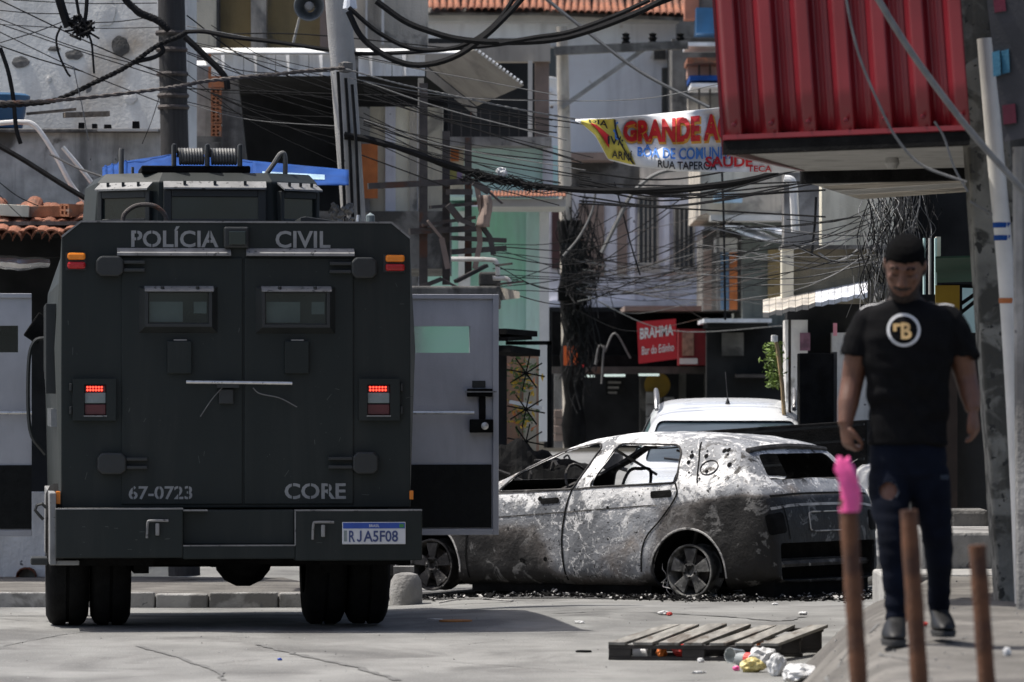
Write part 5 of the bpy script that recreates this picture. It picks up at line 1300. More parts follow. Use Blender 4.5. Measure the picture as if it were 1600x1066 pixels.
sg2 = thing('side_sign', 'dark red sign box right of the square bar sign', 'sign', P(1080, 570, 62.4)); wallp(sg2, 'sign_box', 1060, 1104, 514, 571, 62.4, .5, mat('dark_sign_red', (.22, .012, .016), .6, var=.2, scale=3)); wallp(sg2, 'sign_picture', 1066, 1084, 520, 556, 62.37, .03, mat('faded_print', (.32, .2, .14), .7, var=.4, scale=14)); wallp(sg2, 'sign_band', 1062, 1090, 560, 569, 62.37, .03, m_swhite)
t = thing('orange_box', 'small orange box on the pole left of the bar', 'box', P(893, 572, 61)); wallp(t, 'box_body', 881, 903, 541, 571, 61, .12, mat('bright_orange', (.72, .12, .02), .55, var=.08))
t = thing('round_sign', 'dim yellow round sign hanging inside the bar', 'sign', P(1027, 620, 63.2)); mb = MB(); mb.lathe([(0, 0), (.16, 0), (.16, .03)], P(1027, 602, 63.15), 'y', 22); mb.build('disc', mat('dim_yellow', (.28, .17, .01), .6), t, True)
t = thing('menu_board', 'small dim menu board inside the bar', 'sign', P(959, 620, 63.4)); wallp(t, 'board', 946, 976, 592, 618, 63.6, .03, m_dark)
for k in range(3): wallp(t, 'board_line', 950, 970 - 3 * k, 596 + 8 * k, 599.5 + 8 * k, 63.57, .02, m_conc)
mb = MB(); mb.lathe([(0, -.03), (.025, -.015), (.025, .015), (0, .03)], P(910, 573, 60.9), 'z', 8); tag(mb.build('red_lamp', m_red), 'tiny red lamp beside the orange box', 'lamp')
for k, (x0, x1, y0, y1) in enumerate(((868, 880, 640, 690), (1012, 1022, 612, 690), (1040, 1050, 620, 690))):
    t = thing('stacked_crates', ('brown crate stack at the left of the bar entrance', 'grey crate stack in the middle of the bar entrance', 'grey crate stack at the right of the bar entrance')[k], 'crate', P(x0, 690, 63)); 
    for j in range(4): wallp(t, 'crate', x0 - 2, x1 + 4, lerp(y0, y1, j / 4) + .5, lerp(y0, y1, (j + 1) / 4) - .5, 62.9 + .03 * (j % 2), .25, m_brownp if k == 0 else m_conc, .01)

# ---- grey-green building and tan upper storey right of the lavender house
Lh = house('greygreen_house', 'dark grey-green building with coloured door panels right of the bar', 1170, 690, 62)
wallp(Lh, 'wall', 1160, 1300, 330, 690, 62, 3, m_greyg); wallp(Lh, 'panel_wall', 1098, 1160, 360, 486, 62.4, 2, m_concdk)
for x0, x1, mm in ((1100, 1112, m_brownp), (1126, 1139, mat('faded_blue_door', (.10, .17, .26), .8, var=.2)), (1140, 1152, m_orange), (1200, 1220, m_ochre)): wallp(Lh, 'door_panel', x0, x1, 390, 484, 61.92, .06, mm)
wallp(Lh, 'white_box', 1117, 1152, 372, 394, 61.8, .3, m_sill)
wallp(Lh, 'down_pipe', 1120, 1124, 270, 484, 61.7, .06, m_conc)
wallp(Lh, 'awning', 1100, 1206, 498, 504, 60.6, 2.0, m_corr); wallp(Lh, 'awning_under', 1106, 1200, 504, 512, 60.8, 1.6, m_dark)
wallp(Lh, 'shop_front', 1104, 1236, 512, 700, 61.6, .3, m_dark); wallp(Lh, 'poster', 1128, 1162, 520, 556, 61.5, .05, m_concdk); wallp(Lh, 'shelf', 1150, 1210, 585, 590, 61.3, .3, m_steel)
Mh = house('tan_upper_house', 'tan concrete upper storey with ragged sheet eaves behind the banner', 1180, 400, 60)
wallp(Mh, 'wall', 1094, 1300, 240, 336, 60.5, 4, m_tan); wallp(Mh, 'parapet', 1110, 1290, 336, 345, 60.2, .5, m_sill)
for (x0, y0, x1, y1) in ((1140, 355, 1210, 358), (1160, 358, 1205, 376), (1215, 360, 1260, 372)): mb = MB(); mb.bar(P(x0, y0, 60), P(x1, y1, 59.8), .5, .03); mb.build('roof_sheet', m_corr, Mh, True)
wallp(Mh, 'blue_tarp', 1116, 1160, 302, 316, 60.1, .3, m_tarpl)
Nh = house('red_shack', 'cluttered shacks with zinc and red roofs behind the banner top', 1110, 200, 66)
wallp(Nh, 'wall', 1050, 1300, 60, 260, 68, 2, m_concdk); wallp(Nh, 'blue_tank', 1088, 1122, 12, 52, 66, .8, m_tank)
wallp(Nh, 'orange_wall', 1070, 1092, -40, 30, 66.4, .4, mat('salmon_wall', (.4, .16, .1), .9, var=.15, scale=3))
wallp(Nh, 'upper_void', 1090, 1130, -60, 14, 67, .4, m_concdk)
wallp(Nh, 'lower_wall', 1074, 1130, 104, 122, 66.2, .4, mat('salmon_pale', (.45, .28, .22), .9, var=.15, scale=3))
for (x0, x1, y0, y1, mm) in ((1072, 1130, 66, 72, m_corr), (1074, 1130, 90, 98, m_tile), (1080, 1130, 130, 136, m_corr), (1078, 1130, 118, 126, m_tarp)): wallp(Nh, 'roof_sheet', x0, x1, y0, y1, 65.4, 1.2, mm)
for x in (1091, 1108): wallp(Nh, 'post', x, x + 3, 98, 240, 65.8, .05, m_steel)
wallp(Nh, 'side_wall', 1075, 1130, 150, 260, 66.6, .3, m_tan)

# ---- beige walled house with ragged zinc awning, right middle
Oh = house('beige_house', 'grimy beige walled house with ragged zinc awning right of the street', 1290, 760, 46)
wallp(Oh, 'parapet', 1232, 1420, 388, 474, 46.0, .3, mat('grimy_beige', (.24, .21, .15), .92, var=.25, scale=2, bump=.4, second=(.12, .11, .085), s_at=.55, s_soft=.1, s_scale=1.5, streak=(.06, .057, .048), k_amt=.7)); wallp(Oh, 'parapet_post', 1222, 1240, 384, 474, 45.85, .3, m_cream); wallp(Oh, 'parapet_cap', 1222, 1420, 383, 389, 45.8, .6, m_concdk)
wallp(Oh, 'upper_wall', 1284, 1420, 270, 388, 47.0, .4, m_cream); wallp(Oh, 'upper_side', 1225, 1284, 270, 384, 48.5, .4, m_conc)
wallp(Oh, 'wall', 1230, 1420, 474, 760, 46.6, .4, m_dark)  # wall below the awning, its shade put into the dark colour
wallp(Oh, 'white_wall', 1228, 1262, 500, 900, 46.0, .5, m_pealw); wallp(Oh, 'white_wall', 1300, 1420, 520, 900, 46.1, .4, m_pealw)
wallp(Oh, 'dark_front', 1262, 1300, 500, 660, 46.3, .2, m_dark)
n = 16
for k in range(n):
    t0, t1 = k / n, (k + 1) / n; xa, xb = lerp(1192, 1356, t0), lerp(1192, 1356, t1); ya = lerp(494, 462, t0); random.seed(k)
    mb = MB(); dr = random.uniform(0, 4); pa = P(xa, ya - (0 if k % 2 else 2), 44.2); pb = P(xb - .6, ya - 1.8 - (2 if k % 2 else 0), 44.2); qa = P(xa, ya - 22, 46.2); qb = P(xb - .6, ya - 24, 46.2)
    mb.hexa([pa + Vector((0, -.0, -.01 - dr * .004)), pb + Vector((0, 0, -.01 - dr * .004)), qb, qa, pa + Vector((0, 0, .02)), pb + Vector((0, 0, .02)), qb + Vector((0, 0, .02)), qa + Vector((0, 0, .02))]); mb.build('zinc_strip', m_corr if k > 7 else m_tan, Oh, True)
for x, y0, y1 in ((1232, 500, 660),): wallp(Oh, 'awning_post', x, x + 4, y0, y1, 44.6, .06, m_steel)
wallp(Oh, 'pink_cloth', 1302, 1308, 505, 525, 45.8, .02, mat('pink_cloth', (.72, .3, .36), .8))
wallp(Oh, 'poster', 1250, 1266, 520, 548, 45.95, .02, mat('purple_print', (.2, .1, .14), .8, var=.4, scale=10))
pl_ = thing('hanging_plant', 'leafy green plant tied to a leaning stick by the white wall', 'plant', P(1222, 640, 44.6))
mb = MB(); mb.tube([P(1228, 690, 44.5), P(1222, 600, 44.5), P(1215, 545, 44.5), P(1211, 530, 44.5)], .018, 6); mb.build('stick', mat('pale_stick', (.45, .32, .17), .8), pl_, True)
random.seed(77); mb = MB()
for k in range(320): leaf(mb, P(1213 + random.gauss(0, 8) - 3, random.uniform(535, 606), 44.6 + random.gauss(0, .05)), random.uniform(.018, .04))
mb.build('foliage', mat('bright_leaf', (.13, .20, .03), .6, var=.4, scale=12), pl_, True, fix=False)['kind'] = 'stuff'
mb = MB(); mb.lathe([(0, -.03), (.03, -.02), (.03, .03), (0, .04)], P(1210, 530, 44.45), 'z', 8); mb.build('cap', m_white, pl_, True)

# black boards behind the wreck
t = thing('black_skip', 'low black steel skip standing behind the burnt car tailgate', 'skip', P(1260, 860, 43.4))
mb = MB(); mb.hexa([P(1080, 800, 43.4), P(1356, 800, 42.8), P(1420, 800, 44.0), P(1150, 800, 44.6), P(1088, 674, 43.4), P(1354, 656, 42.8), P(1420, 657, 44.0), P(1150, 672, 44.6)]); mb.build('skip_body', m_black, t, True, bevel=.01)
for y, e in ((676, 0), (700, 1), (730, 2)): mb = MB(); mb.bar(P(1100, y + 5, 43.32), P(1350, y - 13, 42.74), .03, .018); mb.build('skip_rib', m_tread, t, True)
for px in (1130, 1240, 1340): mb = MB(); a = P(px, 790, 43.5); mb.box(a.x - .08, a.x + .08, 43.4, 43.6, -.15, a.z); mb.build('skip_foot', m_tread, t, True)
t = thing('black_cabinet', 'tall narrow black cabinet standing against the white wall', 'cabinet', P(1278, 760, 44.2)); wallp(t, 'cabinet_body', 1249, 1303, 552, 780, 44.2, .35, m_black, .01); wallp(t, 'door_edge', 1302, 1308, 550, 780, 44.25, .4, m_wframe)
wallp(t, 'cabinet_foot', 1252, 1300, 780, 905, 44.3, .3, m_black)
# far houses closing the view
Z = house('hillside_house', 'plain grey hillside house closing the view behind the roofs', 800, 600, 84); wallp(Z, 'wall', -700, 2500, -600, 690, 84, 3, m_concdk)
# ------------------------------------------------------------------ right-hand building: red sheet box, soffit, leaning pillar
m_redsh = mat('red_sheet', (.17, .010, .017), .34, .0, var=.14, scale=2, bump=.03, streak=(.12, .009, .014), k_amt=.6)
m_soff = mat('soffit_white', (.44, .435, .415), .8, var=.12, scale=2, bump=.15, streak=(.17, .165, .15), k_amt=.5, stretch=(1, 6, 1), second=(.2, .195, .18), s_at=.62, s_scale=2)
m_pill = mat('pillar_concrete', (.17, .165, .145), .95, var=.3, scale=4, bump=.7, bscale=28, second=(.055, .053, .045), s_at=.52, s_soft=.05, s_scale=5, streak=(.30, .28, .22), k_amt=.35, spots=(.03, .03, .027), sp_at=.62, sp_scale=18)
Rb = thing('red_clad_storey', 'overhanging storey clad in red trapezoid metal sheets, top right', 'building', P(1300, 235, 27))
# the front face recedes to the left; sheets lean slightly like the rest of the building
def rf(t, z):          # t 0..1 along the front from left to right, z world height
    b = P(1131, 212, 27.2).lerp(P(1506, 192, 26.2), t); top = P(1117, 0, 27.2).lerp(P(1492, 0, 26.2), t)
    k = (z - b.z) / (top.z - b.z); return b + (top - b) * k
zlo = P(1131, 212, 27.2).z
NR = 6
def rib(f): return -.062 * (sstep(0, .16, f) - sstep(.44, .66, f)) - .006 * sstep(.80, .83, f) * (1 - sstep(.87, .90, f))
for r in range(NR + 1):
    mb = MB(); w = 1.04 / (NR + .6); t0 = r * w; pr = []; random.seed(r)
    for k in range(31):
        f = k / 30; t = t0 + f * w
        if t > 1.02: break
        pr.append((t, rib(f)))
    if len(pr) < 2: continue
    zs_ = [zlo + (5.2 - zlo) * j / 10 for j in range(11)]; base = len(mb.v)
    for z in zs_:
        for t, d in pr: mb.v.append(tuple(rf(t, z) + Vector((0, d + .006 * mnoise.noise(Vector((t * 9, z * 1.3, 2))), 0))))
    n_ = len(pr)
    for j in range(10):
        for i in range(n_ - 1): q = base + j * n_ + i; mb.f.append((q, q + 1, q + n_ + 1, q + n_))
    o = sheet_build(mb, 'red_sheet', m_redsh, Rb)
    o.data.polygons.foreach_set('use_smooth', [True] * len(o.data.polygons))
    for j in range(2):
        mb = MB(); p = rf(t0 + .28 * w, zlo + .05 + .9 * j) if t0 + .28 * w < 1 else rf(1, zlo); mb.lathe([(0, -.012), (.012, -.010), (.014, 0)], p + Vector((0, -.064, 0)), 'y', 8); mb.build('rivet', m_redsh, Rb, True)
mb = MB(); a, b = rf(-.004, zlo), rf(1.02, zlo); mb.hexa([a + Vector((0, -.065, -.025)), b + Vector((0, -.065, -.025)), b + Vector((0, .1, -.07)), a + Vector((0, .1, -.07)), a + Vector((0, -.065, .0)), b + Vector((0, -.065, .0)), b + Vector((0, .1, .0)), a + Vector((0, .1, .0))]); mb.build('bottom_trim', m_redsh, Rb, True)
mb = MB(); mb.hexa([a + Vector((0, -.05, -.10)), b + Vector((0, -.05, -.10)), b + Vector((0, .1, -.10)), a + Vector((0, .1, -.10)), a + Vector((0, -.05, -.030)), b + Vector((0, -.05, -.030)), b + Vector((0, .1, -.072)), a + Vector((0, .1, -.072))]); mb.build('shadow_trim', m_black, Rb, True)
mb = MB(); a0 = rf(0, zlo) + Vector((.0, .0, 0)); a1 = P(1252, 262, 30.4); mb.hexa([a0 + Vector((-.01, 0, -.10)), a1 + Vector((-.01, 0, -.02)), a1 + Vector((.02, 0, -.02)), a0 + Vector((.02, 0, -.10)), rf(0, 5.2) + Vector((-.01, 0, 0)), P(1230, -300, 30.4), P(1232, -300, 30.4) + Vector((.03, 0, 0)), rf(0, 5.2) + Vector((.02, 0, 0))]); mb.build('side_sheet', m_redsh, Rb, True)
# soffit boards, receding
s00, s10, s11, s01 = P(1140, 232, 27.2), P(1512, 205, 26.2), P(1512, 262, 29.8), P(1252, 268, 30.6)
for k in range(7):
    mb = MB(); u0, u1 = k / 7, (k + .985) / 7
    q = [s00.lerp(s01, u0), s10.lerp(s11, u0), s10.lerp(s11, u1), s00.lerp(s01, u1)]
    mb.hexa([*(q), *[p + Vector((0, 0, .03)) for p in q]]); mb.build('soffit_board', m_soff, Rb, True)
mb = MB(); mb.hexa([s01 + Vector((0, 0, -.07)), s11 + Vector((0, 0, -.07)), s11 + Vector((0, .15, -.07)), s01 + Vector((0, .15, -.07)), s01 + Vector((0, 0, .05)), s11 + Vector((0, 0, .05)), s11 + Vector((0, .15, .05)), s01 + Vector((0, .15, .05))]); mb.build('back_beam', m_black, Rb, True)
# second, lower soffit further back
g0, g1, g2, g3 = P(1256, 284, 31), P(1515, 268, 30.6), P(1515, 300, 34), P(1345, 312, 35)
for k in range(4):
    mb = MB(); u0, u1 = k / 4, (k + .96) / 4; q = [g0.lerp(g3, u0), g1.lerp(g2, u0), g1.lerp(g2, u1), g0.lerp(g3, u1)]
    mb.hexa([*q, *[p + Vector((0, 0, .04)) for p in q]]); mb.build('lower_soffit', m_soff if k % 2 == 0 else m_tan, Rb, True)
# wall mass of the building, out of frame and behind
mb = MB(); x0 = P(1512, 0, 27.5).x; mb.prism([(2.82, 27.6), (7.5, 27.6), (7.5, 36.4), (4.2, 36.4)], 'z', .3, 2.75); mb.box(x0 + .5, 7.5, 27.4, 34, 2.9, 7); mb.build('wall', m_dark, Rb, True)
mb = MB(); mb.box(1.35, 7.5, 27.6, 31.0, 5.25, 5.4); mb.build('roof_slab', m_concdk, Rb, True)
# bulb sockets under the soffit
for k, (px, py, lab) in enumerate(((1364, 226, 'bare lamp socket under the white soffit, left one'), (1394, 243, 'bare lamp socket with round bulb under the white soffit, right one'))):
    t = thing('lamp_socket', lab, 'lamp', P(px, py, 28.5), group='lamp sockets under the soffit'); c = P(px, py - 6, 28.2 + .5 * k)
    mb = MB(); mb.lathe([(.05, .10), (.05, .07), (.028, .05), (.025, 0), (.03, -.02), (0, -.025)], c, 'z', 14); mb.build('socket', m_conc, t, True, smooth=True)
    if k: mb = MB(); mb.lathe([(0, -.10), (.025, -.095), (.042, -.065), (.035, -.03), (.02, -.01)], c, 'z', 14); mb.build('bulb', m_soff, t, True, smooth=True)
# leaning pillar
pil = thing('street_pillar', 'leaning mouldy concrete pillar at the right edge', 'pillar', (P(1585, 945, 27.3)))
mb = MB(); secs = []
for k in range(17):
    t = k / 16; py = lerp(965, -40, t); xl = lerp(1562, 1494, t) + 2.2 * mnoise.noise(Vector((k * .9, 0, 0))); wd = lerp(62, 70, t) + (20 if t < .05 else 0) * (1 - t / .05) + 2 * mnoise.noise(Vector((k * 1.3, 7, 0)))
    a = P(xl, py, 27.2); b = P(xl + wd, py, 27.2); secs.append([a, b, b + Vector((0, .3, 0)), a + Vector((0, .3, 0))])
loft(mb, secs); mb.build('shaft', m_pill, pil, True, bevel=.015)
# white pipe
t = thing('drain_pipe', 'tall white plastic drain pipe right of the leaning pillar', 'pipe', P(1592, 700, 26.8)); mb = MB(); mb.tube(spline([P(1540, 60, 26.9), P(1556, 250, 26.9), P(1574, 450, 26.9), P(1590, 720, 26.9), P(1600, 960, 26.9)], 6), .046, 12); mb.build('pipe', m_pvc, t, True, smooth=True)
for y, mm in ((352, m_tarp), (372, m_tarp), (470, m_orange)): mb = MB(); c = P(1565 + (y - 350) * .08, y, 26.9); mb.lathe([(.0470, -.014), (.0475, 0), (.0470, .014)], c, 'z', 14); mb.build('pipe_mark', mm, t, True, smooth=True)
mb = MB(); mb.tube([P(1600, 230, 26.3), P(1606, 960, 26.3)], .06, 10); tag(mb.build('rough_post', m_conc, smooth=True), 'thin rough post at the far right edge', 'post')
# dark painted sign, upper right corner
t = thing('painted_sign', 'dark painted hanging sign with blue and red strokes, upper right corner', 'sign', P(1575, 215, 25.6)); wt = P(1530, 215, 25.6)
mb = MB(); mb.hexa([P(1568, 222, 25.6), P(1680, 200, 25.4), P(1680, 200, 25.5), P(1568, 222, 25.7), P(1535, -60, 25.6), P(1680, -60, 25.4), P(1680, -60, 25.5), P(1535, -60, 25.7)]); mb.build('board', mat('sign_black', (.03, .03, .035), .7, var=.4, scale=3), t, True)
for (x0, x1, y0, y1, c) in ((1550, 1562, 82, 120, 0), (1564, 1576, 80, 116, 0), (1578, 1590, 77, 112, 0), (1592, 1606, 74, 110, 0), (1566, 1586, 165, 195, 1), (1590, 1610, 160, 190, 2), (1552, 1570, 0, 20, 1), (1574, 1600, 0, 16, 1)):
    mb = MB(); mb.hexa([P(x0 + 2, y1, 25.57), P(x1 + 2, y1 - 3, 25.55), P(x1 + 2, y1 - 3, 25.6), P(x0 + 2, y1, 25.6), P(x0, y0, 25.57), P(x1, y0 - 3, 25.55), P(x1, y0 - 3, 25.6), P(x0, y0, 25.6)]); mb.build('paint_stroke', (mat('stroke_blue', (.03, .14, .22), .7, var=.2), mat('stroke_red', (.13, .012, .03), .7, var=.3), mat('stroke_orange', (.25, .05, .03), .7))[c], t, True)
# shop front behind the person
S = house('right_shop', 'dark shop front with green awning behind the walking man', 1500, 850, 37, 'shop')
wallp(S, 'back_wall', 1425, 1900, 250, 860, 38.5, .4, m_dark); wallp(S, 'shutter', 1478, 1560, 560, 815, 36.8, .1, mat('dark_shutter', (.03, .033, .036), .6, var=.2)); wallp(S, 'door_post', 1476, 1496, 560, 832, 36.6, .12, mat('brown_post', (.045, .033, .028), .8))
mb = MB(); mb.hexa([P(1462, 404, 35.2), P(1530, 402, 35.2), P(1530, 440, 37), P(1462, 442, 37), P(1462, 401, 35.2), P(1530, 399, 35.2), P(1530, 436, 37), P(1462, 438, 37)]); mb.build('green_awning', mat('awning_green', (.015, .06, .035), .6, var=.2), S, True)
for k, x in enumerate((1443, 1452, 1461)): wallp(S, 'mint_post', x, x + 3, 372, 460, 36 + .1 * k, .06, (m_turq, m_sill, m_turq)[k])
wallp(S, 'pale_pillar', 1463, 1470, 370, 400, 36.3, .1, m_cream)
for (x0, y0, x1, y1) in ((1500, 476, 1530, 455), (1500, 490, 1530, 466), (1470, 446, 1530, 448)): mb = MB(); mb.bar(P(x0, y0, 36), P(x1, y1, 36), .03, .025); mb.build('awning_strut', m_black, S, True)
wallp(S, 'light_gap', 1498, 1534, 448, 520, 37.6, .05, m_turq)
t = thing('yellow_sign', 'yellow sign panel hanging behind the man shoulder', 'sign', P(1485, 572, 34.5)); wallp(t, 'board', 1462, 1503, 446, 572, 34.5, .04, mat('sign_yellow', (.30, .19, .01), .6, var=.12)); wallp(t, 'board_edge', 1500, 1503.5, 446, 572, 34.47, .06, m_black)
# steps before the shop
st = thing('shop_steps', 'grey concrete steps before the dark shop right of the man', 'steps', P(1520, 900, 33.5)); wallp(st, 'step', 1440, 1620, 832, 1000, 33.6, 2.0, m_conc, .02); wallp(st, 'step', 1380, 1620, 897, 1010, 32.6, .99, m_kerb, .02)
wallp(st, 'rubble', 1484, 1545, 796, 832, 35.2, .4, m_concdk, .03)
# rubble stones by the white wall
for k, (px, py, s, lab) in enumerate(((1362, 868, .20, 'pale rubble stone behind the burnt car tail, lower one'), (1352, 812, .24, 'big pale rubble stone behind the burnt car tail, upper one'), (1376, 760, .22, 'white rubble block against the wall behind the man leg'))):
    mb = MB(); bm = bmesh.new(); bmesh.ops.create_icosphere(bm, subdivisions=3, radius=1)
    for v in bm.verts: v.co = Vector((v.co.x * s, v.co.y * s, v.co.z * s * 1.1)) * (1 + .28 * mnoise.noise(v.co * 1.6 + Vector((k * 5, 0, 0))) + .1 * mnoise.noise(v.co * 5))
    me = bpy.data.meshes.new('rubble_stone'); bm.to_mesh(me); bm.free(); o = link_mesh('rubble_stone', me, m_pealw); o.location = P(px, py, 42.2 + .3 * k); tag(o, lab, 'stone')
t = thing('low_wall', 'pale crumbling low wall behind the burnt car tail', 'wall', P(1370, 880, 43.5)); wallp(t, 'wall', 1330, 1480, 690, 905, 43.6, .4, m_pealw, .03)
# ------------------------------------------------------------------ rusty posts, pallet, litter, banner
for k, (xt, yt, xb, lab) in enumerate(((1325, 780, 1342, 'tall rusty iron post with pink plastic over its top'), (1420, 797, 1437, 'middle rusty iron post of three on the pavement'), (1527, 852, 1542, 'shortest rusty iron post of three, on the right'))):
    Y = 17.0 + .15 * k; t = P(xt, yt, Y); b = P(xb + (xb - xt) * 80 / (1066 - yt), 1150, Y); o = MB()
    root = thing('rusty_post', lab, 'post', b, group='rusty posts')
    random.seed(k); pts = [b.lerp(t, j / 14) for j in range(15)]
    o.tube(pts, [.030 + .0012 * math.sin(j * 1.7 + k) for j in range(15)], 18); o.build('pipe', m_rustred, root, True, smooth=True)
m_pink = mat('pink_plastic', (.78, .09, .30), .35, var=.18, scale=6, bump=.2, bscale=25)
t0 = P(1326, 798, 17.0); mb = MB(); rs = []; n = 18
for j in range(13):
    f = j / 12; py = lerp(800, 716, f); px = 1327 - 5 * f + 2.5 * math.sin(f * 5); r = lerp(.0335, .034, f) * (1 if f < .8 else lerp(1, .55, (f - .8) / .2)); c = P(px, py, 17.0); ring = []
    for i in range(n):
        a = 2 * math.pi * i / n; q = r * (1 + (.05 + .22 * f) * math.sin(3 * a + 5 * f) + (.05 + .12 * f) * math.sin(7 * a + 11 * f) + .10 * math.sin(9 * f * 6.28 * .6 + 2 * a) * f); ring.append(c + Vector((q * math.cos(a) * (1 - .1 * f), q * math.sin(a) * (1 - .5 * max(0, f - .6)), .008 * f * math.sin(2 * a + 1))))
    rs.append(ring)
loft(mb, rs)
pk = tag(mb.build('pink_sleeve', m_pink, smooth=True, ang=50), 'crumpled pink plastic sleeve stuck on the leftmost post', 'plastic sleeve')
# pallet
pal = thing('wooden_pallet', 'broken grey wooden pallet lying in the street before the burnt car', 'pallet', (.58, 29.75, road_z(.6, 29.7)), R(-9))
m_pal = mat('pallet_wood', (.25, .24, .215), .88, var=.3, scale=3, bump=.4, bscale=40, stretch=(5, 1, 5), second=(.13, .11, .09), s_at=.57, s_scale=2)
m_pald = mat('pallet_wood_shaded', (.05, .045, .04), .9, var=.3, scale=3, bump=.4, stretch=(1, 5, 5))  # darker copy of the slat wood, shade put into its colour
random.seed(8)
def ptz(y): return .088 + .055 * y
for k in range(7):
    x = -.02 + k * .148; w = random.uniform(.095, .118); sk = random.uniform(-.02, .03) + .16; y1 = 1.12 + random.uniform(-.1, .05)
    mb = MB(); mb.hexa([(x, -.01, ptz(0)), (x + w, -.01, ptz(0)), (x + w + sk, y1, ptz(y1)), (x + sk, y1, ptz(y1)), (x, -.01, ptz(0) + .018), (x + w, -.01, ptz(0) + .018), (x + w + sk, y1, ptz(y1) + .02), (x + sk, y1, ptz(y1) + .018)]); mb.build('slat', m_pal, pal, bevel=.003)
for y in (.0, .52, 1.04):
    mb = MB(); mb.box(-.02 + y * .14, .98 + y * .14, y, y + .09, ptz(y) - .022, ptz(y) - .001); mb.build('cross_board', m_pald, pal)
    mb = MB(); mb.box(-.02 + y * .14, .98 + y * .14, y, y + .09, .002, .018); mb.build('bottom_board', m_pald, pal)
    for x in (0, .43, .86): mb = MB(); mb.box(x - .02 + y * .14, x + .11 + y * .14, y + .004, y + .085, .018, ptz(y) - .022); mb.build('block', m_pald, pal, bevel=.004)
# litter: each piece its own thing
m_lit = {'w': mat('litter_white', (.58, .58, .57), .5, var=.12, scale=14, bump=.3, bscale=30), 'r': mat('litter_red', (.5, .04, .03), .5, var=.2, scale=14), 'o': mat('litter_orange', (.65, .17, .02), .5, var=.15), 'c': mat('litter_clear', (.45, .48, .47), .2, var=.2, scale=10, trans=.5), 'b': mat('litter_blue', (.03, .08, .4), .5, var=.1), 'g': mat('litter_green', (.06, .25, .08), .5), 'k': m_black, 'y': mat('litter_yellow', (.6, .5, .2), .5, var=.2, scale=10), 'p': m_pink}
def crumple(name, lab, px, py, Y, s, c, seed, flat=.5, cat='litter', z=None):
    bm = bmesh.new(); bmesh.ops.create_icosphere(bm, subdivisions=3, radius=1); random.seed(seed)
    for v in bm.verts:
        d = 1 + .38 * mnoise.noise(v.co * 1.9 + Vector((seed, 0, 0))) + .22 * mnoise.noise(v.co * 4.5 + Vector((0, seed, 0))); v.co = Vector((v.co.x * s[0] * d, v.co.y * s[1] * d, max(-s[2] * .8, v.co.z * s[2] * d)))
    me = bpy.data.meshes.new(name); bm.to_mesh(me); bm.free(); o = link_mesh(name, me, m_lit[c]); p = P(px, py, Y); gz = max(road_z(p.x, p.y), walk_z(p.x, p.y)) if p.x > .5 else road_z(p.x, p.y)
    o.location = (p.x, p.y, gz + s[2] * .8 if z is None else z); o.rotation_euler = (0, 0, random.uniform(0, 3)); tag(o, lab, cat)
    return o
def gy(py): return CAM_H * FPX / (py - HOR)
def cup(lab, px, py, m, r, L_, rot, cat='cup', name='plastic_cup'):
    Y = gy(py); p = P(px, py, Y); t = thing(name, lab, cat, (p.x, p.y, max(road_z(p.x, p.y), walk_z(p.x, p.y)) + r)); t.rotation_euler = (R(90), 0, rot)
    mb = MB(); mb.lathe([(0, 0), (r * .7, 0), (r, L_), (r * 1.06, L_), (r * .96, L_), (r * .66, .004)], (0, 0, -L_ / 2), 'z', 16); mb.build('cup_wall', m, t, smooth=True)
def bottle(lab, px, py, m, mc, r, L_, rot):
    Y = gy(py); p = P(px, py, Y); t = thing('plastic_bottle', lab, 'bottle', (p.x, p.y, max(road_z(p.x, p.y), walk_z(p.x, p.y)) + r)); t.rotation_euler = (R(90), 0, rot)
    mb = MB(); mb.lathe([(0, 0), (r * .9, 0), (r, .02), (r, L_ * .6), (r * .9, L_ * .7), (r * .35, L_ * .9), (r * .35, L_)], (0, 0, -L_ / 2), 'z', 16); mb.build('bottle_body', m, t, smooth=True)
    mb = MB(); mb.lathe([(0, L_ + .015), (r * .42, L_ + .015), (r * .42, L_ - .01)], (0, 0, -L_ / 2), 'z', 12); mb.build('cap', mc, t)
    mb = MB(); mb.lathe([(r * 1.01, L_ * .25), (r * 1.01, L_ * .5)], (0, 0, -L_ / 2), 'z', 16); mb.build('bottle_label', m_lit['r'], t)
cup('white and pink paper cup lying under the pallet left end', 1002, 1029, m_lit['w'], .035, .10, 1.2)
crumple('crushed_packet', 'red crushed packet under the pallet middle', 1066, 1026, gy(1026), (.07, .05, .04), 'r', 3)
crumple('crushed_packet', 'small orange wrapper under the pallet beside the red packet', 1034, 1026, gy(1026), (.03, .03, .03), 'o', 4)
crumple('crumpled_bag', 'white crumpled bag under the pallet right of the red packet', 1086, 1028, gy(1028), (.04, .04, .05), 'w', 5)
crumple('crushed_packet', 'bright orange packet under the pallet right end', 1192, 1022, gy(1022), (.05, .04, .04), 'o', 6)
bottle('clear plastic bottle lying in the heap right of the pallet', 1180, 1042, m_lit['c'], m_lit['w'], .04, .24, .9)
cup('clear plastic cup tipped over in the heap beside the pallet', 1150, 1036, m_lit['c'], .045, .1, -.8)
cup('second clear plastic cup at the front of the heap', 1212, 1052, m_lit['c'], .045, .1, .3)
crumple('crumpled_bag', 'largest white crumpled bag in the heap beside the pallet', 1192, 1042, gy(1042), (.10, .08, .06), 'w', 7)
crumple('crumpled_bag', 'yellowish crumpled bag in the heap beside the pallet', 1176, 1050, gy(1050), (.07, .06, .045), 'y', 8)
crumple('crumpled_bag', 'white bag at the front of the heap near the frame bottom', 1214, 1050, gy(1056), (.06, .05, .07), 'w', 9)
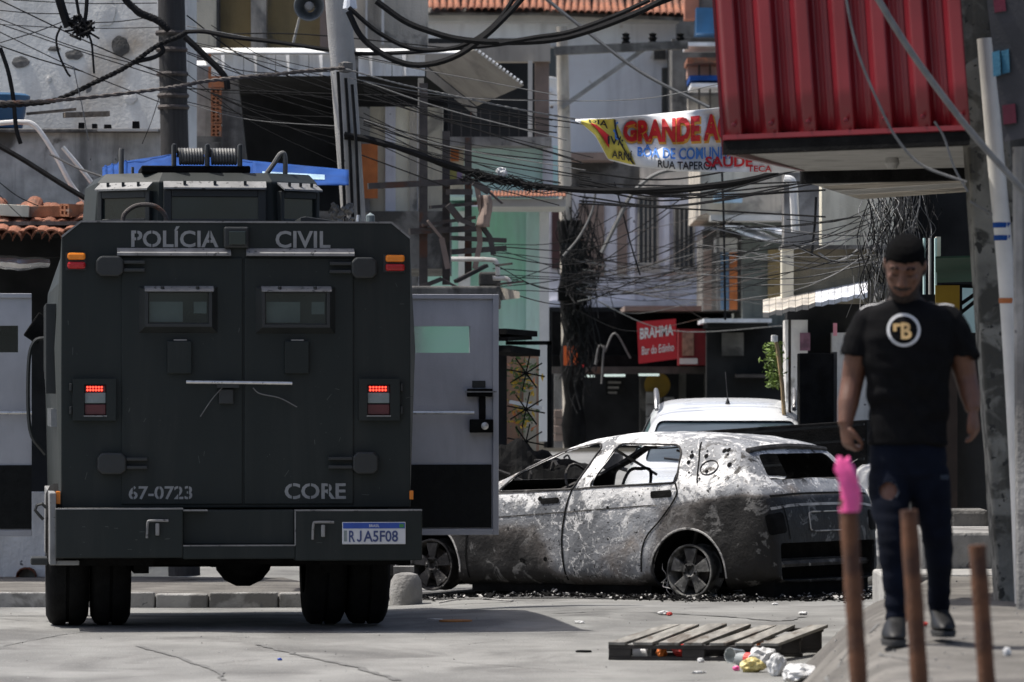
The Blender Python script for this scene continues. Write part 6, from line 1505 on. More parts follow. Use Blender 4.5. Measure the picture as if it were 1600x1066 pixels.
crumple('bottle_cap_scrap', 'pink scrap in the litter heap', 1150, 1044, gy(1048), (.022, .02, .016), 'p', 10)
crumple('bottle_cap_scrap', 'green scrap in the litter heap', 1166, 1040, gy(1044), (.02, .02, .015), 'g', 11)
crumple('pale_stone', 'pale rounded stone set in the pavement edge', 1250, 1030, 26.5, (.12, .09, .05), 'w', 12, cat='stone')
crumple('paper_scrap', 'small white scrap before the pallet', 1092, 1050, gy(1052), (.05, .02, .008), 'w', 13)
crumple('paper_scrap', 'white scrap below the pallet middle', 1095, 1033, gy(1035), (.02, .02, .015), 'w', 14)
crumple('crushed_packet', 'red and white wrapper on the street before the burnt rear wheel', 1038, 960, gy(961), (.045, .03, .018), 'w', 15)
crumple('crushed_packet', 'red tip of a wrapper on the street before the burnt rear wheel', 1046, 960, gy(962), (.02, .02, .015), 'r', 16)
crumple('paper_scrap', 'white paper on the street behind the pallet right end', 1255, 957, gy(958), (.045, .03, .014), 'w', 17)
crumple('paper_scrap', 'white scrap close to the burnt tail', 1211, 937, gy(938), (.025, .02, .01), 'w', 18)
crumple('paper_scrap', 'white scrap on the street right of the truck shadow', 905, 974, gy(975), (.05, .03, .010), 'w', 19)
crumple('paper_scrap', 'thin white scrap at the shadow edge right of the truck', 680, 964, gy(966), (.06, .02, .006), 'w', 20)
crumple('paper_scrap', 'white scrap on the pavement by the right post', 1573, 1018, 21.5, (.016, .016, .02), 'w', 21)
crumple('red_scrap', 'small red scrap between the man shoes', 1443, 978, 24.2, (.02, .02, .012), 'r', 22)
crumple('blue_scrap', 'tiny blue scrap on the street before the truck', 437, 1030, gy(1031), (.014, .014, .008), 'b', 23)
mb = MB(); p = P(912, 1018, gy(1019)); mb.lathe([(0, .012), (.045, .01), (.05, 0)], (p.x, p.y, road_z(p.x, p.y) + .002), 'z', 16); tag(mb.build('scrap_disc', m_black), 'small black disc on the street left of the pallet', 'disc')
mb = MB(); p = P(712, 969, gy(970)); mb.lathe([(0, .006), (.11, .006), (.115, -.004)], (p.x, p.y, road_z(p.x, p.y) + .006), 'z', 30); o = mb.build('utility_cover', mat('rust_cover', (.36, .16, .05), .85, var=.3, scale=12)); tag(o, 'round rusty orange utility cover in the truck shadow', 'cover')
random.seed(55); mb = MB()
for k in range(260):
    Y = random.uniform(27, 40); x = random.uniform(-4.2, 2.2)
    if x > edge_x(Y) - .2: continue
    s = random.uniform(.003, .008); mb.obox((x, Y, road_z(x, Y) + s * .2), (s, s * random.uniform(.6, 1.6), s * .5), (random.random(), random.random(), random.random() * 3))
tag(mb.build('road_grit', m_kerb, fix=False), 'fine grit scattered over the street', 'grit', kind='stuff')
random.seed(56); mb = MB()
for k in range(140):
    Y = random.uniform(19, 33); x = random.uniform(edge_x(Y) - .1, edge_x(Y) + 1.2); s = random.uniform(.004, .012); mb.obox((x, Y, walk_z(x, Y) + s * .2), (s, s * random.uniform(.6, 1.6), s * .5), (random.random(), random.random(), random.random() * 3))
tag(mb.build('pavement_grit', m_conc, fix=False), 'crumbled concrete bits on the raised pavement', 'grit', kind='stuff')
# cracks in street and pavement: thin sunken lines
m_crack = mat('crack', (.135, .134, .128), .95, var=.3, scale=20)
def crack(pts, w, zf, lab, off=.005):
    q = spline([(x, y, 0) for x, y in pts], 8); mb = MB(); random.seed(len(lab)); L_ = []
    for i, p in enumerate(q):
        d = q[min(i + 1, len(q) - 1)] - q[max(i - 1, 0)]; d.normalize(); s = Vector((-d.y, d.x, 0)) * w * random.uniform(.3, 1); j = Vector((random.gauss(0, w), random.gauss(0, w), 0)) * .35; a, b = p + s + j, p - s + j
        L_.append(((a.x, a.y, zf(a.x, a.y) + off), (b.x, b.y, zf(b.x, b.y) + off)))
    for (a, b), (c, d) in zip(L_, L_[1:]): mb.add([a, b, d, c], [(0, 1, 2, 3)])
    tag(mb.build('crack', m_crack, fix=False), lab, 'crack', kind='structure')
def gp(px, py): p = P(px, py, gy(py)); return (p.x, p.y)
crack([gp(5, 1010), gp(100, 992), gp(170, 985), gp(260, 976)], .010, road_z, 'long joint in the street left of the truck')
crack([gp(0, 965), gp(60, 972), gp(85, 968)], .008, road_z, 'short crack by the left truck wheel')
crack([gp(860, 958), gp(960, 955), gp(1120, 962), gp(1220, 970), gp(1250, 962)], .05, road_z, 'dark oil streak across the street before the burnt car')
crack([gp(400, 1008), gp(470, 1024), gp(560, 1045), gp(620, 1064)], .030, road_z, 'soft dark joint crossing the near street')
crack([gp(215, 1010), gp(260, 1022), gp(330, 1045), gp(350, 1064)], .026, road_z, 'faint joint in the near street left')
crack([gp(930, 1004), gp(820, 1000), gp(700, 1010)], .007, road_z, 'fine crack left of the pallet')
crack([gp(300, 1040), gp(480, 1025), gp(700, 1035), gp(900, 1050)], .008, road_z, 'long fine crack across the near street')
crack([(1.75, 20.4), (1.55, 21.6), (1.9, 22.6), (2.3, 23.2)], .010, walk_z, 'crack in the raised pavement before the man')
crack([(1.25, 20.1), (1.45, 21.2), (1.40, 22.8), (1.75, 24.6)], .012, walk_z, 'crack along the pavement edge')

# banner
m_ban = mat('banner_cloth', (.74, .74, .73), .7, var=.06, scale=6, bump=.1)
m_bany = mat('banner_yellow', (.66, .56, .10), .7, var=.1, scale=6)
ban = thing('street_banner', 'white cloth banner with red and blue painted lettering across the street', 'banner', P(1050, 270, 42))
BTOP = [(898, 187), (955, 184.5), (1040, 177), (1133, 167), (1290, 153)]
BBOT = [(898, 189), (912, 196), (930, 212), (941, 232), (950, 250), (985, 259), (1060, 268), (1215, 270), (1290, 262)]
def bp_(x, f, off=0.0):
    t = interp(BTOP, x); b = interp(BBOT, x); y = lerp(t, b, f)
    return P(x, y, 42 + .07 * math.sin(x * .045 + f * 2.2) + .03 * math.sin(x * .11 - f * 5) + .05 * math.sin((y - x * .32) * .10) - off)
mb = MB(); mb.grid(lambda u, v: bp_(lerp(899, 1288, u), v), 110, 22); o = mb.build('cloth', m_ban, ban, True, smooth=True, fix=False); o.modifiers.new('t', 'SOLIDIFY').thickness = .003
mb = MB(); mb.grid(lambda u, v: bp_(lerp(908, lerp(960, 993, v), u), lerp(.03, .97, v), .012), 20, 18); mb.build('yellow_panel', m_bany, ban, True, smooth=True, fix=False)
def on_ban(x0, f0, px_h, skew=0.0): return lambda u, v, o=.022: bp_(x0 + u + skew * v, f0 - v / 84.0, o)
mr_, mo_, mbl, mbk = mat('paint_red', (.55, .015, .02), .7, var=.12, scale=12), mat('paint_orange', (.72, .36, .05), .7, var=.1), mat('paint_blue', (.06, .22, .62), .7, var=.12, scale=12), mat('paint_black', (.02, .02, .022), .7)
def blet(s, x0, x1, f0, f1, m, bold=.02, off=.022):
    H_ = (f1 - f0) * 84; vs, fs = text2d(s, x1 - x0, H_, bold); bm = bmesh.new(); vv = [bm.verts.new((u, v, 0)) for u, v in vs]
    for f in fs:
        try: bm.faces.new([vv[i] for i in f])
        except ValueError: pass
    for k in range(1, 5):
        bmesh.ops.bisect_plane(bm, geom=bm.verts[:] + bm.edges[:] + bm.faces[:], plane_co=(0, H_ * k / 5, 0), plane_no=(0, 1, 0))
    mb = MB(); bm.verts.index_update(); mb.add([bp_(x0 + v.co.x, f1 - v.co.y / 84.0, off) for v in bm.verts], [tuple(v.index for v in f.verts) for f in bm.faces]); bm.free(); mb.build('lettering', m, ban, True, fix=False)
blet('GRANDE AÇÃO', 973, 1190, .02, .64, mo_, .07, .020); blet('GRANDE AÇÃO', 974, 1186, .0, .60, mr_, .045, .027)
blet('BÔA DE COMUNITÁRI', 996, 1164, .56, .80, mbl, .02); blet('RUA TAPEROÁ', 1028, 1120, .80, .97, mbk, .02); blet('SAÚDE', 1102, 1176, .72, .92, mr_, .03, .03); blet('TECA', 1168, 1206, .90, .99, mr_, .02)
blet('DIA', 920, 950, .06, .26, mbk, .02, .03); blet('IV/:', 950, 974, .42, .62, mbk, .02, .03); blet('ARNÍ', 956, 988, .70, .92, mbk, .02, .03)
mb = MB(); mb.grid(lambda u, v: bp_(lerp(923, 952, u), lerp(lerp(.30, .40, u), lerp(.42, .72, u), v), .03), 8, 4); mb.build('red_stroke', mr_, ban, True, fix=False)
mb = MB(); mb.grid(lambda u, v: bp_(lerp(959, 962, u) + 30 * v * v, lerp(.05, .97, v), .032), 2, 14); mb.build('black_edge', mbk, ban, True, fix=False)
blet('{', 958, 966, .1, .5, mbl, .01, .03)

# charred heap behind the wreck; its black also carries the shade there
heap = thing('charred_heap', 'black charred barricade heap behind the burnt car front', 'rubbish heap', (-.2, 45.2, road_z(-.2, 45)))
def heap_pt(u, v):
    x = lerp(-1.5, 1.3, u); y = lerp(44.4, 46.0, v); h = math.sin(math.pi * u) ** .4 * math.sin(math.pi * min(1, v * 1.0)) ** .5
    return Vector((x, y, road_z(x, y) - .02 + h * (1.12 + .22 * mnoise.noise(Vector((x * 2.2, y * 2, 0))) + .10 * mnoise.noise(Vector((x * 8, y * 8, 1))))))
mb = MB(); mb.grid(heap_pt, 60, 24); mb.build('heap_body', m_black, heap, True)
random.seed(88)
for k in range(26):
    p = heap_pt(random.uniform(.08, .92), random.uniform(.15, .6)); q = p + Vector((random.uniform(-.4, .4), random.uniform(-.2, .2), random.uniform(-.05, .16)))
    mb = MB(); mb.tube(spline([p, p.lerp(q, .5) + Vector((0, 0, random.uniform(0, .1))), q], 4), random.uniform(.006, .016), 5); mb.build('burnt_stick', m_char, heap, True)
# ------------------------------------------------------------------ poles
def pole(name, lab, x0, y0, x1, y1, w0, w1, Y, m, n=16, wob=0.0):
    a = P(x0, y0, Y); b = P(x1, y1, Y); t = thing(name, lab, 'pole', a); mb = MB(); K = 14
    mb.tube([a.lerp(b, k / K) + Vector((wob * mnoise.noise(Vector((k * .7, Y, 0))), 0, 0)) for k in range(K + 1)], [lerp(w0, w1, k / K) / 2 * Y / FPX for k in range(K + 1)], n); mb.build('shaft', m, t, True, smooth=True); return t
m_dwood = mat('dark_pole_wood', (.034, .033, .033), .85, var=.35, scale=5, bump=.4, stretch=(6, 6, .6), streak=(.03, .03, .03), k_amt=.6)
m_cpole = mat('pale_pole_concrete', (.36, .355, .34), .88, var=.15, scale=3, bump=.3, streak=(.17, .165, .16), k_amt=.7, spots=(.15, .15, .15), sp_at=.70, sp_scale=12)
p1 = pole('utility_pole', 'thick dark wooden utility pole behind the truck turret', 288, 900, 265, -120, 50, 41, 44, m_dwood)
for y in (52, 78, 116, 150, 168):
    mb = MB(); c = P(266 + y * .03, y, 44); mb.lathe([(.13, -.02), (.14, 0), (.13, .02)], c, 'z', 16); mb.build('band', m_steel, p1, True)
p2 = pole('utility_pole', 'leaning pale concrete utility pole above the truck roof', 592, 900, 520, -120, 33, 42, 43, m_cpole)
for k, (dx, Y) in enumerate(((-20, 42.8), (-8, 42.85), (2, 42.75))):
    mb = MB(); mb.tube(spline([P(540 + dx + 8, 112 + 10 * k, Y), P(548 + dx + 6, 220, Y), P(556 + dx + 4, 360, Y)], 5), .014, 6); mb.build('conduit', m_wire, p2, True, smooth=True)
mb = MB(); mb.lathe([(.03, -.03), (.06, -.02), (.06, .05), (.02, .06)], P(540, 108, 42.7), 'z', 10); mb.build('insulator', m_concdk, p2, True)
mb = MB(); mb.lathe([(0, .05), (.05, .05), (.06, -.03), (0, -.05)], P(547, 8, 42.7), 'z', 12); mb.build('insulator', m_blueg, p2, True)
p3 = pole('utility_pole', 'far beige utility pole with long cross-arm before the blue-grey house', 892, 700, 878, 42, 24, 18, 62, m_tan)
mb = MB(); mb.tube([P(lerp(898, 890, k / 10), lerp(700, 345, k / 10), 61.4) for k in range(11)], [(.13 + .03 * math.sin(k * 2.1)) for k in range(11)], 12); mb.build('cable_wrap', m_black, p3, True, smooth=True)
mb = MB(); mb.bar(P(866, 80, 61.8), P(1075, 70, 61.8), .12, .10); mb.build('cross_arm', m_concdk, p3, True)
mb = MB(); mb.bar(P(1005, 78, 61.8), P(878, 168, 61.9), .05, .05); mb.build('brace', m_conc, p3, True)
for px in (978, 1020, 1063):
    mb = MB(); mb.lathe([(.04, 0), (.055, .03), (.035, .05), (.055, .08), (.035, .10), (.05, .13), (0, .15)], P(px, 70, 61.8), 'z', 10); mb.build('insulator', m_black, p3, True)
p4 = pole('utility_pole', 'pole smothered in cables behind the man head', 1418, 720, 1408, 240, 26, 24, 38, m_dwood)
# loudspeaker horn
t = thing('loudspeaker', 'grey horn loudspeaker on a stand at the top left', 'loudspeaker', P(455, 78, 47)); c = P(483, 10, 47)
mb = MB(); mb.lathe([(.135, -.05), (.14, -.04), (.125, 0), (.08, .1), (.05, .2), (.045, .3)], c, 'y', 26); o = mb.build('horn', mat('horn_grey', (.17, .18, .18), .6, var=.15, scale=5), t, True, smooth=True); o.modifiers.new('t', 'SOLIDIFY').thickness = .008
mb = MB(); mb.lathe([(0, -.06), (.035, -.05), (.045, -.01), (.04, .04)], c, 'y', 16); mb.build('horn_core', m_conc, t, True, smooth=True)
mb = MB(); mb.tube([c + Vector((-.09, .05, -.1)), P(457, 72, 47.1)], .012, 6); mb.build('stand', m_cpole, t, True)
# blue tarps behind the turret
t = thing('blue_tarp', 'blue tarpaulin roof behind the turret, left piece', 'tarp', P(270, 275, 42.5)); mb = MB()
def tarp(u, v, x0=160, x1=420): x = lerp(x0, x1, u); top = interp([(160, 262), (200, 252), (285, 239), (360, 247), (420, 256)], x); return P(x, lerp(top, 282, v), 42.6 - .7 * v + .04 * math.sin(x * .09 + v * 4) + .02 * math.sin(x * .23))
mb.grid(tarp, 36, 10); o = mb.build('sheet', m_tarp, t, True, smooth=True, fix=False); o.modifiers.new('t', 'SOLIDIFY').thickness = .004
for k in range(4): mb = MB(); mb.tube([tarp(.02 + .04 * k, v / 6) + Vector((0, -.015, .004)) for v in range(7)], .012, 5); mb.build('fold', m_tarp, t, True)
t = thing('blue_tarp', 'pale and blue tarpaulin behind the turret, right piece', 'tarp', P(480, 285, 42.5)); mb = MB()
def tarp2(u, v): x = lerp(395, 545, u); top = lerp(252, 266, u); return P(x, lerp(top, 290, v), 42.4 - .5 * v + .03 * math.sin(x * .11 + v * 5))
mb.grid(tarp2, 24, 8); o = mb.build('sheet', m_tarp, t, True, smooth=True, fix=False); o.modifiers.new('t', 'SOLIDIFY').thickness = .004
mb = MB(); mb.grid(lambda u, v: tarp2(lerp(.1, .75, u), lerp(.42, .7, v)) + Vector((0, -.02, .004)), 14, 3); mb.build('pale_patch', m_tarpl, t, True, fix=False)
# rubbish on the roof behind the truck
mb = MB(); random.seed(17)
for k in range(40): mb.obox(P(random.uniform(517, 550), random.uniform(318, 348), 42 + random.uniform(0, .3)), (random.uniform(.01, .05), .03, random.uniform(.01, .04)), (random.random(), random.random(), random.random() * 3))
tag(mb.build('roof_rubbish', m_concdk, fix=False), 'heap of rubbish at the foot of the pale pole', 'rubbish', kind='stuff')

# ------------------------------------------------------------------ overhead cables
WN = [0]
def wire(pts, r, lab, m=None, Y=None, group=None, n=7, twist=0.0, name='cable', sides=5):
    q = [P(p[0], p[1], p[2] if len(p) > 2 else Y) for p in pts]; s = spline(q, n) if len(q) > 2 else [q[0].lerp(q[1], k / 8) for k in range(9)]
    mb = MB()
    if twist:
        for ph in (0, math.pi):
            fine = spline(s, 4); mb.tube([p + Vector((0, math.cos(i * .9 + ph), math.sin(i * .9 + ph))) * twist for i, p in enumerate(fine)], r, sides)
    else: mb.tube(s, r, sides)
    WN[0] += 1
    return tag(mb.build(name, m or m_wire, smooth=True, fix=False), lab, 'cable', group)
wire([(188, -10), (215, 18), (246, 32), (262, 45)], .026, 'thick twisted black cable entering the dark pole from the top left', Y=43.6, twist=.012)
wire([(289, 50), (320, 50), (360, 58), (430, 66), (500, 76), (560, 84), (640, 82), (700, 77), (770, 71), (860, 56), (960, 32), (1060, -6)], .018, 'long black cable sagging from the dark pole to the top centre', Y=43)
wire([(289, 58), (318, 85), (350, 118), (356, 140)], .028, 'thick black cable dropping right from the dark pole', Y=43.5)
wire([(544, 18), (565, 58), (600, 86), (640, 101), (680, 99), (720, 84), (760, 55), (796, 20), (824, -12)], .026, 'lower of two thick cable loops right of the pale pole', Y=42.5)
wire([(545, 12), (590, 50), (640, 75), (690, 78), (735, 66), (775, 36), (808, -10)], .020, 'upper of two thick cable loops right of the pale pole', Y=42.6)
wire([(588, 2), (630, 32), (665, 47), (715, 61), (780, 66), (860, 63), (925, 47), (1000, 18), (1050, -8)], .027, 'thick lumpy cable crossing the blue-grey house', Y=42.2)
wire([(780, 68), (840, 58), (890, 50), (960, 25), (1015, 0)], .02, 'thin black cable twin above the lumpy cable', Y=42)
wire([(-20, 161), (100, 156), (245, 140), (330, 126), (440, 115), (538, 106)], .012, 'brown twisted cable running level across the left poles', m_steel, 42.6, twist=.007)
wire([(-10, 166), (80, 158), (150, 128), (200, 103), (245, 72), (280, 57), (292, 50)], .016, 'black cable pair rising from left to the dark pole', Y=43.2, twist=.009)
wire([(210, 97), (240, 90), (255, 80), (250, 70)], .02, 'short black cable loop on the left of the dark pole', Y=43.2)
for k in range(5):
    o = [random.uniform(-3, 3) for _ in range(12)]
    wire([(538, 212 + o[0]), (580, 219 + o[1]), (640, 238 + o[2]), (700, 258 + o[3]), (760, 277 + o[4]), (830, 291 + o[5]), (930, 298 + o[6]), (1050, 297 + o[7]), (1150, 285 + o[8]), (1216, 269 + o[9])], .020, 'black strand of the thick cable bundle crossing mid picture', Y=42.8 + .05 * k, group='strands of the middle cable bundle')
mb = MB(); random.seed(41)
for k in range(50):
    t = random.random(); c = P(lerp(735, 860, t), lerp(272, 294, t) + random.uniform(-3, 5), 42.75); mb.tube(spline([c + Vector(((j - 1.5) * .07, random.gauss(0, .02), random.gauss(0, .025))) for j in range(4)], 3), .004, 4)
tag(mb.build('cable_tangle', m_wire, fix=False), 'ragged black tangle on the middle cable bundle', 'cable tangle', kind='stuff')
bm = bmesh.new(); bmesh.ops.create_icosphere(bm, subdivisions=4, radius=.045)
for v in bm.verts: v.co = Vector((v.co.x, v.co.y, v.co.z * .8)) * (1 + .5 * mnoise.noise(v.co * 28) + .25 * mnoise.noise(v.co * 70))
me = bpy.data.meshes.new('white_rag'); bm.to_mesh(me); bm.free(); o = link_mesh('white_rag', me, m_lit['w']); o.location = P(785, 269, 42.8); tag(o, 'white rag caught on the middle cable bundle', 'rag')
wire([(540, 108), (620, 130), (700, 148), (800, 169), (903, 187)], .005, 'pale twisted wire from the pale pole to the banner', m_wirel, 42.4, twist=.004)
wire([(545, 122), (640, 141), (720, 152), (820, 157), (1000, 155), (1140, 128)], .004, 'dotted pale wire below the banner wire', m_wirel, 42.4)
wire([(848, -6), (905, 40), (1000, 112), (1108, 168)], .016, 'straight pale wire slanting down to the banner top', m_wirel, 44)
wire([(-5, 193), (30, 191), (55, 197), (85, 240), (112, 290), (140, 322)], .022, 'curved white hose down the left wall, long one', m_wirew, 44.6, sides=8, name='hose')
wire([(98, 230), (125, 262), (152, 297)], .019, 'short straight white hose left of the turret', m_wirew, 44.4, sides=8, name='hose')
wire([(78, 241), (120, 262), (162, 277)], .010, 'thin pale rod between the two white hoses', m_wirel, 44.3)
wire([(-5, 226), (40, 252), (100, 290), (150, 320)], .024, 'dark slanting cable across the rough wall', Y=44.2)
wire([(0, 75), (12, 110), (20, 150), (25, 200), (32, 225)], .02, 'dark steep cable by the blue tank', Y=44.5)
# knot of wires at the top left
for k, (x0, x1, lab) in enumerate(((92, 106, 'frayed thick dark cable hanging from the top edge, left one'), (120, 126, 'thin dark cable hanging from the top edge to the knot'), (138, 130, 'dark cable hanging from the top edge, right one'))): wire([(x0 - 2, -8), (lerp(x0, x1, .5), 22), (x1, 42)], (.04, .014, .018)[k], lab, Y=43)
mb = MB(); random.seed(19)
for k in range(40): c = P(128 + random.gauss(0, 5), 42 + random.gauss(0, 4), 43); mb.tube([c + Vector((random.gauss(0, .05), random.gauss(0, .03), random.gauss(0, .035))) for _ in range(4)], .01, 4)
tag(mb.build('cable_tangle', m_wire, fix=False), 'black knot of wires near the top left', 'cable tangle', kind='stuff')
wire([(96, 40), (88, 60), (92, 85), (104, 112), (110, 120)], .010, 'thin wire curling down left of the knot', Y=43)
wire([(136, 48), (143, 68), (145, 90), (147, 115)], .010, 'thin wire dropping right of the knot', Y=43)
wire([(115, 104), (120, 130), (128, 165), (138, 220)], .005, 'very thin pale wire before the stucco wall', m_wirel, 43)
# thin wires, left sky part: seen against the stucco wall
random.seed(61)
for (x0, y0, x1, y1) in ((-5, -2, 300, 135), (-5, 28, 250, 110), (-5, 48, 250, 160), (-5, 36, 245, 118), (-5, 70, 130, 112), (-5, 38, 250, 43), (20, 0, 245, 5), (-5, 16, 110, 22), (0, 67, 120, 25), (135, 36, 245, 25), (250, 148, 222, 225), (-5, 282, 60, 322), (-5, 300, 40, 345)):
    wire([(x0, y0), (lerp(x0, x1, .5), lerp(y0, y1, .5) + random.uniform(1, 7)), (x1, y1)], random.choice((.0035, .0045, .006)), 'thin black wire strung before the grey stucco wall', Y=43 + random.uniform(0, 1.5), group='thin wires before the stucco wall')
for k in range(22):
    y0 = random.uniform(20, 175); y1 = y0 + random.uniform(15, 150) * (1 if random.random() < .85 else -.6); x0 = random.choice((292, 292, 292, 330)); x1 = random.choice((535, 545, 700, 870))
    wire([(x0, y0), (lerp(x0, x1, .4), lerp(y0, y1, .4) + random.uniform(4, 22)), (x1, y1 if x1 < 600 else y1 + 40)], random.choice((.0035, .0045, .006)), 'thin black wire between the dark pole and the pale pole side', Y=43 + random.uniform(0, 2.5), group='thin wires between the two near poles', m=m_wire if random.random() < .85 else m_wirel)
for k in range(18):
    y0 = random.uniform(120, 235); y1 = y0 + random.uniform(50, 130); wire([(568, y0), (700, lerp(y0, y1, .42) + random.uniform(4, 14)), (random.uniform(860, 930), y1)], random.choice((.0035, .0045, .006)), 'thin black wire fanning from the pale pole towards the banner', Y=43 + random.uniform(0, 3), group='thin wires fanning right from the pale pole', m=m_wire if random.random() < .9 else m_wirel)
for k in range(14):
    y0 = random.uniform(320, 460); x1 = random.uniform(905, 1240); y1 = y0 + random.uniform(-120, 60)
    wire([(770, y0), (lerp(770, x1, .5), lerp(y0, y1, .5) + random.uniform(10, 50)), (x1, y1)], random.choice((.004, .005)), 'thin wire crossing before the mint house', Y=46 + random.uniform(0, 8), group='thin wires before the mint house')
# web of wires between far pole and right-hand house
for k in range(40):
    y0 = random.gauss(435, 30); y1 = random.gauss(425, 50); x1 = random.uniform(1090, 1245)
    wire([(905 + random.gauss(0, 8), y0), (lerp(905, x1, .5) + random.uniform(-30, 30), lerp(y0, y1, .5) + random.uniform(-4, 34)), (x1, y1)], random.choice((.003, .004, .0055)), 'sagging grey wire in the web above the bar sign', Y=56 + random.uniform(0, 5), group='web of wires above the bar', m=random.choice((m_wire, m_wirel, m_steel)))
for k in range(24):
    x0 = random.uniform(1085, 1240); y0 = random.uniform(330, 470); y1 = random.uniform(300, 430)
    wire([(x0, y0), (lerp(x0, 1385, .5), lerp(y0, y1, .5) + random.uniform(5, 30)), (1388 + random.gauss(0, 6), y1)], random.choice((.003, .004, .005)), 'thin wire running to the cable-smothered pole', Y=40 + random.uniform(0, 6), group='wires running to the smothered pole', m=random.choice((m_wire, m_wire, m_wirel)))
for k in range(10):
    y0 = random.uniform(255, 320); wire([(905, y0), (1060, y0 + random.uniform(5, 30)), (1290, y0 + random.uniform(-40, 30))], .008, 'thin black wire just below the banner', Y=43 + random.uniform(0, 3), group='wires just below the banner')
wire([(940, 395), (965, 345), (990, 300), (1030, 270), (1090, 262)], .022, 'pale curved pipe-like cable below the banner', m_wirel, 50)
wire([(880, 400), (905, 370), (925, 330), (932, 290)], .012, 'pale wire curling left of the lavender windows', m_wirel, 50)
wire([(960, 285), (975, 340), (985, 380), (1000, 430)], .008, 'frayed dark wire hanging before the lavender house', Y=50)
wire([(1128, 268), (1131, 360), (1133, 500)], .012, 'dark vertical wire before the coloured doors', Y=52)
wire([(1275, 308), (1273, 350), (1268, 400)], .012, 'dark vertical wire beside the cream wall', Y=45)
wire([(1225, 280), (1238, 285), (1241, 320), (1243, 362)], .04, 'white pipe bending down below the banner end', m_wirew, 47, sides=8, name='drain_pipe')
wire([(1278, 395), (1300, 408), (1325, 402), (1340, 390)], .010, 'grey wire looped on the beige parapet', m_wirel, 45)
# near foreground cables on the right
wire([(1368, -8), (1400, 45), (1440, 105), (1508, 195), (1560, 255), (1610, 310)], .016, 'grey cable slanting before the red sheets', m_wirel, 24.5, sides=8)
wire([(1321, -8), (1330, 40), (1345, 95), (1372, 160), (1400, 215), (1440, 258), (1510, 285)], .007, 'thin pale wire waving before the red sheets', m_wirel, 25)
wire([(1460, 190), (1475, 215), (1490, 260), (1512, 300)], .006, 'thin pale wire under the soffit', m_wirel, 26)
wire([(1515, 315), (1540, 330), (1560, 340)], .008, 'pale wire crossing the leaning pillar', m_wirel, 26.9)
# tangles round the far pole and the smothered pole
def tangle(lab, x, y, sx, sy, Y, n, r, seed, mats=(m_wire,)):
    random.seed(seed)
    for mm in mats:
        mb = MB()
        for k in range(n // len(mats)):
            cx, cy = random.gauss(x, sx), random.uniform(y - sy, y + sy); L_ = random.uniform(50, 150); pts = []
            for j in range(5): pts.append(P(cx + random.gauss(0, 4) + 9 * math.sin(j * 1.1 + cx * 1.7), cy + L_ * (j / 4 - .5), Y + random.gauss(0, .08)))
            mb.tube(spline(pts, 3), r * random.uniform(.6, 1.3), 4)
        tag(mb.build('cable_tangle', mm, fix=False), lab if mm is mats[0] else lab.replace('black', 'pale'), 'cable tangle', kind='stuff')
tangle('black cable mass wrapped round the far utility pole', 903, 470, 10, 110, 60.5, 110, .007, 71)
tangle('black cable clump on the far pole below the bundle', 910, 415, 16, 30, 60, 60, .006, 73)
tangle('black cables smothering the pole behind the man head', 1372, 380, 14, 70, 38, 80, .0035, 72, (m_wire, m_wirel))
tangle('black cable skeins hanging under the lower soffit', 1415, 340, 22, 35, 37.5, 70, .003, 74, (m_wire, m_wirel))
wallp(p3, 'transformer', 872, 915, 448, 470, 60.2, .4, m_black)
wallp(p3, 'junction_box', 878, 908, 380, 440, 60.4, .25, m_dark)
# ------------------------------------------------------------------ walking man (local: x right, y away from camera, z up)
m_skin = mat('skin', (.12, .052, .030), .5, var=.16, scale=14, bump=.10, bscale=180, spec=.45)
m_shirt = mat('black_cotton', (.006, .006, .0066), .9, var=.2, scale=20, bump=.12, bscale=220, spec=.08)
m_jean = mat('dark_denim', (.0045, .0062, .012), .9, var=.35, scale=7, bump=.15, bscale=240, spec=.08)
m_hair = mat('black_hair', (.004, .004, .004), .95, var=.3, scale=60, bump=.3, bscale=300, spec=.05)
m_beard = mat('stubble', (.022, .013, .010), .8, var=.4, scale=120, bump=.3, bscale=300)
m_shoe = mat('black_leather', (.010, .010, .010), .5, spec=.25, var=.2, scale=20, bump=.1)
m_sole = mat('sole_rubber', (.03, .03, .03), .8, var=.2, scale=20)
def hx(p): return (p - 1419.0) / 357.0
def hz(q): return (1003.0 - q) / 357.0
mx, my = (1419 - 800) * 22.4 / FPX, 22.4
man = thing('person', 'man walking towards us in black T-shirt with round crest and ripped dark jeans', 'person', (mx, my, walk_z(mx, my - .2) + .004))
Hm = Matrix.Translation((hx(1412), -.075, hz(417))) @ Matrix.Rotation(R(-9), 4, 'Z') @ Matrix.Rotation(R(4), 4, 'Y') @ Matrix.Rotation(R(27), 4, 'X') @ Matrix.Scale(1.06, 4)
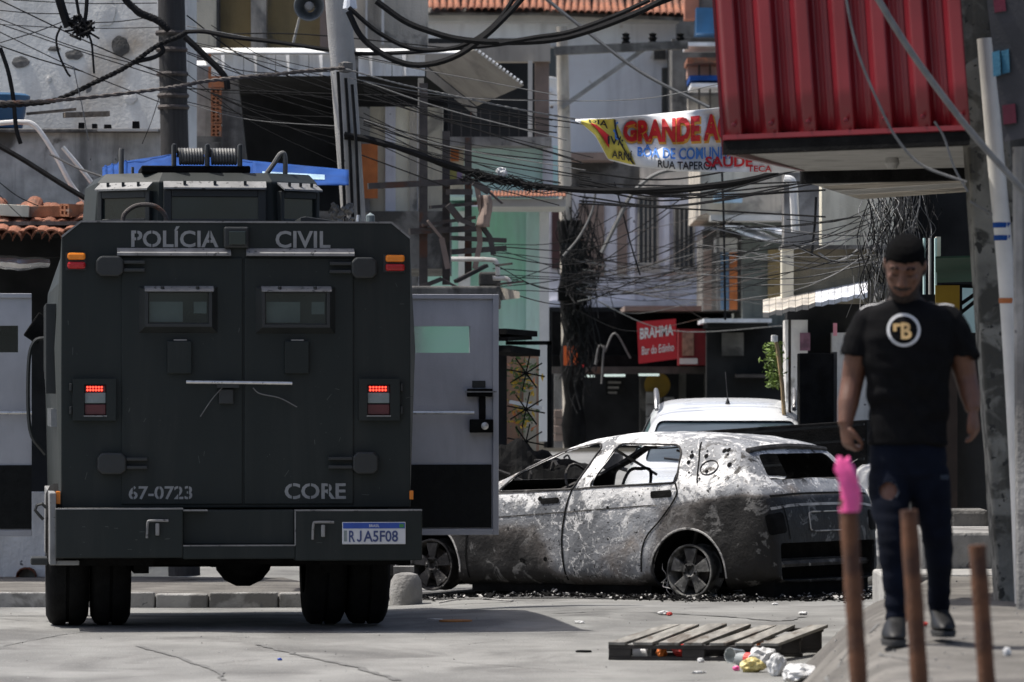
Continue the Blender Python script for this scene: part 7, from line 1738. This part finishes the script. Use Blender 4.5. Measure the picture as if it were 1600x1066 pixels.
def head_mb():
    mb = MB()
    mb.rings([(0, -.062, -.128, .022, .02), (0, -.052, -.118, .044, .040), (0, -.036, -.095, .059, .064), (0, -.022, -.062, .068, .086), (0, -.010, -.03, .073, .098), (0, 0, .0, .0765, .102), (0, .004, .035, .080, .104), (0, .006, .068, .079, .102), (0, .008, .095, .069, .09), (0, .008, .115, .048, .064), (0, .008, .124, .022, .03)], 28, pw=2.15)
    mb.rings([(0, -.112, -.040, .018, .012), (0, -.116, -.030, .021, .018), (0, -.113, -.018, .015, .016), (0, -.106, .005, .010, .013), (0, -.098, .028, .009, .012)], 14)     # nose
    mb.tube([(-.05, -.076, .030), (-.03, -.096, .034), (0, -.098, .030), (.03, -.096, .034), (.05, -.076, .030)], .011, 8)                # brow
    mb.tube([(-.026, -.098, -.066), (-.012, -.107, -.061), (0, -.108, -.063), (.012, -.107, -.061), (.026, -.098, -.066)], .008, 8)      # upper lip
    mb.tube([(-.024, -.096, -.070), (0, -.107, -.078), (.024, -.096, -.070)], .0095, 8)                                                    # lower lip
    for s in (-1, 1):
        mb.rings([(s * .080, .012, z, .010 * k, .024 * k) for z, k in ((-.036, .5), (-.02, .85), (.005, 1.05), (.022, .95), (.032, .5))], 12)
        mb.rings([(s * .045, -.078, z, .020 * k, .020 * k) for z, k in ((-.034, .4), (-.02, .95), (-.006, .9), (.006, .4))], 12)         # cheek
        mb.rings([(s * .031, -.0835, z, .0155 * k, .0145 * k) for z, k in ((.0, .4), (.008, .9), (.016, .9), (.024, .4))], 12)            # lids
    return mb.xf(Hm)
def arm_path(pts, n=6): return spline(pts, n)
AR = {  # image side: (points, radii)
    'l': ([(hx(1360), .0, hz(503)), (hx(1343), .012, hz(545)), (hx(1333), .025, hz(592)), (hx(1325), -.015, hz(630)), (hx(1319), -.055, hz(664))], [.064, .060, .051, .047, .032]),
    'r': ([(hx(1480), .0, hz(503)), (hx(1499), .015, hz(545)), (hx(1510), .035, hz(588)), (hx(1516), .0, hz(617)), (hx(1519), -.035, hz(641))], [.064, .060, .051, .047, .032])}
def tapered(mb, pts, rad, n=14, sub=5, grow=0.0):
    s = spline(pts, sub); rr = [interp([(i * sub, r) for i, r in enumerate(rad)], k) + grow for k in range(len(s))]; mb.tube(s, rr, n); return mb
def hand_mb(M, curls, thumb, side_):
    """wrist at origin, fingers along -z, palm faces +y*side, thumb on the -x side (mirror with M)"""
    mb = MB()
    mb.rings([(0, 0, .02, .026, .021), (0, 0, -.015, .031, .019), (0, 0, -.05, .039, .0175), (0, 0, -.08, .041, .0155), (0, .002, -.094, .038, .012)], 16, pw=2.4)
    for k, (x, L_) in enumerate(((-.030, .070), (-.010, .079), (.010, .074), (.029, .058))):
        a = 0.0; p = Vector((x, 0, -.082)); pts = [p.copy()]; d = curls[k]
        for seg, f in ((.46, .55), (.30, .85), (.24, .6)):
            a += d * f; p = p + Vector((x * .06, math.sin(a), -math.cos(a))) * (L_ * seg); pts.append(p.copy())
        mb.tube(spline(pts, 3), [.0098, .0098, .0096, .0093, .0092, .009, .0086, .0082, .0078, .0058][:len(spline(pts, 3))], 9)
    pts = [Vector((-.026, .002, -.02)), Vector((-.046, thumb * .4, -.045)), Vector((-.052, thumb, -.075)), Vector((-.044, thumb * 1.5, -.098))]
    s = spline(pts, 3); mb.tube(s, [lerp(.015, .0075, i / (len(s) - 1)) for i in range(len(s))], 9)
    return mb.xf(M)
MHl = Matrix.Translation(AR['l'][0][-1]) @ Matrix.Rotation(R(-6), 4, 'Y') @ Matrix.Rotation(R(-62), 4, 'Z') @ Matrix.Rotation(R(4), 4, 'X') @ Matrix.Scale(-1, 4, (1, 0, 0))
MHr = Matrix.Translation(AR['r'][0][-1]) @ Matrix.Rotation(R(-4), 4, 'Y') @ Matrix.Rotation(R(66), 4, 'Z') @ Matrix.Rotation(R(-4), 4, 'X')
LEG = {'l': [(hx(1391), .0, hz(735)), (hx(1389), -.05, hz(780)), (hx(1391), -.11, hz(826)), (hx(1393), -.13, hz(868)), (hx(1396), -.14, hz(920)), (hx(1397), -.155, hz(966))],
       'r': [(hx(1448), .0, hz(735)), (hx(1455), .00, hz(780)), (hx(1463), .0, hz(826)), (hx(1468), .06, hz(868)), (hx(1472), .15, hz(920)), (hx(1473), .20, hz(962))]}
LR = [.092, .084, .062, .058, .046, .036]
TORSO = [(hx(1419), .01, hz(752), .10, .085), (hx(1419), .01, hz(735), .160, .115), (hx(1419), .008, hz(700), .160, .118), (hx(1418), .0, hz(660), .146, .108), (hx(1418), -.004, hz(620), .153, .112), (hx(1418), -.010, hz(570), .178, .125), (hx(1418), -.010, hz(530), .192, .128), (hx(1419), -.004, hz(500), .198, .112), (hx(1418), .0, hz(484), .170, .092), (hx(1416), .0, hz(474), .105, .076), (hx(1414), -.012, hz(464), .066, .066)]
def remeshed(mb, vox, name, smooth_it=4):
    o = mb.build(name, None); r = o.modifiers.new('r', 'REMESH'); r.mode = 'VOXEL'; r.voxel_size = vox; r.use_smooth_shade = True
    s = o.modifiers.new('s', 'SMOOTH'); s.iterations = smooth_it; s.factor = .5
    bpy.context.view_layer.update(); return evaluated(o, name)
mb = head_mb(); mb.rings(TORSO, 28, pw=2.3)
mb.rings([(hx(1414), -.02, hz(470), .070, .072), (hx(1413), -.032, hz(452), .060, .064), (hx(1412), -.05, hz(432), .058, .062)], 18)
for s in 'lr': tapered(mb, *AR[s], 14); tapered(mb, LEG[s], [r * .88 for r in LR], 14)
for s, M, cu, th, sd in (('l', MHl, (1.05, 1.15, 1.25, 1.3), .03, -1), ('r', MHr, (.62, .72, .85, 1.0), .012, 1)):
    h = hand_mb(M, cu, th, sd); mb.add(h.v, h.f)
for s in 'lr':
    a = LEG[s][-1]; mb.rings([(a[0], a[1] - .03, .03, .035, .09), (a[0], a[1] - .02, .06, .034, .07), (a[0], a[1], .1, .033, .045)], 14)
bme = remeshed(mb, .0055, 'body', 2)
Hi = Hm.inverted()
for v in bme.vertices:      # sculpt eye sockets and mouth line
    q = Hi @ v.co
    if q.length > .2: continue
    d = Vector((0, 0, 0))
    for s in (-1, 1):
        r = Vector(((q.x - s * .031) / .020, (q.z - .004) / .006)).length
        if r < 1 and q.y < -.05: d += Vector((0, .005 * (1 - r), 0))
        r = Vector(((q.x - s * .018) / .010, (q.z - .016) / .016)).length
        if r < 1 and q.y < -.05: d += Vector((0, .006 * (1 - r), 0))
    if q.y < -.08 and abs(q.x) < .028 and abs(q.z + .0695 - q.x * q.x * 4) < .004: d += Vector((0, .006, 0))
    if d.length: v.co = Hm @ (q + d)
bme.polygons.foreach_set('use_smooth', [True] * len(bme.polygons))
pbody = link_mesh('body', bme, m_skin, man)
bm_b = bmesh.new(); bm_b.from_mesh(bme); body_tree = BVHTree.FromBMesh(bm_b)
def shell_from(bm_src, pred, off, name, m, parent):
    bm = bm_src.copy(); bm.normal_update()
    bmesh.ops.delete(bm, geom=[f for f in bm.faces if not pred(f.calc_center_median(), f.normal)], context='FACES')
    nm = {v: v.normal.copy() for v in bm.verts}
    for v in bm.verts:
        edge = any(e.is_boundary for e in v.link_edges); v.co += nm[v] * (off * (.15 if edge else 1))
    me = bpy.data.meshes.new(name); bm.to_mesh(me); bm.free(); me.polygons.foreach_set('use_smooth', [True] * len(me.polygons)); return link_mesh(name, me, m, parent)
def is_hair(c, n):
    q = Hi @ c
    if q.length > .17: return False
    if abs(q.x) > .074 and -.04 < q.z < .03 and q.y > -.015 and q.y < .035: return False
    line = interp([(-.11, .058), (-.075, .060), (-.06, .050), (-.045, .030), (-.02, .018), (.03, -.01), (.06, -.07), (.1, -.085)], q.y)
    return q.z > line
shell_from(bm_b, is_hair, .0035, 'hair', m_hair, man)
def is_beard(c, n):
    q = Hi @ c
    if q.length > .17 or q.z > .0 or q.z < -.14: return False
    if q.y > .02: return False
    jaw = interp([(-.13, -.088), (-.10, -.084), (-.085, -.060), (-.06, -.045), (-.03, -.02), (.0, .0)], q.y)
    if q.z < jaw and not (abs(q.x) < .027 and -.082 < q.z < -.056): return True
    return q.y < -.07 and abs(q.x) < .038 and -.058 < q.z < -.044
shell_from(bm_b, is_beard, .0025, 'beard', m_beard, man)
def face_strip(pts, w, name, m):
    mb = MB(); L_ = []
    for i, (x, z) in enumerate(spline([(a, b, 0) for a, b in pts], 4) and [(p.x, p.y) for p in spline([(a, b, 0) for a, b in pts], 4)]):
        row = []
        for dz in (-w / 2, w / 2):
            o_ = Hm @ Vector((x, -.3, z + dz)); d_ = (Hm.to_3x3() @ Vector((0, 1, 0))).normalized(); h = body_tree.ray_cast(o_, d_); row.append((h[0] if h[0] else o_) - d_ * .002)
        L_.append(row)
    for (a, b), (c, d) in zip(L_, L_[1:]): mb.add([a, b, d, c], [(0, 1, 2, 3)])
    mb.build(name, m, man, fix=False)
for s in (-1, 1):
    face_strip([(s * .016, .036), (s * .032, .041), (s * .050, .033)], .009, 'eyebrow', m_hair)
    face_strip([(s * .018, .005), (s * .031, .001), (s * .044, .006)], .0035, 'eyelash', m_hair)
face_strip([(-.016, -.069), (0, -.0705), (.016, -.069)], .002, 'mouth_line', mat('lip_dark', (.06, .018, .015), .5))
# T-shirt
mb = MB(); TS = [(c[0], c[1], c[2], c[3] + .016, c[4] + .018) for c in TORSO[2:]]
TS = [(hx(1419), .0, hz(694), .176, .132), (hx(1419), .0, hz(675), .172, .128)] + [(t[0], t[1], t[2], t[3], t[4]) for t in TS[1:-1]] + [(hx(1414), -.01, hz(466), .070, .070)]
TS[2] = (TS[2][0], TS[2][1], TS[2][2], .170, .125)
mb.rings(TS, 30, pw=2.35)
for s in 'lr':
    pts, rad = AR[s]; q0, q1, q2 = Vector(pts[0]), Vector(pts[1]), Vector(pts[2]); inn = q0 + Vector((.06 if s == 'l' else -.06, 0, .01)); end = q1.lerp(q2, .15)
    mb.tube(spline([inn, q0, q1, end], 5), [.040, .052, .062, .068, .072, .080, .079, .079, .079, .079, .080, .080, .081, .081, .082, .082], 18)
sme = remeshed(mb, .006, 'shirt', 6)
for v, n in zip(sme.vertices, [w_.normal.copy() for w_ in sme.vertices]):
    c = v.co; w = sstep(1.5, 1.0, c.z)
    k = mnoise.noise(Vector((c.x * 7, c.y * 7, c.z * 16))) * .008 + .012 * w * max(0, math.sin(c.z * 34 + c.x * 22 + 5 * mnoise.noise(Vector((c.x * 5, c.y * 5, c.z * 3))))) * (.4 + .6 * abs(c.x) / .17) + mnoise.noise(Vector((c.x * 9 + c.z * 9, 3, c.z * 6 - c.x * 5))) * .005 * w
    v.co = c + n * k
sme.polygons.foreach_set('use_smooth', [True] * len(sme.polygons)); shirt = link_mesh('shirt', sme, m_shirt, man)
bm_s = bmesh.new(); bm_s.from_mesh(sme); s_tree = BVHTree.FromBMesh(bm_s)
def on_shirt(x, z, off=.003):
    h = s_tree.ray_cast(Vector((x, -1, z)), Vector((0, 1, 0))); return (h[0] if h[0] else Vector((x, -.13, z))) + Vector((0, -off, 0))
m_cr = mat('crest_white', (.52, .52, .52), .8, var=.1); m_cg = mat('crest_gold', (.50, .33, .14), .7, var=.15)
lx, lz, lr = hx(1408), hz(516), .073
mb = MB(); n = 48
for k in range(n):
    for r in (lr * .83, lr): a = 2 * math.pi * k / n; mb.v.append(tuple(on_shirt(lx + r * math.cos(a), lz + r * math.sin(a))))
for k in range(n): a = 2 * k; b = 2 * ((k + 1) % n); mb.f.append((a, a + 1, b + 1, b))
mb.build('crest_ring', m_cr, shirt, fix=False)
def shirt_text(s, x0, z0, w, h, m, bold, off=.004):
    vs, fs = text2d(s, w, h, bold); mb = MB(); mb.add([on_shirt(x0 + u, z0 + v, off) for u, v in vs], fs); mb.build('crest_letter', m, shirt, fix=False)
shirt_text('B', lx - .012, lz - .040, .046, .072, m_cg, .03); shirt_text('r', lx - .045, lz - .006, .034, .034, m_cg, .05)
# white tape along the shoulders
for s in (-1, 1):
    mb = MB(); L_ = []
    for k in range(11):
        t = k / 10; x = hx(1417) + s * lerp(.092, .205, t); row = []
        for y in (-.022, -.006): h = s_tree.ray_cast(Vector((x, y, 2)), Vector((0, 0, -1))); row.append((h[0] if h[0] else Vector((x, y, 1.45))) + Vector((0, 0, .002)))
        L_.append(row)
    for (a, b), (c, d) in zip(L_, L_[1:]): mb.add([a, b, d, c], [(0, 1, 2, 3)])
    mb.build('shoulder_tape', m_cr, shirt, fix=False)
# jeans
mb = MB(); mb.rings([(hx(1419), .008, hz(758), .08, .075), (hx(1419), .008, hz(742), .165, .122), (hx(1419), .008, hz(715), .170, .126), (hx(1419), .006, hz(685), .163, .122)], 28, pw=2.3)
for s in 'lr': tapered(mb, LEG[s][:-1] + [tuple(Vector(LEG[s][-2]).lerp(Vector(LEG[s][-1]), 1.06))], [.099, .090, .070, .064, .052, .046], 18)
jme = remeshed(mb, .0075, 'jeans', 3)
for v, vn in zip(jme.vertices, [w_.normal.copy() for w_ in jme.vertices]):
    c = v.co; k = mnoise.noise(Vector((c.x * 6, c.y * 6, c.z * 22))) * .007 + mnoise.noise(Vector((c.x * 4, c.y * 4, c.z * 50))) * .004 * sstep(.35, .12, c.z); v.co = c + vn * k
bm = bmesh.new(); bm.from_mesh(jme)
kx, kz = hx(1385), hz(766)
dead = [f for f in bm.faces if f.calc_center_median().y < -.08 and ((f.calc_center_median().x - kx) / .044) ** 2 + ((f.calc_center_median().z - kz) / .040) ** 2 < 1 + .5 * mnoise.noise(f.calc_center_median() * 60)]
bmesh.ops.delete(bm, geom=dead, context='FACES'); bm.to_mesh(jme); bm.free()
jme.polygons.foreach_set('use_smooth', [True] * len(jme.polygons)); jeans = link_mesh('jeans', jme, m_jean, man)
mb = MB()
q = Vector((kx, 0, kz)); 
for (dx, dz, rx, rz) in ((0, 0, .044, .042),):
    h = [body_tree.ray_cast(Vector((kx + rx * math.cos(a * .2618), -1, kz + rz * math.sin(a * .2618))), Vector((0, 1, 0)))[0] for a in range(24)]
    pts = [p + Vector((0, -.010, 0)) for p in h if p is not None]
    if len(pts) > 8: mb.tube(pts, .0035, 5, closed=True); mb.build('frayed_edge', mat('frayed_denim', (.05, .065, .09), .9, var=.3, scale=40), jeans)
rx_, rz_ = hx(1474), hz(748); mb = MB()
bmj = bmesh.new(); bmj.from_mesh(jme); j_tree = BVHTree.FromBMesh(bmj)
for k in range(5):
    pts = []
    for t in range(5): h = j_tree.ray_cast(Vector((rx_ - .02 + .01 * t, -1, rz_ + .004 * k)), Vector((0, 1, 0)))[0]; pts.append((h if h else Vector((rx_, -.1, rz_))) + Vector((0, -.002, 0)))
    mb.tube(pts, .0012, 4)
mb.build('worn_patch', mat('frayed_denim', (.05, .065, .09), .9), jeans)
# shoes
for s in 'lr':
    a = LEG[s][-1]; zz = .0 if s == 'l' else .022; mb = MB(); sx = -.02 if s == 'l' else .012
    mb.rings([(a[0] + sx, a[1] - .085, zz + .022, .052, .150), (a[0] + sx, a[1] - .085, zz + .045, .054, .148), (a[0] + sx * .8, a[1] - .065, zz + .068, .050, .125), (a[0] + sx * .5, a[1] - .03, zz + .092, .045, .088), (a[0], a[1] - .005, zz + .108, .042, .060), (a[0], a[1], zz + .122, .040, .05)], 24, pw=2.3); sh = mb.build('shoe', m_shoe, man, smooth=True, ang=60); sh.modifiers.new('s', 'SUBSURF').levels = 1
    mb = MB(); mb.rings([(a[0] + sx, a[1] - .085, zz + .0, .050, .150), (a[0] + sx, a[1] - .085, zz + .022, .055, .153), (a[0] + sx, a[1] - .085, zz + .026, .053, .151)], 24, pw=2.4); mb.build('sole', m_sole, sh, smooth=True)
    for k in range(4):
        mb = MB(); y0 = a[1] - .115 + .028 * k; z0 = zz + .078 + .013 * k; mb.tube([(a[0] + sx * .7 - .028, y0, z0 - .012), (a[0] + sx * .7, y0 - .006, z0 + .006), (a[0] + sx * .7 + .028, y0, z0 - .012)], .004, 5); mb.build('lace', m_sole, sh)
